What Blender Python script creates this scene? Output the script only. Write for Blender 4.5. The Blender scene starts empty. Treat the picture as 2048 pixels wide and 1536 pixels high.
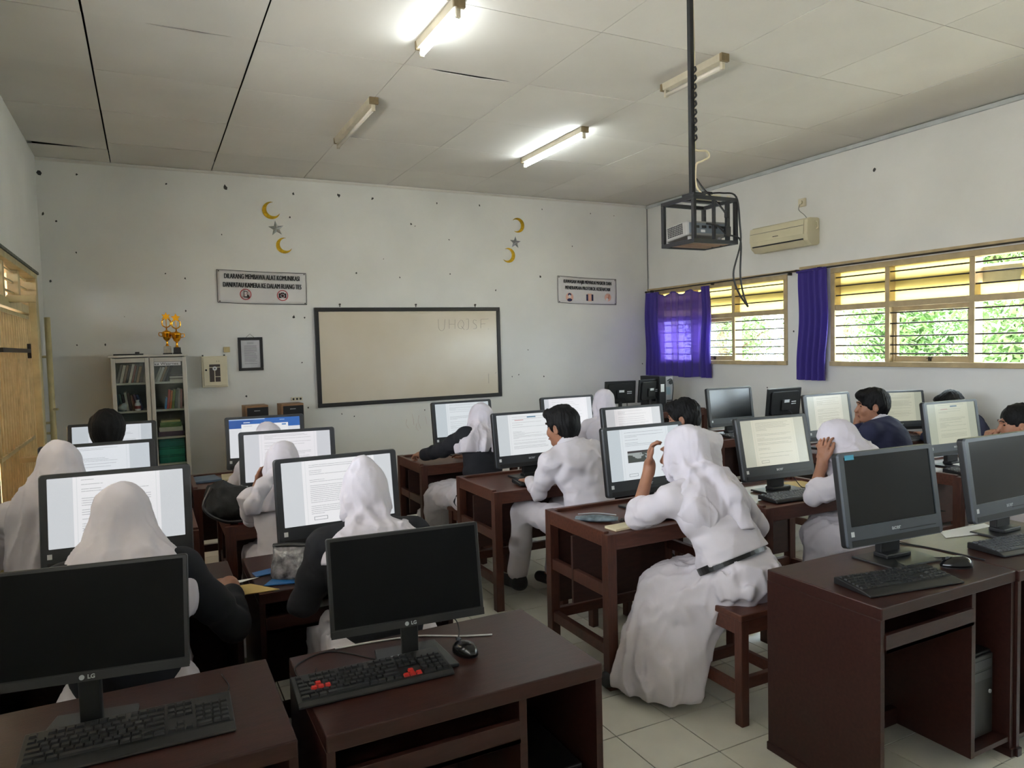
import bpy, math, random
import numpy as np
from mathutils import Matrix, Vector

random.seed(7)
SC = bpy.context.scene
COL = SC.collection
PI = math.pi
R = math.radians

# ------------------------------------------------------------------ camera, sky, sun, exposure
ROOM = dict(x0=-0.90, x1=6.64, y0=-1.9, y1=8.57, h=3.68)
cam_data = bpy.data.cameras.new('camera')
cam = bpy.data.objects.new('camera', cam_data)
COL.objects.link(cam)
SC.camera = cam
cam_data.sensor_fit = 'HORIZONTAL'
cam_data.sensor_width = 36.0
cam_data.lens = 1435.1 / 2048.0 * 36.0
cam_data.clip_start = 0.02
cam_data.clip_end = 400.0


def aim(yaw, pitch, roll, loc):
    f = Vector((math.sin(yaw) * math.cos(pitch), math.cos(yaw) * math.cos(pitch), math.sin(pitch)))
    r = Vector((math.cos(yaw), -math.sin(yaw), 0))
    u = r.cross(f)
    c, s = math.cos(roll), math.sin(roll)
    r2 = c * r + s * u
    u2 = -s * r + c * u
    m = Matrix((r2, u2, -f)).transposed().to_4x4()
    m.translation = loc
    return m


cam.matrix_world = aim(R(26.89), R(-3.035), R(-1.469), Vector((0, 0, 1.68)))

world = bpy.data.worlds.new('world')
SC.world = world
world.use_nodes = True
wn = world.node_tree
wn.nodes['Background'].inputs['Color'].default_value = (0.83, 0.91, 1.0, 1)
wn.nodes['Background'].inputs['Strength'].default_value = 8.0

sun_data = bpy.data.lights.new('sun', 'SUN')
sun_data.energy = 30.0
sun_data.angle = R(0.6)
sun_data.color = (1.0, 0.94, 0.86)
sun = bpy.data.objects.new('sun', sun_data)
COL.objects.link(sun)
sun.rotation_euler = (R(-22), R(20), 0)     # high, from the front right, kept out of the room by the roof

for _nm, _loc, _rot, _sx, _sy in (
        ('portal', (6.80, 7.2, 1.9), (0, R(90), 0), 1.05, 2.45),
        ('portal', (6.80, 2.25, 1.9), (0, R(90), 0), 1.05, 6.3),
        ('portal', (-1.06, 1.85, 2.02), (0, R(-90), 0), 0.9, 6.1)):
    _l = bpy.data.lights.new(_nm, 'AREA')
    _l.shape = 'RECTANGLE'
    _l.size, _l.size_y = _sx, _sy
    _l.cycles.is_portal = True
    _o = bpy.data.objects.new(_nm, _l)
    COL.objects.link(_o)
    _o.location, _o.rotation_euler = _loc, _rot

SC.view_settings.view_transform = 'Standard'
SC.view_settings.look = 'None'
SC.view_settings.gamma = 1.0
SC.view_settings.use_curve_mapping = False
SC.view_settings.exposure = 1.64
SC.cycles.use_denoising = True
SC.cycles.max_bounces = 8
SC.cycles.diffuse_bounces = 5
SC.cycles.glossy_bounces = 3
SC.cycles.transparent_max_bounces = 12
SC.cycles.caustics_reflective = False
SC.cycles.caustics_refractive = False
SC.cycles.sample_clamp_indirect = 6.0


# ------------------------------------------------------------------ materials
def srgb(*c):
    if len(c) == 1:
        h = c[0]
        c = [int(h[i:i + 2], 16) for i in (0, 2, 4)]
    out = []
    for v in c:
        v = v / 255.0
        out.append(v / 12.92 if v <= 0.04045 else ((v + 0.055) / 1.055) ** 2.4)
    return tuple(out) + (1.0,)


MATS = {}


def mat(name, col, rough=0.5, metal=0.0, var=0.12, scale=6.0, bump=0.0, bscale=60.0, spec=0.5, stretch=None, col2=None, randv=0.0):
    """Plain procedural surface: noise-varied colour plus optional fine bump."""
    if name in MATS:
        return MATS[name]
    m = bpy.data.materials.new(name)
    m.use_nodes = True
    nt = m.node_tree
    b = nt.nodes['Principled BSDF']
    b.inputs['Roughness'].default_value = rough
    b.inputs['Metallic'].default_value = metal
    b.inputs['Specular IOR Level'].default_value = spec
    tc = nt.nodes.new('ShaderNodeTexCoord')
    src = tc.outputs['Object']
    if stretch:
        mp = nt.nodes.new('ShaderNodeMapping')
        mp.inputs['Scale'].default_value = stretch
        nt.links.new(src, mp.inputs['Vector'])
        src = mp.outputs['Vector']
    n = nt.nodes.new('ShaderNodeTexNoise')
    n.inputs['Scale'].default_value = scale
    n.inputs['Detail'].default_value = 5
    nt.links.new(src, n.inputs['Vector'])
    mx = nt.nodes.new('ShaderNodeMix')
    mx.data_type = 'RGBA'
    c1 = tuple(max(0, v * (1 - var)) for v in col[:3]) + (1,)
    c2 = col2 if col2 else tuple(min(1, v * (1 + var)) for v in col[:3]) + (1,)
    mx.inputs[6].default_value = c1
    mx.inputs[7].default_value = c2
    ramp = nt.nodes.new('ShaderNodeMapRange')
    ramp.inputs['From Min'].default_value = 0.3
    ramp.inputs['From Max'].default_value = 0.7
    nt.links.new(n.outputs['Fac'], ramp.inputs['Value'])
    nt.links.new(ramp.outputs['Result'], mx.inputs[0])
    out = mx.outputs[2]
    if randv:
        oi = nt.nodes.new('ShaderNodeObjectInfo')
        mr = nt.nodes.new('ShaderNodeMapRange')
        mr.inputs['To Min'].default_value = 1 - randv
        mr.inputs['To Max'].default_value = 1 + randv
        nt.links.new(oi.outputs['Random'], mr.inputs['Value'])
        hv = nt.nodes.new('ShaderNodeHueSaturation')
        nt.links.new(mr.outputs['Result'], hv.inputs['Value'])
        nt.links.new(out, hv.inputs['Color'])
        out = hv.outputs['Color']
    nt.links.new(out, b.inputs['Base Color'])
    if bump:
        n2 = nt.nodes.new('ShaderNodeTexNoise')
        n2.inputs['Scale'].default_value = bscale
        n2.inputs['Detail'].default_value = 4
        nt.links.new(src, n2.inputs['Vector'])
        bp = nt.nodes.new('ShaderNodeBump')
        bp.inputs['Strength'].default_value = bump
        bp.inputs['Distance'].default_value = 0.01
        nt.links.new(n2.outputs['Fac'], bp.inputs['Height'])
        nt.links.new(bp.outputs['Normal'], b.inputs['Normal'])
    MATS[name] = m
    return m


def emit(name, col, strength):
    if name in MATS:
        return MATS[name]
    m = bpy.data.materials.new(name)
    m.use_nodes = True
    b = m.node_tree.nodes['Principled BSDF']
    b.inputs['Base Color'].default_value = (0.8, 0.8, 0.8, 1)
    b.inputs['Emission Color'].default_value = col
    b.inputs['Emission Strength'].default_value = strength
    MATS[name] = m
    return m


# ------------------------------------------------------------------ mesh building
class MB:
    """Collects vertices and faces of ONE part."""

    def __init__(self, xf=None):
        self.v, self.f, self.xf = [], [], xf

    def _add(self, vs, fs):
        n = len(self.v)
        if self.xf is not None:
            vs = [self.xf @ Vector(p) for p in vs]
        self.v += [tuple(p) for p in vs]
        self.f += [tuple(i + n for i in f) for f in fs]
        return self

    def box(self, x0, x1, y0, y1, z0, z1, m=None):
        vs = [(x, y, z) for x in (x0, x1) for y in (y0, y1) for z in (z0, z1)]
        if m is not None:
            vs = [m @ Vector(p) for p in vs]
        return self._add(vs, [(0, 1, 3, 2), (4, 6, 7, 5), (0, 4, 5, 1), (2, 3, 7, 6), (0, 2, 6, 4), (1, 5, 7, 3)])

    def cbox(self, c, s, m=None):
        h = [v / 2 for v in s]
        mm = Matrix.Translation(c) @ (m.to_4x4() if m is not None else Matrix())
        return self.box(-h[0], h[0], -h[1], h[1], -h[2], h[2], mm)

    def bar(self, p0, p1, w, d=None, up=(0, 0, 1)):
        """Rectangular bar between two points."""
        d = w if d is None else d
        p0, p1 = Vector(p0), Vector(p1)
        z = (p1 - p0).normalized()
        u = Vector(up)
        if abs(z.dot(u)) > 0.99:
            u = Vector((0, 1, 0))
        x = u.cross(z).normalized()
        y = z.cross(x)
        vs = []
        for p in (p0, p1):
            for a, b in ((-1, -1), (1, -1), (1, 1), (-1, 1)):
                vs.append(p + x * a * w / 2 + y * b * d / 2)
        return self._add(vs, [(3, 2, 1, 0), (4, 5, 6, 7), (0, 1, 5, 4), (1, 2, 6, 5), (2, 3, 7, 6), (3, 0, 4, 7)])

    def cyl(self, p0, p1, r, n=12, r2=None):
        r2 = r if r2 is None else r2
        p0, p1 = Vector(p0), Vector(p1)
        z = (p1 - p0).normalized()
        u = Vector((1, 0, 0)) if abs(z.x) < 0.9 else Vector((0, 1, 0))
        x = u.cross(z).normalized()
        y = z.cross(x)
        vs = []
        for p, rr in ((p0, r), (p1, r2)):
            for i in range(n):
                a = 2 * PI * i / n
                vs.append(p + x * math.cos(a) * rr + y * math.sin(a) * rr)
        fs = [tuple(reversed(range(n))), tuple(range(n, 2 * n))]
        fs += [(i, (i + 1) % n, n + (i + 1) % n, n + i) for i in range(n)]
        return self._add(vs, fs)

    def tube(self, pts, r, n=6):
        pts = [Vector(p) for p in pts]
        vs, fs = [], []
        nrm = None
        for i, p in enumerate(pts):
            t = (pts[min(i + 1, len(pts) - 1)] - pts[max(i - 1, 0)]).normalized()
            if nrm is None:
                a = Vector((0, 0, 1)) if abs(t.z) < 0.9 else Vector((1, 0, 0))
                nrm = a.cross(t).normalized()
            nrm = (nrm - t * nrm.dot(t)).normalized()
            b = t.cross(nrm)
            for k in range(n):
                a = 2 * PI * k / n
                vs.append(p + nrm * math.cos(a) * r + b * math.sin(a) * r)
        for i in range(len(pts) - 1):
            for k in range(n):
                fs.append((i * n + k, i * n + (k + 1) % n, (i + 1) * n + (k + 1) % n, (i + 1) * n + k))
        fs.append(tuple(reversed(range(n))))
        fs.append(tuple((len(pts) - 1) * n + k for k in range(n)))
        return self._add(vs, fs)

    def prism(self, poly, h0, h1, m=None):
        """2D outline (x, y) extruded along local z from h0 to h1, then moved by m."""
        n = len(poly)
        vs = [(x, y, h0) for x, y in poly] + [(x, y, h1) for x, y in poly]
        if m is not None:
            vs = [m @ Vector(p) for p in vs]
        fs = [tuple(reversed(range(n))), tuple(range(n, 2 * n))]
        fs += [(i, (i + 1) % n, n + (i + 1) % n, n + i) for i in range(n)]
        return self._add(vs, fs)

    def lathe(self, prof, n=24, c=(0, 0, 0)):
        vs, fs = [], []
        for r, z in prof:
            for k in range(n):
                a = 2 * PI * k / n
                vs.append((c[0] + math.cos(a) * r, c[1] + math.sin(a) * r, c[2] + z))
        for i in range(len(prof) - 1):
            for k in range(n):
                fs.append((i * n + k, i * n + (k + 1) % n, (i + 1) * n + (k + 1) % n, (i + 1) * n + k))
        fs.append(tuple(reversed(range(n))))
        fs.append(tuple((len(prof) - 1) * n + k for k in range(n)))
        return self._add(vs, fs)

    def grid(self, fn, nu, nv):
        """Sheet: fn(u, v) -> point, u and v from 0 to 1."""
        vs = [fn(i / nu, j / nv) for i in range(nu + 1) for j in range(nv + 1)]
        fs = [(i * (nv + 1) + j, (i + 1) * (nv + 1) + j, (i + 1) * (nv + 1) + j + 1, i * (nv + 1) + j + 1) for i in range(nu) for j in range(nv)]
        return self._add(vs, fs)

    def mesh(self, name, m=None, smooth=False):
        me = bpy.data.meshes.new(name)
        me.from_pydata(self.v, [], self.f)
        if m:
            me.materials.append(m)
        if smooth:
            me.shade_smooth()
        me.update()
        return me

    def build(self, name, m=None, parent=None, smooth=False, bev=0.0, seg=2):
        return link(name, self.mesh(name, m, smooth), parent, bev, seg)


def link(name, me, parent=None, bev=0.0, seg=2, mat_override=None):
    o = bpy.data.objects.new(name, me)
    COL.objects.link(o)
    if parent is not None:
        o.parent = parent
    if bev:
        b = o.modifiers.new('bevel', 'BEVEL')
        b.width, b.segments, b.limit_method = bev, seg, 'ANGLE'
        b.angle_limit = R(40)
    if mat_override is not None:
        o.material_slots[0].link = 'OBJECT'
        o.material_slots[0].material = mat_override
    return o


def tag(o, label, cat, group=None):
    o['label'], o['category'] = label, cat
    if group:
        o['group'] = group
    return o


def thing(name, label, cat, loc=(0, 0, 0), rz=0.0, group=None):
    o = bpy.data.objects.new(name, None)
    o.empty_display_size = 0.1
    COL.objects.link(o)
    o.location, o.rotation_euler = loc, (0, 0, rz)
    return tag(o, label, cat, group)


def struct(o):
    o['kind'] = 'structure'
    return o


def rrect(w, h, r, n=4, cx=0, cy=0):
    pts = []
    for sx, sy, a0 in ((1, 1, 0), (-1, 1, 90), (-1, -1, 180), (1, -1, 270)):
        for i in range(n + 1):
            a = R(a0 + 90 * i / n)
            pts.append((cx + sx * (w / 2 - r) + r * math.cos(a), cy + sy * (h / 2 - r) + r * math.sin(a)))
    return pts


XZ = Matrix(((1, 0, 0, 0), (0, 0, 1, 0), (0, 1, 0, 0), (0, 0, 0, 1)))   # (x, y) outline -> (x, z) upright plate, thickness along y
TEXT_CACHE = {}


def text_mesh(s, size, m, bold=0.0, xscale=1.0, depth=0.0008, align='CENTER'):
    key = (s, size, m.name, bold, xscale, align)
    if key in TEXT_CACHE:
        return TEXT_CACHE[key]
    cu = bpy.data.curves.new('lettering', 'FONT')
    cu.body, cu.size, cu.align_x, cu.align_y = s, size, align, 'CENTER'
    cu.extrude, cu.offset = depth, bold
    cu.resolution_u = 3
    o = bpy.data.objects.new('lettering', cu)
    COL.objects.link(o)
    dg = bpy.context.evaluated_depsgraph_get()
    me = bpy.data.meshes.new_from_object(o.evaluated_get(dg))
    bpy.data.objects.remove(o)
    bpy.data.curves.remove(cu)
    me.transform(Matrix.Diagonal((xscale, 1, 1, 1)))
    me.transform(Matrix.Rotation(R(90), 4, 'X'))     # upright, reading from -Y
    me.materials.clear()
    me.materials.append(m)
    TEXT_CACHE[key] = me
    return me


def bez(pts, n=8):
    """Smooth path through points (Catmull-Rom)."""
    P = [Vector(p) for p in pts]
    P = [P[0] * 2 - P[1]] + P + [P[-1] * 2 - P[-2]]
    out = []
    for i in range(1, len(P) - 2):
        for k in range(n):
            t = k / n
            a, b, c, d = P[i - 1], P[i], P[i + 1], P[i + 2]
            out.append(0.5 * ((2 * b) + (c - a) * t + (2 * a - 5 * b + 4 * c - d) * t * t + (3 * b - a - 3 * c + d) * t ** 3))
    out.append(P[-2])
    return out
# ------------------------------------------------------------------ room shell
X0, X1, Y0, Y1, HC = ROOM['x0'], ROOM['x1'], ROOM['y0'], ROOM['y1'], ROOM['h']
WALL = mat('white_wall_paint', srgb(214, 213, 209), 0.8, var=0.05, scale=1.6, bump=0.12, bscale=26, spec=0.25)
CEIL = mat('ceiling_board_paint', srgb(208, 204, 197), 0.85, var=0.05, scale=1.2, bump=0.08, bscale=18, spec=0.2, randv=0.035)
VOID_SHADE = mat('void_shade_black', srgb(14, 13, 12), 0.9)
TILE = mat('cream_floor_tile', srgb(212, 210, 198), 0.16, var=0.05, scale=5, bump=0.015, bscale=8, randv=0.04)
GROUT = mat('dark_tile_grout', srgb(52, 48, 44), 0.9, var=0.2)
CREAM = mat('cream_window_paint', srgb(176, 156, 118), 0.55, var=0.14, scale=9, bump=0.1, bscale=50)
CREAM_D = mat('old_cream_steel_paint', srgb(182, 168, 124), 0.5, var=0.16, scale=10, bump=0.1, bscale=60)
BARM = mat('thin_window_bar_steel', srgb(58, 52, 44), 0.5, metal=0.3)
CHIP = mat('bare_cement_chip', srgb(62, 60, 58), 0.95, var=0.3, scale=30)

floor = struct(MB().box(X0 - 0.15, X1 + 0.15, Y0 - 0.15, Y1 + 0.15, -0.12, -0.004).build('floor', GROUT))
T = 0.30
tiles = []
for i in range(-9, 17):
    for j in range(-14, 22):
        x, y = 1.715 + T * i, 2.18 + T * j
        if x < X0 - 0.3 or x > X1 or y > Y1 or y < Y0 - 0.3:
            continue
        cx, cy = x + T / 2, y + T / 2
        az = math.degrees(math.atan2(cx, cy)) - 26.9
        tiles.append((cx, cy, math.hypot(cx, cy) if abs(az) < 37 and cy > 1.0 else 99 + math.hypot(cx, cy)))
tiles.sort(key=lambda t: t[2])
tme = MB().box(-T / 2 + 0.0028, T / 2 - 0.0028, -T / 2 + 0.0028, T / 2 - 0.0028, -0.006, 0.0).mesh('tile', TILE)
rest = MB()
for k, (cx, cy, d) in enumerate(tiles):
    if k < 300:
        o = link('tile', tme, floor)
        o.location = (cx, cy, 0)
    else:
        rest.box(max(X0, cx - T / 2 + 0.002), min(X1, cx + T / 2 - 0.002), max(Y0, cy - T / 2 + 0.002), min(Y1, cy + T / 2 - 0.002), -0.006, 0)
ro = rest.build('tile_field', TILE, floor)
ro['kind'] = 'stuff'

# ceiling: a near-black slab above open-jointed boards, void shade put into its colour
ceiling = struct(MB().box(X0 - 0.15, X1 + 0.15, Y0 - 0.15, Y1 + 0.15, HC + 0.10, HC + 0.16).build('ceiling', VOID_SHADE))
CX = [X0, -0.243, 0.724, 1.709, 2.703, 3.717, 4.70, 5.72, X1]
CY = [Y0, -0.98, 0.0, 0.98, 1.965, 2.95, 3.93, 4.925, 5.85, 6.795, 7.78, Y1]
rj = random.Random(5)
for i in range(len(CX) - 1):
    for j in range(len(CY) - 1):
        g = [0.0022 + rj.random() * 0.002 for _ in range(4)]
        x0, x1, y0, y1 = CX[i] + g[0], CX[i + 1] - g[1], CY[j] + g[2], CY[j + 1] - g[3]
        if i in (1, 2):
            x0 += 0.0035
        if i in (0, 1):
            x1 -= 0.003
        poly = [(x0, y0), (x1, y0), (x1, y1), (x0, y1)]
        if (i, j) == (2, 6):      # sprung joint by the lit lamp
            pass
        if (i, j) == (3, 7):
            poly = [(x0, y0), (x0 + 0.12, y0 + 0.004), (x0 + 0.30, y0 + 0.03), (x0 + 0.6, y0 + 0.038), (x0 + 0.83, y0 + 0.02), (x1 - 0.08, y0), (x1, y0), (x1, y1), (x0, y1)]
        if (i, j) == (1, 7):
            poly = [(x0, y0), (x0 + 0.3, y0), (x0 + 0.42, y0 + 0.02), (x0 + 0.62, y0 + 0.024), (x0 + 0.85, y0), (x1, y0), (x1, y1), (x0, y1)]
        if (i, j) == (0, 10):     # loose strip in the corner
            poly = [(x0, y0), (x1, y0), (x1, y0 + 0.26), (x0 + 0.5, y0 + 0.25), (x0 + 0.12, y0 + 0.2), (x0, y0 + 0.18)]
        dz = rj.uniform(0, 0.004)
        MB().prism(poly, HC - dz, HC + 0.006).build('ceiling_panel', CEIL, ceiling)
MB().prism([(X0, 8.07), (X0 + 0.12, 8.08), (X0 + 0.62, 8.06), (-0.246, 8.06), (-0.246, Y1), (X0, Y1)], HC - 0.001, HC + 0.006).build('ceiling_panel', CEIL, ceiling)


def wall_with_holes(name, axis, pos, thick, a0, a1, holes, m, h=HC + 0.12):
    """Wall slab along one axis with rectangular openings (a, b, z0, z1)."""
    mb = MB()

    def add(u0, u1, z0, z1):
        if u1 - u0 < 1e-4 or z1 - z0 < 1e-4:
            return
        if axis == 'y':
            mb.box(min(pos, pos + thick), max(pos, pos + thick), u0, u1, z0, z1)
        else:
            mb.box(u0, u1, min(pos, pos + thick), max(pos, pos + thick), z0, z1)
    holes = sorted(holes)
    u = a0
    for (b0, b1, z0, z1) in holes:
        add(u, b0, 0, h)
        add(b0, b1, 0, z0)
        add(b0, b1, z1, h)
        u = b1
    add(u, a1, 0, h)
    return struct(mb.build(name, m))


W1 = (5.985, 8.40, 1.375, 2.425)
W2 = (-0.9, 5.395, 1.375, 2.43)
wall_right = wall_with_holes('wall_right', 'y', X1, 0.16, Y0, Y1, [W1, W2], WALL)
wall_back = struct(MB().box(X0 - 0.16, X1 + 0.16, Y1, Y1 + 0.16, 0, HC + 0.12).build('wall_back', WALL))
wall_front = struct(MB().box(X0 - 0.16, X1 + 0.16, Y0 - 0.16, Y0, 0, HC + 0.12).build('wall_front', WALL))
D1 = (5.55, 8.02, 0.0, 2.46)
LW = [(-1.2, 1.6, 1.6, 2.46), (1.9, 4.9, 1.6, 2.46)]
wall_left = wall_with_holes('wall_left', 'y', X0, -0.16, Y0, Y1, LW + [D1], WALL)

# painted cornice between ceiling and right wall, thin pipe down the back right corner
tr = struct(MB().box(X1 - 0.03, X1, Y0, Y1, HC - 0.05, HC - 0.012).build('trim_1', mat('grey_cornice', srgb(178, 182, 182), 0.7), None, bev=0.004))
tr = struct(MB().box(X0, X1, Y1 - 0.016, Y1, HC - 0.035, HC - 0.012).build('trim_2', CEIL, None, bev=0.003))
tr = struct(MB().tube([(X1 - 0.012, Y1 - 0.012, HC - 0.03), (X1 - 0.014, Y1 - 0.012, 3.0), (X1 - 0.011, Y1 - 0.012, 2.43)], 0.006).build('trim_3', mat('grey_conduit', srgb(120, 120, 118), 0.6)))

# paint chips on the back wall
rc = random.Random(3)
CHIPS = [(0.86, 3.51, 2), (1.59, 3.49, 1.2), (2.11, 3.51, 1.7), (2.52, 3.5, 1.2), (3.35, 3.5, 0.8), (1.54, 3.22, 0.8), (3.0, 3.22, 1.2), (3.05, 3.2, 0.6), (2.29, 2.6, 1), (2.83, 2.56, 1), (1.54, 2.08, 1.4), (1.66, 2.07, 0.8), (1.61, 1.55, 0.7), (0.8, 2.99, 0.6), (2.63, 2.78, 0.5), (3.94, 3.51, 1), (4.87, 3.52, 0.8), (5.65, 3.51, 0.6), (6.05, 3.5, 0.6), (5.34, 3.04, 0.7), (4.82, 2.61, 1.3), (3.5, 2.62, 0.7), (4.14, 2.42, 0.8), (4.6, 1.62, 0.6), (4.45, 1.29, 0.7), (4.84, 1.25, 0.9), (6.51, 1.37, 0.9), (3.5, 3.05, 0.8), (-0.59, 2.74, 0.8), (-0.83, 2.45, 1.3), (0.22, 2.55, 0.8), (0.41, 2.5, 0.9), (0.4, 2.15, 0.9), (-0.63, 1.8, 0.8), (-0.38, 1.8, 0.9), (-0.19, 2.09, 0.4), (0.98, 1.19, 1), (-0.87, 3.52, 1.8), (-0.55, 3.53, 1), (-0.86, 3.12, 1.2), (-0.75, 3.05, 1), (0.27, 3.5, 0.8), (1.66, 1.02, 0.8), (2.05, 0.92, 0.7), (2.2, 0.88, 0.6), (3.1, 0.9, 0.7), (4.35, 1.27, 0.6)]
for x, z, s in CHIPS:
    n = rc.randint(6, 9)
    poly = []
    for k in range(n):
        a = 2 * PI * k / n
        r = s * 0.017 * rc.uniform(0.4, 1.05)
        poly.append((r * math.cos(a) * 0.8, r * math.sin(a)))
    o = MB().prism(poly, -0.0015, 0.003, XZ).build('paint_chip', CHIP, wall_back)
    o.location = (x, Y1 - 0.0005, z)
for y, z, s in ((4.875, 3.362, 1.1), (5.90, 1.766, 0.8), (5.8, 1.77, 0.5), (6.3, 1.1, 0.5)):
    poly = [(s * 0.02 * rc.uniform(0.5, 1) * math.cos(a), s * 0.02 * rc.uniform(0.5, 1) * math.sin(a)) for a in [2 * PI * k / 7 for k in range(7)]]
    o = MB().prism(poly, -0.0015, 0.003, Matrix.Rotation(R(90), 4, 'Z') @ XZ).build('paint_chip', CHIP, wall_right)
    o.location = (X1 - 0.0005, y, z)
RUST = mat('red_marker_scratch', srgb(186, 158, 152), 0.8)
for k, (x, z, l) in enumerate(((2.93, 0.86, 0.14), (3.02, 0.84, 0.17), (3.1, 0.82, 0.1), (2.86, 0.8, 0.12), (3.18, 0.88, 0.1), (2.99, 0.74, 0.1))):
    MB().tube([(x, Y1 - 0.001, z), (x + 0.015 * (-1) ** k, Y1 - 0.001, z - l * 0.5), (x + 0.02, Y1 - 0.001, z - l)], 0.0012, 4).build('scratch_mark', RUST, wall_back)


# ------------------------------------------------------------------ windows in the right wall
def tinted(name, col, tr_fac, rough=0.1, trans=0.5):
    m = bpy.data.materials.new(name)
    m.use_nodes = True
    nt = m.node_tree
    nt.nodes.remove(nt.nodes['Principled BSDF'])
    out = nt.nodes['Material Output']
    n = nt.nodes.new('ShaderNodeTexNoise')
    n.inputs['Scale'].default_value = 2.5
    t = nt.nodes.new('ShaderNodeBsdfTransparent')
    t.inputs['Color'].default_value = col
    tl = nt.nodes.new('ShaderNodeBsdfTranslucent')
    tl.inputs['Color'].default_value = col
    g = nt.nodes.new('ShaderNodeBsdfGlossy')
    g.inputs['Roughness'].default_value = rough
    a = nt.nodes.new('ShaderNodeMixShader')
    a.inputs[0].default_value = trans
    nt.links.new(t.outputs[0], a.inputs[1])
    nt.links.new(tl.outputs[0], a.inputs[2])
    b = nt.nodes.new('ShaderNodeMixShader')
    b.inputs[0].default_value = tr_fac
    nt.links.new(a.outputs[0], b.inputs[1])
    nt.links.new(g.outputs[0], b.inputs[2])
    nt.links.new(b.outputs[0], out.inputs[0])
    MATS[name] = m
    return m


YELLOW = tinted('yellow_painted_glass', (0.62, 0.56, 0.32, 1), 0.02, trans=0.75)
CLEAR = tinted('clear_window_glass', (0.93, 0.97, 0.97, 1), 0.04, rough=0.02, trans=0.0)
ZT = 2.0      # transom


def window(name, y0, y1, z0, z1, mull, sash_bays, broken=(), bars_from=None):
    root = bpy.data.objects.new(name, None)
    COL.objects.link(root)
    root.location = (X1, 0, 0)
    struct(root)
    xa, xb = 0.0, 0.12
    f = 0.055
    # frame: proud of the wall by a little
    for nm, b in (('frame_head', (-0.012, xb, y0, y1, z1 - f, z1)), ('frame_sill', (-0.03, xb, y0, y1, z0, z0 + f * 0.9)),
                  ('frame_jamb', (-0.012, xb, y0, y0 + f, z0 + f * 0.9, z1 - f)), ('frame_jamb', (-0.012, xb, y1 - f, y1, z0 + f * 0.9, z1 - f)),
                  ('transom', (-0.004, xb, y0 + f, y1 - f, ZT - 0.03, ZT + 0.03))):
        MB().box(*b).build(nm, CREAM, root, bev=0.004)
    ys = [y0 + f] + [q for m_ in mull for q in (m_ - 0.024, m_ + 0.024)] + [y1 - f]
    for m_ in mull:
        MB().box(-0.006, xb, m_ - 0.024, m_ + 0.024, z0 + f * 0.9, z1 - f).build('mullion', CREAM, root, bev=0.004)
    for k in range(0, len(ys), 2):
        a, b = ys[k], ys[k + 1]
        # yellow pane above
        if k // 2 in broken:
            c = a + (b - a) * 0.44
            MB().prism([(a, ZT + 0.03), (c, ZT + 0.03), (c - 0.02, 2.14), (c - 0.05, z1 - f), (a, z1 - f)], 0.085, 0.089, Matrix(((0, 0, 1, 0), (1, 0, 0, 0), (0, 1, 0, 0), (0, 0, 0, 1)))).build('yellow_pane', YELLOW, root)
            MB().prism([(c, ZT + 0.03), (b, ZT + 0.03), (b, 2.13), (c - 0.015, 2.14)], 0.085, 0.089, Matrix(((0, 0, 1, 0), (1, 0, 0, 0), (0, 1, 0, 0), (0, 0, 0, 1)))).build('yellow_pane', YELLOW, root)
        else:
            MB().box(0.085, 0.089, a, b, ZT + 0.03, z1 - f).build('yellow_pane', YELLOW, root)
        # clear pane below, in a hinged sash where the photo shows one
        if k // 2 in sash_bays:
            s = 0.045
            sash = MB()
            sash.box(0.05, 0.09, a, b, z0 + f * 0.9, z0 + f * 0.9 + s * 1.25)
            sash.box(0.05, 0.09, a, b, ZT - 0.03 - s, ZT - 0.03)
            sash.box(0.05, 0.09, a, a + s, z0 + f * 0.9 + s * 1.25, ZT - 0.03 - s)
            sash.box(0.05, 0.09, b - s, b, z0 + f * 0.9 + s * 1.25, ZT - 0.03 - s)
            so = sash.build('sash', CREAM, root, bev=0.003)
            MB().box(0.068, 0.072, a + s, b - s, z0 + f * 0.9 + s * 1.25, ZT - 0.03 - s).build('pane', CLEAR, so)
            mid = (a + b) / 2
            MB().box(0.03, 0.05, mid - 0.012, mid + 0.012, z0 + f * 0.9 + 0.01, z0 + f * 0.9 + 0.05).bar((0.035, mid - 0.03, z0 + f + 0.035), (0.035, mid + 0.03, z0 + f + 0.03), 0.008).build('latch', BARM, so)
            MB().tube([(0.03, b - 0.03, z0 + f), (0.028, b - 0.03, z0 + f + 0.3)], 0.004).build('stay', CREAM, so)
        else:
            MB().box(0.085, 0.089, a, b, z0 + f * 0.9, ZT - 0.03).build('pane', CLEAR, root)
    MB().box(0.13, 0.15, y0, y1, 2.145, 2.285).build('band_shade_board', MATS['olive_canopy_beam'] if 'olive_canopy_beam' in MATS else mat('olive_canopy_beam', srgb(196, 190, 150), 0.8, var=0.15), root)  # board added close behind the panes to darken a band across them
    for z in (2.323, 2.231, 2.131, 1.914, 1.806, 1.681, 1.593, 1.505):
        MB().cyl((0.014, y0 + f * 0.5, z), (0.014, y1 - f * 0.5, z), 0.0075, 8).build('security_bar', BARM, root)
    return root


window('window_1', *W1, mull=[6.85, 7.62], sash_bays=(1,), broken=())
window('window_2', *W2, mull=[0.0, 0.9, 1.75, 2.55, 3.30, 3.90, 4.73], sash_bays=(1, 3, 6), broken=(5,))

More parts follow.
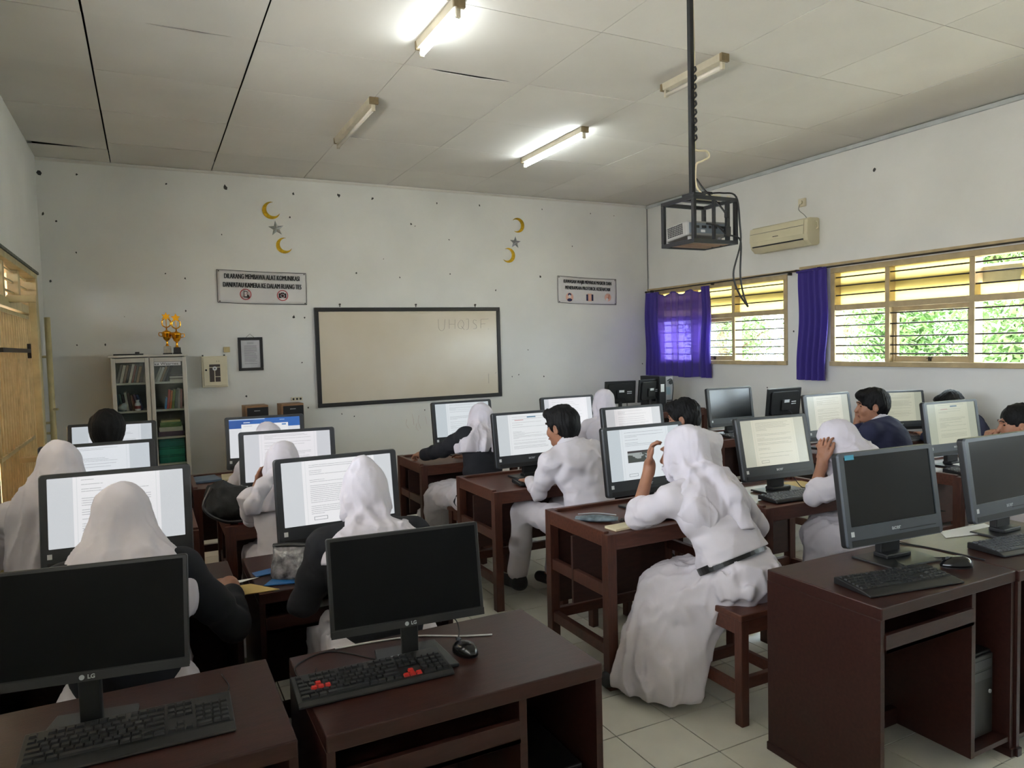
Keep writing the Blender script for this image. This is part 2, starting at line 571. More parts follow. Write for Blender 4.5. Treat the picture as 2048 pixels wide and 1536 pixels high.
# ------------------------------------------------------------------ left wall: door with transom, open grille, low windows out of view
door = bpy.data.objects.new('door_1', None)
COL.objects.link(door)
door.location = (X0, 0, 0)
struct(door)
dy0, dy1, _, dz1 = D1
for nm, b in (('frame_head', (-0.14, 0.02, dy0, dy1, dz1 - 0.05, dz1)), ('frame_jamb', (-0.14, 0.02, dy0, dy0 + 0.06, 0, dz1 - 0.05)),
              ('frame_jamb', (-0.14, 0.02, dy1 - 0.10, dy1, 0, dz1 - 0.05)), ('transom', (-0.12, 0.015, dy0 + 0.06, dy1 - 0.10, 2.06, 2.13)),
              ('post', (-0.10, -0.02, 7.18, 7.28, 2.13, dz1 - 0.05)), ('post', (-0.10, -0.02, 6.45, 6.52, 2.13, dz1 - 0.05))):
    MB().box(*b).build(nm, CREAM_D, door, bev=0.004)
MB().box(-0.15, 0.03, dy0 - 0.05, dy1 + 0.06, dz1, dz1 + 0.025).build('hood', mat('weathered_grey_wood', srgb(96, 96, 88), 0.9, var=0.3, scale=20), door, bev=0.004)
for z in (2.22, 2.31, 2.39):
    MB().box(-0.07, -0.055, dy0 + 0.06, dy1 - 0.10, z - 0.008, z + 0.008).build('transom_bar', CREAM_D, door)
MB().box(-0.09, -0.04, 7.28, dy1 - 0.10, 0.02, 2.06).build('door_leaf', mat('tan_door_leaf', srgb(186, 164, 124), 0.6, var=0.1), door, bev=0.004)

gate = thing('grille_gate', 'cream steel bar gate standing in the doorway of the side wall', 'gate', (X0 + 0.02, 0, 0))
for k in range(15):
    y = 5.68 + k * 0.106
    MB().cyl((0, y, 0.06), (0, y, 2.02), 0.0085, 8).build('bar', CREAM_D, gate)
for z in (0.08, 0.52, 1.02, 2.02):
    MB().box(-0.012, 0.012, 5.62, 7.24, z - 0.014, z + 0.014).build('rail', CREAM_D, gate)
MB().box(-0.018, 0.018, 7.2, 7.245, 0.05, 2.04).build('stile', CREAM_D, gate, bev=0.003)
MB().bar((0.03, 5.7, 1.74), (0.03, 7.12, 1.74), 0.03, 0.03).build('latch_bar', mat('black_steel', srgb(34, 34, 34), 0.5, metal=0.4), gate)
MB().box(0.0, 0.06, 7.08, 7.18, 1.68, 1.80).build('lock_block', MATS['black_steel'], gate, bev=0.006)

leaf = thing('gate_frame', 'open cream tubular gate frame sticking out from the doorway', 'gate', (X0, 6.42, 0))
MB().box(0.0, 0.185, -0.03, 0.03, 2.095, 2.15).build('top_rail', CREAM_D, leaf, bev=0.006)
MB().box(0.135, 0.185, -0.03, 0.03, 0.0, 2.095).build('post', CREAM_D, leaf, bev=0.006)
MB().box(0.0, 0.135, -0.02, 0.02, 0.9, 0.94).build('rail', CREAM_D, leaf, bev=0.004)
for z in (1.72, 0.95):
    MB().cyl((0.16, 0.03, z), (0.16, 0.06, z), 0.018, 12).build('bolt', CREAM_D, leaf)

pipe = thing('wall_pipe', 'upright cream pipe bracketed beside the doorway in the back corner', 'pipe', (X0 + 0.06, 8.22, 0))
MB().cyl((0, 0, 0.0), (0, 0, 2.07), 0.026, 14).build('tube', CREAM_D, pipe, smooth=True)
for z in (1.69, 0.95, 1.05):
    MB().cyl((-0.06, 0, z), (0.0, 0, z), 0.012, 8).build('bracket', CREAM_D, pipe)
MB().cyl((0.0, -0.01, 1.18), (0.05, -0.04, 1.18), 0.012, 10).build('peg', CREAM_D, pipe)

for k, (a, b, z0, z1) in enumerate(LW):
    w = bpy.data.objects.new('window_%d' % (k + 3), None)
    COL.objects.link(w)
    struct(w)
    for nm, bb in (('frame_head', (X0 - 0.13, X0 + 0.01, a, b, z1 - 0.05, z1)), ('frame_sill', (X0 - 0.13, X0 + 0.02, a, b, z0, z0 + 0.05)),
                   ('frame_jamb', (X0 - 0.13, X0 + 0.01, a, a + 0.05, z0 + 0.05, z1 - 0.05)), ('frame_jamb', (X0 - 0.13, X0 + 0.01, b - 0.05, b, z0 + 0.05, z1 - 0.05)),
                   ):
        MB().box(*bb).build(nm, CREAM, w, bev=0.003)
    n = 3
    for q in range(1, n):
        y = a + (b - a) * q / n
        MB().box(X0 - 0.13, X0 + 0.01, y - 0.025, y + 0.025, z0, z1).build('mullion', CREAM, w, bev=0.003)

# ------------------------------------------------------------------ outside
ground = struct(MB().box(-60, 80, -60, 80, -0.45, -0.35).build('ground', mat('dry_yard_ground', srgb(178, 177, 172), 0.95, var=0.15, scale=0.6)))
MB2 = MB().box(X1 + 0.16, X1 + 1.25, Y0 - 1, Y1 + 1, 3.30, 3.36)
struct(MB2.build('eave_right', mat('eave_board', srgb(186, 184, 178), 0.8)))
struct(MB().box(X0 - 1.9, X0 - 0.16, Y0 - 1, 5.15, 2.72, 2.80).build('eave_left', MATS['eave_board']))
struct(MB().box(X0 - 1.9, X0 - 0.16, 5.15, 10.75, 2.72, 2.80).build('roof_corridor', mat('terracotta_eave', srgb(168, 92, 66), 0.8, var=0.2, scale=5)))
struct(MB().box(X0 - 1.9, X0 - 1.8, 5.2, 10.75, -0.4, 2.72).box(X0 - 1.8, X0 - 0.16, 5.15, 5.25, -0.4, 2.35).build('wall_light_block', mat('tan_block_wall', srgb(176, 150, 112), 0.85, var=0.1)))  # walls added to shut daylight out of the space beyond the door
beam = struct(MB().box(8.55, 8.67, Y0 - 1, Y1 + 2, 2.30, 2.47).build('beam_outside', mat('olive_canopy_beam', srgb(196, 190, 150), 0.8, var=0.15)))
for y in (-1.5, 2.4, 6.9, 10.3):
    MB().box(8.56, 8.66, y, y + 0.1, -0.4, 2.30).build('beam_post', MATS['olive_canopy_beam'], beam)
struct(MB().box(X0 - 1.8, X0 - 0.16, 10.6, 10.75, -0.4, 2.72).build('wall_sky_block', MATS['tan_block_wall']))  # end wall added to block the bright sky behind the gate
LEAF = mat('sunlit_leaf', srgb(92, 128, 66), 0.6, var=0.2, scale=1.5, col2=srgb(136, 166, 104))
BARK = mat('tree_bark', srgb(112, 92, 70), 0.9, var=0.25, scale=8, bump=0.4, bscale=14)


def tree(x, y, h, crown, n, seed, label, low=0.35):
    rt = random.Random(seed)
    t = thing('tree', label, 'tree', (x, y, -0.4), 0, 'trees outside the windows')
    br = MB()
    br.tube(bez([(0, 0, 0), (0.1, 0.05, h * 0.3), (-0.05, 0.1, h * 0.6), (0.05, 0, h * 0.85)], 5), 0.11, 9)
    ends = []
    for k in range(9):
        z = h * rt.uniform(low, 0.8)
        a = rt.uniform(0, 2 * PI)
        r = crown * rt.uniform(0.6, 1.0)
        e = Vector((math.cos(a) * r, math.sin(a) * r, z + rt.uniform(0.1, 0.7)))
        br.tube(bez([(0, 0, z * 0.85), e * 0.5 + Vector((0, 0, z * 0.3)) * 0 + Vector((0, 0, z * 0.45)), e], 4), 0.03, 6)
        ends.append(e)
    br.build('trunk', BARK, t)
    lf = MB()
    vs, fs = [], []
    for k in range(n):
        c = rt.choice(ends)
        p = Vector((rt.gauss(c.x * 0.75, crown * 0.3), rt.gauss(c.y * 0.75, crown * 0.3), rt.gauss(c.z, h * 0.11)))
        s = rt.uniform(0.028, 0.06)
        m = Matrix.Rotation(rt.uniform(0, 2 * PI), 3, 'Z') @ Matrix.Rotation(rt.uniform(-1, 1), 3, 'X') @ Matrix.Rotation(rt.uniform(-1, 1), 3, 'Y')
        b = len(vs)
        for q in ((0, -s * 1.5, 0), (s * 0.55, 0, s * 0.12), (0, s * 1.5, 0), (-s * 0.55, 0, s * 0.12)):
            vs.append(p + m @ Vector(q))
        fs.append((b, b + 1, b + 2, b + 3))
    lf._add(vs, fs)
    o = lf.build('foliage', LEAF, t)
    o['kind'] = 'stuff'


tree(11.8, 7.7, 3.6, 1.15, 13000, 1, 'leafy tree seen beyond the middle pane of the long window', 0.35)
tree(10.9, 5.5, 4.4, 1.1, 22000, 6, 'dense tree seen at the picture-edge end of the long window', 0.25)
tree(12.6, 10.0, 3.6, 1.0, 4500, 4, 'thin-leaved tree next to the narrow curtain in the long window', 0.3)
tree(11.8, 12.4, 3.5, 1.0, 5200, 2, 'thin tree seen through the window beside the wide purple curtain', 0.35)
# ------------------------------------------------------------------ desks and stools
WOOD_D = mat('dark_brown_laminate', srgb(50, 27, 23), 0.36, var=0.22, scale=5, bump=0.05, bscale=22, stretch=(2.5, 14, 14), spec=0.3)
WOOD_R = mat('red_brown_wood', srgb(84, 48, 36), 0.38, var=0.28, scale=4, bump=0.08, bscale=20, stretch=(3, 16, 16))
WOOD_V = mat('red_brown_wood_upright', srgb(78, 44, 34), 0.42, var=0.25, scale=4, bump=0.08, bscale=20, stretch=(16, 16, 3))
WOOD_P = mat('dark_plywood_panel', srgb(58, 33, 27), 0.5, var=0.22, scale=5, stretch=(3, 3, 12))
STEEL_LEG = mat('dull_steel_strip', srgb(120, 120, 122), 0.45, metal=0.5)


def dark_desk(label, x0, y0, w=0.8, d=0.51, h=0.75, niche='R', full_side=True, group=None, front=True):
    """Laminate computer desk: thick top, keyboard shelf slot, tower niche."""
    t = thing('computer_desk', label, 'desk', (x0, y0, 0), 0, group)
    MB().box(0, w, 0, d, h - 0.045, h).build('top', WOOD_D, t, bev=0.004)
    MB().box(0.0, 0.022, 0.005, d, 0.03, h - 0.045).build('side_panel', WOOD_D, t, bev=0.001)
    MB().box(w - 0.022, w, 0.005, d, 0.03, h - 0.045).build('side_panel', WOOD_D, t, bev=0.001)
    nx = w - 0.26 if niche == 'R' else 0.26
    MB().box(nx - 0.012, nx + 0.012, 0.008, d - 0.02, 0.06, h - 0.045).build('divider', WOOD_D, t, bev=0.001)
    a, b = (0.022, nx - 0.012) if niche == 'R' else (nx + 0.012, w - 0.022)
    s = MB().box(a, b, 0.0, d - 0.1, h - 0.165, h - 0.15).box(a, b, 0.0, 0.018, h - 0.165, h - 0.10)
    s.build('keyboard_shelf', WOOD_D, t, bev=0.001)
    MB().box(0.022, w - 0.022, d - 0.03, d - 0.015, 0.16, h - 0.045).build('back_panel', WOOD_P, t)
    c0, c1 = (nx + 0.012, w - 0.022) if niche == 'R' else (0.022, nx - 0.012)
    MB().box(c0, c1, 0.01, d - 0.03, 0.06, 0.08).build('tower_shelf', WOOD_D, t, bev=0.001)
    MB().box(0.022, nx - 0.012, d - 0.20, d - 0.17, 0.06, 0.13).build('foot_rail', WOOD_D, t, bev=0.001)
    for q in (-0.006, w - 0.026):
        MB().box(q, q + 0.032, -0.004, d + 0.004, 0.0, 0.034).build('plinth', WOOD_D, t, bev=0.003)
    return t


def wood_desk(label, x0, y0, w=0.8, d=0.6, h=0.765, rim=True, group=None, panel=True):
    """Solid wood school computer desk on square posts, with a raised rim."""
    t = thing('wooden_desk', label, 'desk', (x0, y0, 0), 0, group)
    p = 0.05
    MB().box(0.004, w - 0.004, 0.004, d - 0.004, h - 0.04, h - 0.018).build('top', WOOD_R, t, bev=0.001)
    for nm, b in (('rail', (0, w, 0, 0.03, h - 0.09, h - 0.012)), ('rail', (0, w, d - 0.03, d, h - 0.09, h)),
                  ('rail', (0, 0.03, 0.03, d - 0.03, h - 0.075, h)), ('rail', (w - 0.03, w, 0.03, d - 0.03, h - 0.075, h))):
        MB().box(*b).build(nm, WOOD_R, t, bev=0.004)
    for lx in (0, w - p):
        for ly in (0, d - p):
            e = 0.0015
            MB().box(lx - e, lx + p + e, ly - e, ly + p + e, 0, h + 0.001 if ly > 0 else h - 0.011).build('leg', WOOD_V, t, bev=0.003)
    MB().box(p, w - p, d - 0.04, d - 0.025, 0.26, h - 0.09).build('front_panel', WOOD_P, t)
    for lx in (0.008, w - 0.043):
        MB().box(lx, lx + 0.035, p, d - p, 0.16, 0.215).build('stretcher', WOOD_V, t, bev=0.003)
    MB().box(p, w - p, d - 0.045, d - 0.01, 0.17, 0.225).build('stretcher', WOOD_R, t, bev=0.003)
    if panel:
        MB().box(0.006, w * 0.52, d * 0.55, d * 0.55 + 0.016, 0.33, h - 0.09).build('shelf_panel', WOOD_P, t)
        for lx in (0.008, w - 0.043):
            MB().box(lx, lx + 0.03, p, d - p, 0.45, 0.51).build('stretcher', WOOD_V, t, bev=0.003)
    return t


def stool(label, x, y, rz=0, s=0.34, h=0.50, group='wooden stools'):
    t = thing('wooden_stool', label, 'stool', (x, y, 0), R(rz), group)
    a = s / 2
    MB().box(-a, a, -a, a, h - 0.03, h).build('seat', WOOD_R, t, bev=0.005)
    q = a - 0.03
    for sx in (-1, 1):
        for sy in (-1, 1):
            MB().box(sx * q - 0.022, sx * q + 0.022, sy * q - 0.022, sy * q + 0.022, 0, h - 0.03).build('leg', WOOD_V, t, bev=0.004)
    for sx in (-1, 1):
        MB().box(sx * q - 0.014, sx * q + 0.014, -q + 0.022, q - 0.022, h - 0.10, h - 0.035).build('apron', WOOD_R, t, bev=0.003)
        MB().box(-q + 0.022, q - 0.022, sx * q - 0.014, sx * q + 0.014, h - 0.10, h - 0.035).build('apron', WOOD_R, t, bev=0.003)
        MB().box(sx * q - 0.014, sx * q + 0.014, -q + 0.022, q - 0.022, 0.13, 0.18).build('stretcher', WOOD_R, t, bev=0.003)
        MB().box(-q + 0.022, q - 0.022, sx * q - 0.014, sx * q + 0.014, 0.16, 0.21).build('stretcher', WOOD_R, t, bev=0.003)
    return t


# two front desks with the switched-off wide monitors
dark_desk('dark brown desk under the switched-off monitor with the all-black keyboard', -0.525, 1.735, 0.805, 0.52, group='dark desks of the two side-wall columns')
dark_desk('dark brown desk carrying the keyboard with red keys', 0.342, 1.715, 0.80, 0.51, group='dark desks of the two side-wall columns')
dark_desk('dark desk holding yellow and blue folders and a black pencil pouch', 0.342, 2.875, 0.80, 0.55, group='dark desks of the two side-wall columns')
dark_desk('dark desk of the student in the black blazer whose hand rests on a mouse', -0.525, 2.875, 0.805, 0.55, group='dark desks of the two side-wall columns')
wood_desk('reddish wooden desk in front of the long-veiled student by the gate', -0.60, 4.08, 0.80, 0.56, group='wooden desks of the two side-wall columns')
wood_desk('reddish desk behind the dark jacket heaped on a stool', 0.33, 4.06, 0.80, 0.56, group='wooden desks of the two side-wall columns')
wood_desk('wooden desk before the glass-door cabinet', -0.62, 5.38, 0.80, 0.58, group='wooden desks of the two side-wall columns')
wood_desk('wooden desk with blue and cream notebooks on its end', 0.24, 5.33, 0.92, 0.60, group='wooden desks of the two side-wall columns')
# aisle column
wood_desk('red-brown desk with rim in the aisle column nearest the camera, holding a cream notebook', 1.92, 2.82, 0.84, 0.60, 0.775, group='rimmed desks along the aisle')
wood_desk('red-brown rimmed desk where the short-haired student in white sits', 1.90, 4.03, 0.84, 0.62, 0.775, group='rimmed desks along the aisle')
wood_desk('red-brown rimmed desk gripped by the student in the black blazer', 1.86, 5.26, 0.84, 0.60, 0.775, group='rimmed desks along the aisle')
# desks of the window side
dark_desk('dark brown laminate desk with plain side panel, nearest the aisle on the window side', 2.20, 1.585, 0.80, 0.51, niche='R', group='front desks on the window side')
dark_desk('dark brown laminate desk at the right frame edge with a switched-off monitor', 3.005, 1.575, 0.80, 0.51, niche='L', group='front desks on the window side')
wood_desk('desk with a shiny top in front of the student shielding the face', 2.98, 2.84, 0.84, 0.60, 0.765, group='desks of the second window column', panel=False)
wood_desk('desk of the curly-haired student in white', 2.95, 4.0, 0.80, 0.56, 0.765, group='desks of the second window column')
wood_desk('desk of the hijab student sitting below the right-hand wall sign', 3.0, 5.25, 0.80, 0.56, 0.765, group='desks of the second window column')
wood_desk('desk of the student with bare dark hair near the right picture edge', 4.66, 2.80, 0.86, 0.56, 0.765, group='desks near the window wall', panel=False)
wood_desk('desk of the student in the navy blazer holding a hand to the face', 4.68, 3.86, 0.86, 0.56, 0.765, group='desks near the window wall')
wood_desk('desk with the switched-off monitor below the window', 4.72, 5.05, 0.86, 0.56, 0.765, group='desks near the window wall')
wood_desk('desk against the window wall with the black-chin monitor', 5.70, 3.98, 0.82, 0.56, 0.765, group='desks near the window wall')
wood_desk('desk carrying an upturned black monitor back below the wide window', 5.55, 5.08, 0.80, 0.56, 0.765, group='desks near the window wall')
wood_desk('long low table in the corner carrying two monitors seen from behind', 5.05, 7.25, 1.50, 0.55, 0.80, group='corner tables')
wood_desk('side table at the board wall carrying two wooden loudspeakers', 0.78, 7.93, 0.86, 0.50, 0.72, group='corner tables')
# ------------------------------------------------------------------ computers
PLAST = mat('charcoal_plastic', srgb(44, 46, 50), 0.42, var=0.1, scale=10, bump=0.02, bscale=300)
PLAST_G = mat('grey_and_lit_bezel_plastic', srgb(70, 75, 82), 0.38, var=0.06, scale=10, bump=0.02, bscale=300)  # small grey parts, and dark bezels with window light put into the colour
BLACK = mat('black_plastic', srgb(20, 20, 21), 0.45, var=0.15, scale=12)
KEYM = mat('black_keycap', srgb(30, 31, 33), 0.5, var=0.1, scale=60)
KEYR = mat('red_keycap', srgb(176, 36, 30), 0.5, var=0.1, scale=60)
OFF = mat('dark_screen_glass', srgb(13, 14, 16), 0.16, var=0.05, scale=3)
LOGO = mat('pale_grey_print', srgb(170, 174, 178), 0.5)
STICK = mat('white_sticker', srgb(210, 212, 214), 0.6)
STICK_B = mat('blue_sticker', srgb(70, 160, 190), 0.6)
CABLE = mat('black_cable', srgb(22, 22, 23), 0.6)
WHITE_P = mat('white_paper', srgb(222, 222, 220), 0.8, var=0.04)


class NT:
    def __init__(self, nt):
        self.nt = nt

    def m(self, op, a, b=None, c=None):
        n = self.nt.nodes.new('ShaderNodeMath')
        n.operation = op
        for i, v in enumerate((a, b, c)):
            if v is None:
                continue
            if isinstance(v, (int, float)):
                n.inputs[i].default_value = v
            else:
                self.nt.links.new(v, n.inputs[i])
        return n.outputs[0]

    def band(self, v, a, b):
        return self.m('MULTIPLY', self.m('GREATER_THAN', v, a), self.m('LESS_THAN', v, b))

    def mix(self, f, c1, c2):
        n = self.nt.nodes.new('ShaderNodeMix')
        n.data_type = 'RGBA'
        if isinstance(f, (int, float)):
            n.inputs[0].default_value = f
        else:
            self.nt.links.new(f, n.inputs[0])
        for i, c in ((6, c1), (7, c2)):
            if isinstance(c, tuple):
                n.inputs[i].default_value = c
            else:
                self.nt.links.new(c, n.inputs[i])
        return n.outputs[2]


def screen_mat(seed, kind='text', tint=(1, 1, 1), power=0.8, rows=34, page=(0.2, 0.86)):
    m = bpy.data.materials.new('lit_screen')
    m.use_nodes = True
    nt = m.node_tree
    b = nt.nodes['Principled BSDF']
    b.inputs['Base Color'].default_value = (0.01, 0.01, 0.012, 1)
    b.inputs['Roughness'].default_value = 0.25
    q = NT(nt)
    uv = nt.nodes.new('ShaderNodeUVMap')
    sp = nt.nodes.new('ShaderNodeSeparateXYZ')
    nt.links.new(uv.outputs['UV'], sp.inputs[0])
    u, v = sp.outputs[0], sp.outputs[1]
    white = (0.98 * tint[0], 0.98 * tint[1], 1.0 * tint[2], 1)
    grey = (0.74 * tint[0], 0.77 * tint[1], 0.80 * tint[2], 1)
    edge = (0.86 * tint[0], 0.88 * tint[1], 0.90 * tint[2], 1)
    ink = (0.24 * tint[0], 0.25 * tint[1], 0.28 * tint[2], 1)
    p0, p1 = page
    col = q.mix(q.band(u, p0, p1), grey, white)
    col = q.mix(q.m('ADD', q.band(u, p0 + 0.025, p0 + 0.031), q.band(u, p1 - 0.031, p1 - 0.025)), col, edge)
    # lines of text
    rv = q.m('MULTIPLY', v, float(rows))
    row = q.m('FLOOR', rv)
    fr = q.m('FRACT', rv)
    wnz = nt.nodes.new('ShaderNodeTexWhiteNoise')
    wnz.noise_dimensions = '1D'
    nt.links.new(q.m('ADD', row, seed * 17.31), wnz.inputs['W'])
    wn2 = nt.nodes.new('ShaderNodeTexWhiteNoise')
    wn2.noise_dimensions = '1D'
    nt.links.new(q.m('ADD', row, seed * 5.7 + 400.5), wn2.inputs['W'])
    on = q.m('GREATER_THAN', wnz.outputs['Value'], 0.34)
    longl = q.m('GREATER_THAN', wn2.outputs['Value'], 0.38)
    end = q.m('ADD', q.m('MULTIPLY', longl, 0.25), q.m('MULTIPLY', wn2.outputs['Value'], 0.30))
    end = q.m('MINIMUM', q.m('ADD', end, p0 + 0.14), p1 - 0.07)
    ln = q.m('MULTIPLY', q.m('GREATER_THAN', u, p0 + 0.06), q.m('LESS_THAN', u, end))
    ns = nt.nodes.new('ShaderNodeTexNoise')
    ns.noise_dimensions = '2D'
    ns.inputs['Scale'].default_value = 1.0
    cb = nt.nodes.new('ShaderNodeCombineXYZ')
    nt.links.new(q.m('MULTIPLY', u, 190.0), cb.inputs[0])
    nt.links.new(q.m('MULTIPLY', row, 7.7), cb.inputs[1])
    nt.links.new(cb.outputs[0], ns.inputs['Vector'])
    let = q.m('GREATER_THAN', ns.outputs['Fac'], 0.35)
    tx = q.m('MULTIPLY', q.m('MULTIPLY', on, ln), q.m('MULTIPLY', q.band(fr, 0.38, 0.64), let))
    tx = q.m('MULTIPLY', tx, q.band(v, 0.14 if kind != 'photo' else 0.66, 0.97 if kind != 'header' else 0.45))
    col = q.mix(q.m('MULTIPLY', tx, 0.62), col, ink)
    if kind in ('text', 'photo', 'button'):      # framed button under the text
        bx = q.m('MULTIPLY', q.band(u, p0 + 0.08, p0 + 0.20), q.band(v, 0.06, 0.115))
        bi = q.m('MULTIPLY', q.band(u, p0 + 0.084, p0 + 0.196), q.band(v, 0.066, 0.109))
        col = q.mix(q.m('SUBTRACT', bx, bi), col, ink)
    if kind == 'button':                          # red tag and round choice marks
        rd = q.m('MULTIPLY', q.band(u, p0 + 0.05, p0 + 0.14), q.band(v, 0.015, 0.045))
        col = q.mix(rd, col, (0.75, 0.04, 0.05, 1))
        for vv in (0.19, 0.23):
            du = q.m('MULTIPLY', q.m('SUBTRACT', u, p0 + 0.075), 1.78)
            dv = q.m('SUBTRACT', v, vv)
            dd = q.m('ADD', q.m('MULTIPLY', du, du), q.m('MULTIPLY', dv, dv))
            col = q.mix(q.m('LESS_THAN', dd, 0.00013), col, (0.03, 0.05, 0.12, 1))
    if kind == 'photo':
        ph = q.m('MULTIPLY', q.band(u, p0 + 0.08, p0 + 0.42), q.band(v, 0.33, 0.56))
        n2 = nt.nodes.new('ShaderNodeTexNoise')
        n2.inputs['Scale'].default_value = 9
        nt.links.new(uv.outputs['UV'], n2.inputs['Vector'])
        pc = q.mix(q.m('MULTIPLY', q.m('GREATER_THAN', n2.outputs['Fac'], 0.5), q.m('GREATER_THAN', v, 0.40)), (0.07, 0.08, 0.07, 1), (0.42, 0.46, 0.45, 1))
        pc = q.mix(q.band(v, 0.52, 0.56), pc, (0.05, 0.04, 0.04, 1))
        col = q.mix(ph, col, pc)
    if kind == 'header':
        hd = q.m('GREATER_THAN', v, 0.76)
        blue = q.mix(q.m('LESS_THAN', q.m('ADD', q.m('MULTIPLY', u, 0.9), q.m('SUBTRACT', 1.0, v)), 0.36), (0.03, 0.15, 0.52, 1), (0.02, 0.10, 0.40, 1))
        col = q.mix(hd, (0.86, 0.88, 0.92, 1), blue)
        card = q.m('MULTIPLY', q.band(u, 0.17, 0.83), q.m('LESS_THAN', v, 0.86))
        col = q.mix(card, col, (0.97, 0.98, 1.0, 1))
        col = q.mix(q.m('MULTIPLY', q.band(u, 0.20, 0.29), q.band(v, 0.895, 0.915)), col, (0.9, 0.93, 1, 1))
        col = q.mix(q.m('MULTIPLY', q.band(u, 0.71, 0.78), q.band(v, 0.935, 0.95)), col, (0.55, 0.68, 0.9, 1))
        col = q.mix(q.m('MULTIPLY', q.band(u, 0.74, 0.80), q.band(v, 0.80, 0.83)), col, (0.02, 0.2, 0.6, 1))
        col = q.mix(q.m('MULTIPLY', q.band(u, 0.20, 0.32), q.band(v, 0.80, 0.815)), col, (0.7, 0.72, 0.76, 1))
        col = q.mix(q.m('MULTIPLY', q.m('LESS_THAN', u, 0.5), q.m('GREATER_THAN', v, 0.975)), col, (0.5, 0.65, 0.9, 1))
    if kind == 'tag':                             # grey counter tag and short red title at the top
        col = q.mix(q.m('MULTIPLY', q.band(u, 0.48, 0.62), q.band(v, 0.90, 0.935)), col, (0.16, 0.30, 0.42, 1))
        col = q.mix(q.m('MULTIPLY', q.band(u, 0.28, 0.42), q.band(v, 0.845, 0.86)), col, (0.7, 0.3, 0.3, 1))
    nt.links.new(col, b.inputs['Emission Color'])
    b.inputs['Emission Strength'].default_value = power * 0.31
    return m


def quad_mesh(name, x0, x1, z0, z1, y, m, xf=None):
    me = bpy.data.meshes.new(name)
    vs = [(x0, y, z0), (x1, y, z0), (x1, y, z1), (x0, y, z1)]
    if xf is not None:
        vs = [xf @ Vector(p) for p in vs]
    me.from_pydata(vs, [], [(0, 1, 2, 3)])
    uvl = me.uv_layers.new(name='UVMap')
    for i, c in enumerate(((0, 0), (1, 0), (1, 1), (0, 1))):
        uvl.data[i].uv = c
    me.materials.append(m)
    return me


AIO_MESH = {}


def aio(label, x, y, yaw=0.0, screen=None, tilt=8.0, bezel=None, z=0.747, badge=True, sticker=True, group='all-in-one computers', top_sticker=False, s=1.0, dzv=0.0):
    """All-in-one computer: bezel, screen, speaker chin, back housing, neck, base."""
    bezel = bezel or PLAST
    t = thing('desktop_computer', label, 'computer', (x, y, z), R(yaw), group)
    t.scale = (s, s, s)
    key = (tilt, dzv)
    if key not in AIO_MESH:
        T0 = Matrix.Translation((0, 0, 0.078 + dzv)) @ Matrix.Rotation(R(-tilt), 4, 'X')
        W_, H_ = 0.56, 0.386
        out = rrect(W_, H_, 0.016, 4, 0, H_ / 2)
        inn = rrect(0.50, 0.282, 0.003, 4, 0, 0.085 + 0.141)
        fr = MB()
        n = len(out)
        vs = [T0 @ Vector((a, -0.004, b)) for a, b in out] + [T0 @ Vector((a * 0.985, -0.012, 0.193 + (b - 0.193) * 0.985)) for a, b in out]
        vs += [T0 @ Vector((a, -0.012, b)) for a, b in inn] + [T0 @ Vector((a, -0.007, b)) for a, b in inn]
        fs = []
        for k in range(3):
            fs += [(k * n + i, k * n + (i + 1) % n, (k + 1) * n + (i + 1) % n, (k + 1) * n + i) for i in range(n)]
        fr._add(vs, fs)
        case = MB()
        case.prism(out, -0.004, 0.024, T0 @ XZ)
        case.prism(rrect(0.44, 0.29, 0.03, 4, 0, 0.2), 0.024, 0.046, T0 @ XZ)
        chin = MB().box(-0.255, 0.255, -0.0135, -0.010, 0.006, 0.03, T0)
        slot = MB().box(0.02, 0.235, -0.0145, -0.0125, 0.043, 0.046, T0)
        base = MB().prism([(-0.14, -0.11), (0.14, -0.11), (0.15, 0.09), (-0.15, 0.09)], 0, 0.012)
        neck = MB().box(-0.055, 0.055, 0.022, 0.055, 0.01, 0.13 + dzv)
        neck.box(-0.07, 0.07, -0.02, 0.05, 0.012, 0.03)
        AIO_MESH[key] = dict(frame=fr.mesh('bezel', PLAST), case=case.mesh('case', BLACK), chin=chin.mesh('speaker_chin', BLACK), slot=slot.mesh('slot', BLACK),
                             base=base.mesh('base', BLACK), neck=neck.mesh('neck', BLACK),
                             screen=quad_mesh('screen', -0.25, 0.25, 0.085, 0.367, -0.0075, OFF, T0),
                             sticker=MB().box(-0.255, -0.238, -0.0132, -0.0118, 0.046, 0.066, T0).mesh('sticker', STICK),
                             tsticker=MB().box(-0.245, -0.195, -0.0132, -0.0118, 0.355, 0.375, T0).mesh('sticker', STICK_B), T0=T0)
    M = AIO_MESH[key]
    link('case', M['case'], t, bev=0.004)
    link('bezel', M['frame'], t, mat_override=bezel)
    link('screen', M['screen'], t, mat_override=screen or OFF)
    link('speaker_chin', M['chin'], t)
    link('slot', M['slot'], t)
    link('neck', M['neck'], t, bev=0.004)
    link('base', M['base'], t, bev=0.004)
    if sticker:
        link('sticker', M['sticker'], t)['label'] = 'small white sticker'
    if top_sticker:
        link('sticker', M['tsticker'], t)['label'] = 'blue sticker'
    if badge:
        o = link('badge', text_mesh('acer', 0.026, LOGO, bold=0.0004, xscale=1.15), t)
        o.matrix_local = M['T0'] @ Matrix.Translation((0.0, -0.0128, 0.058))
    return t


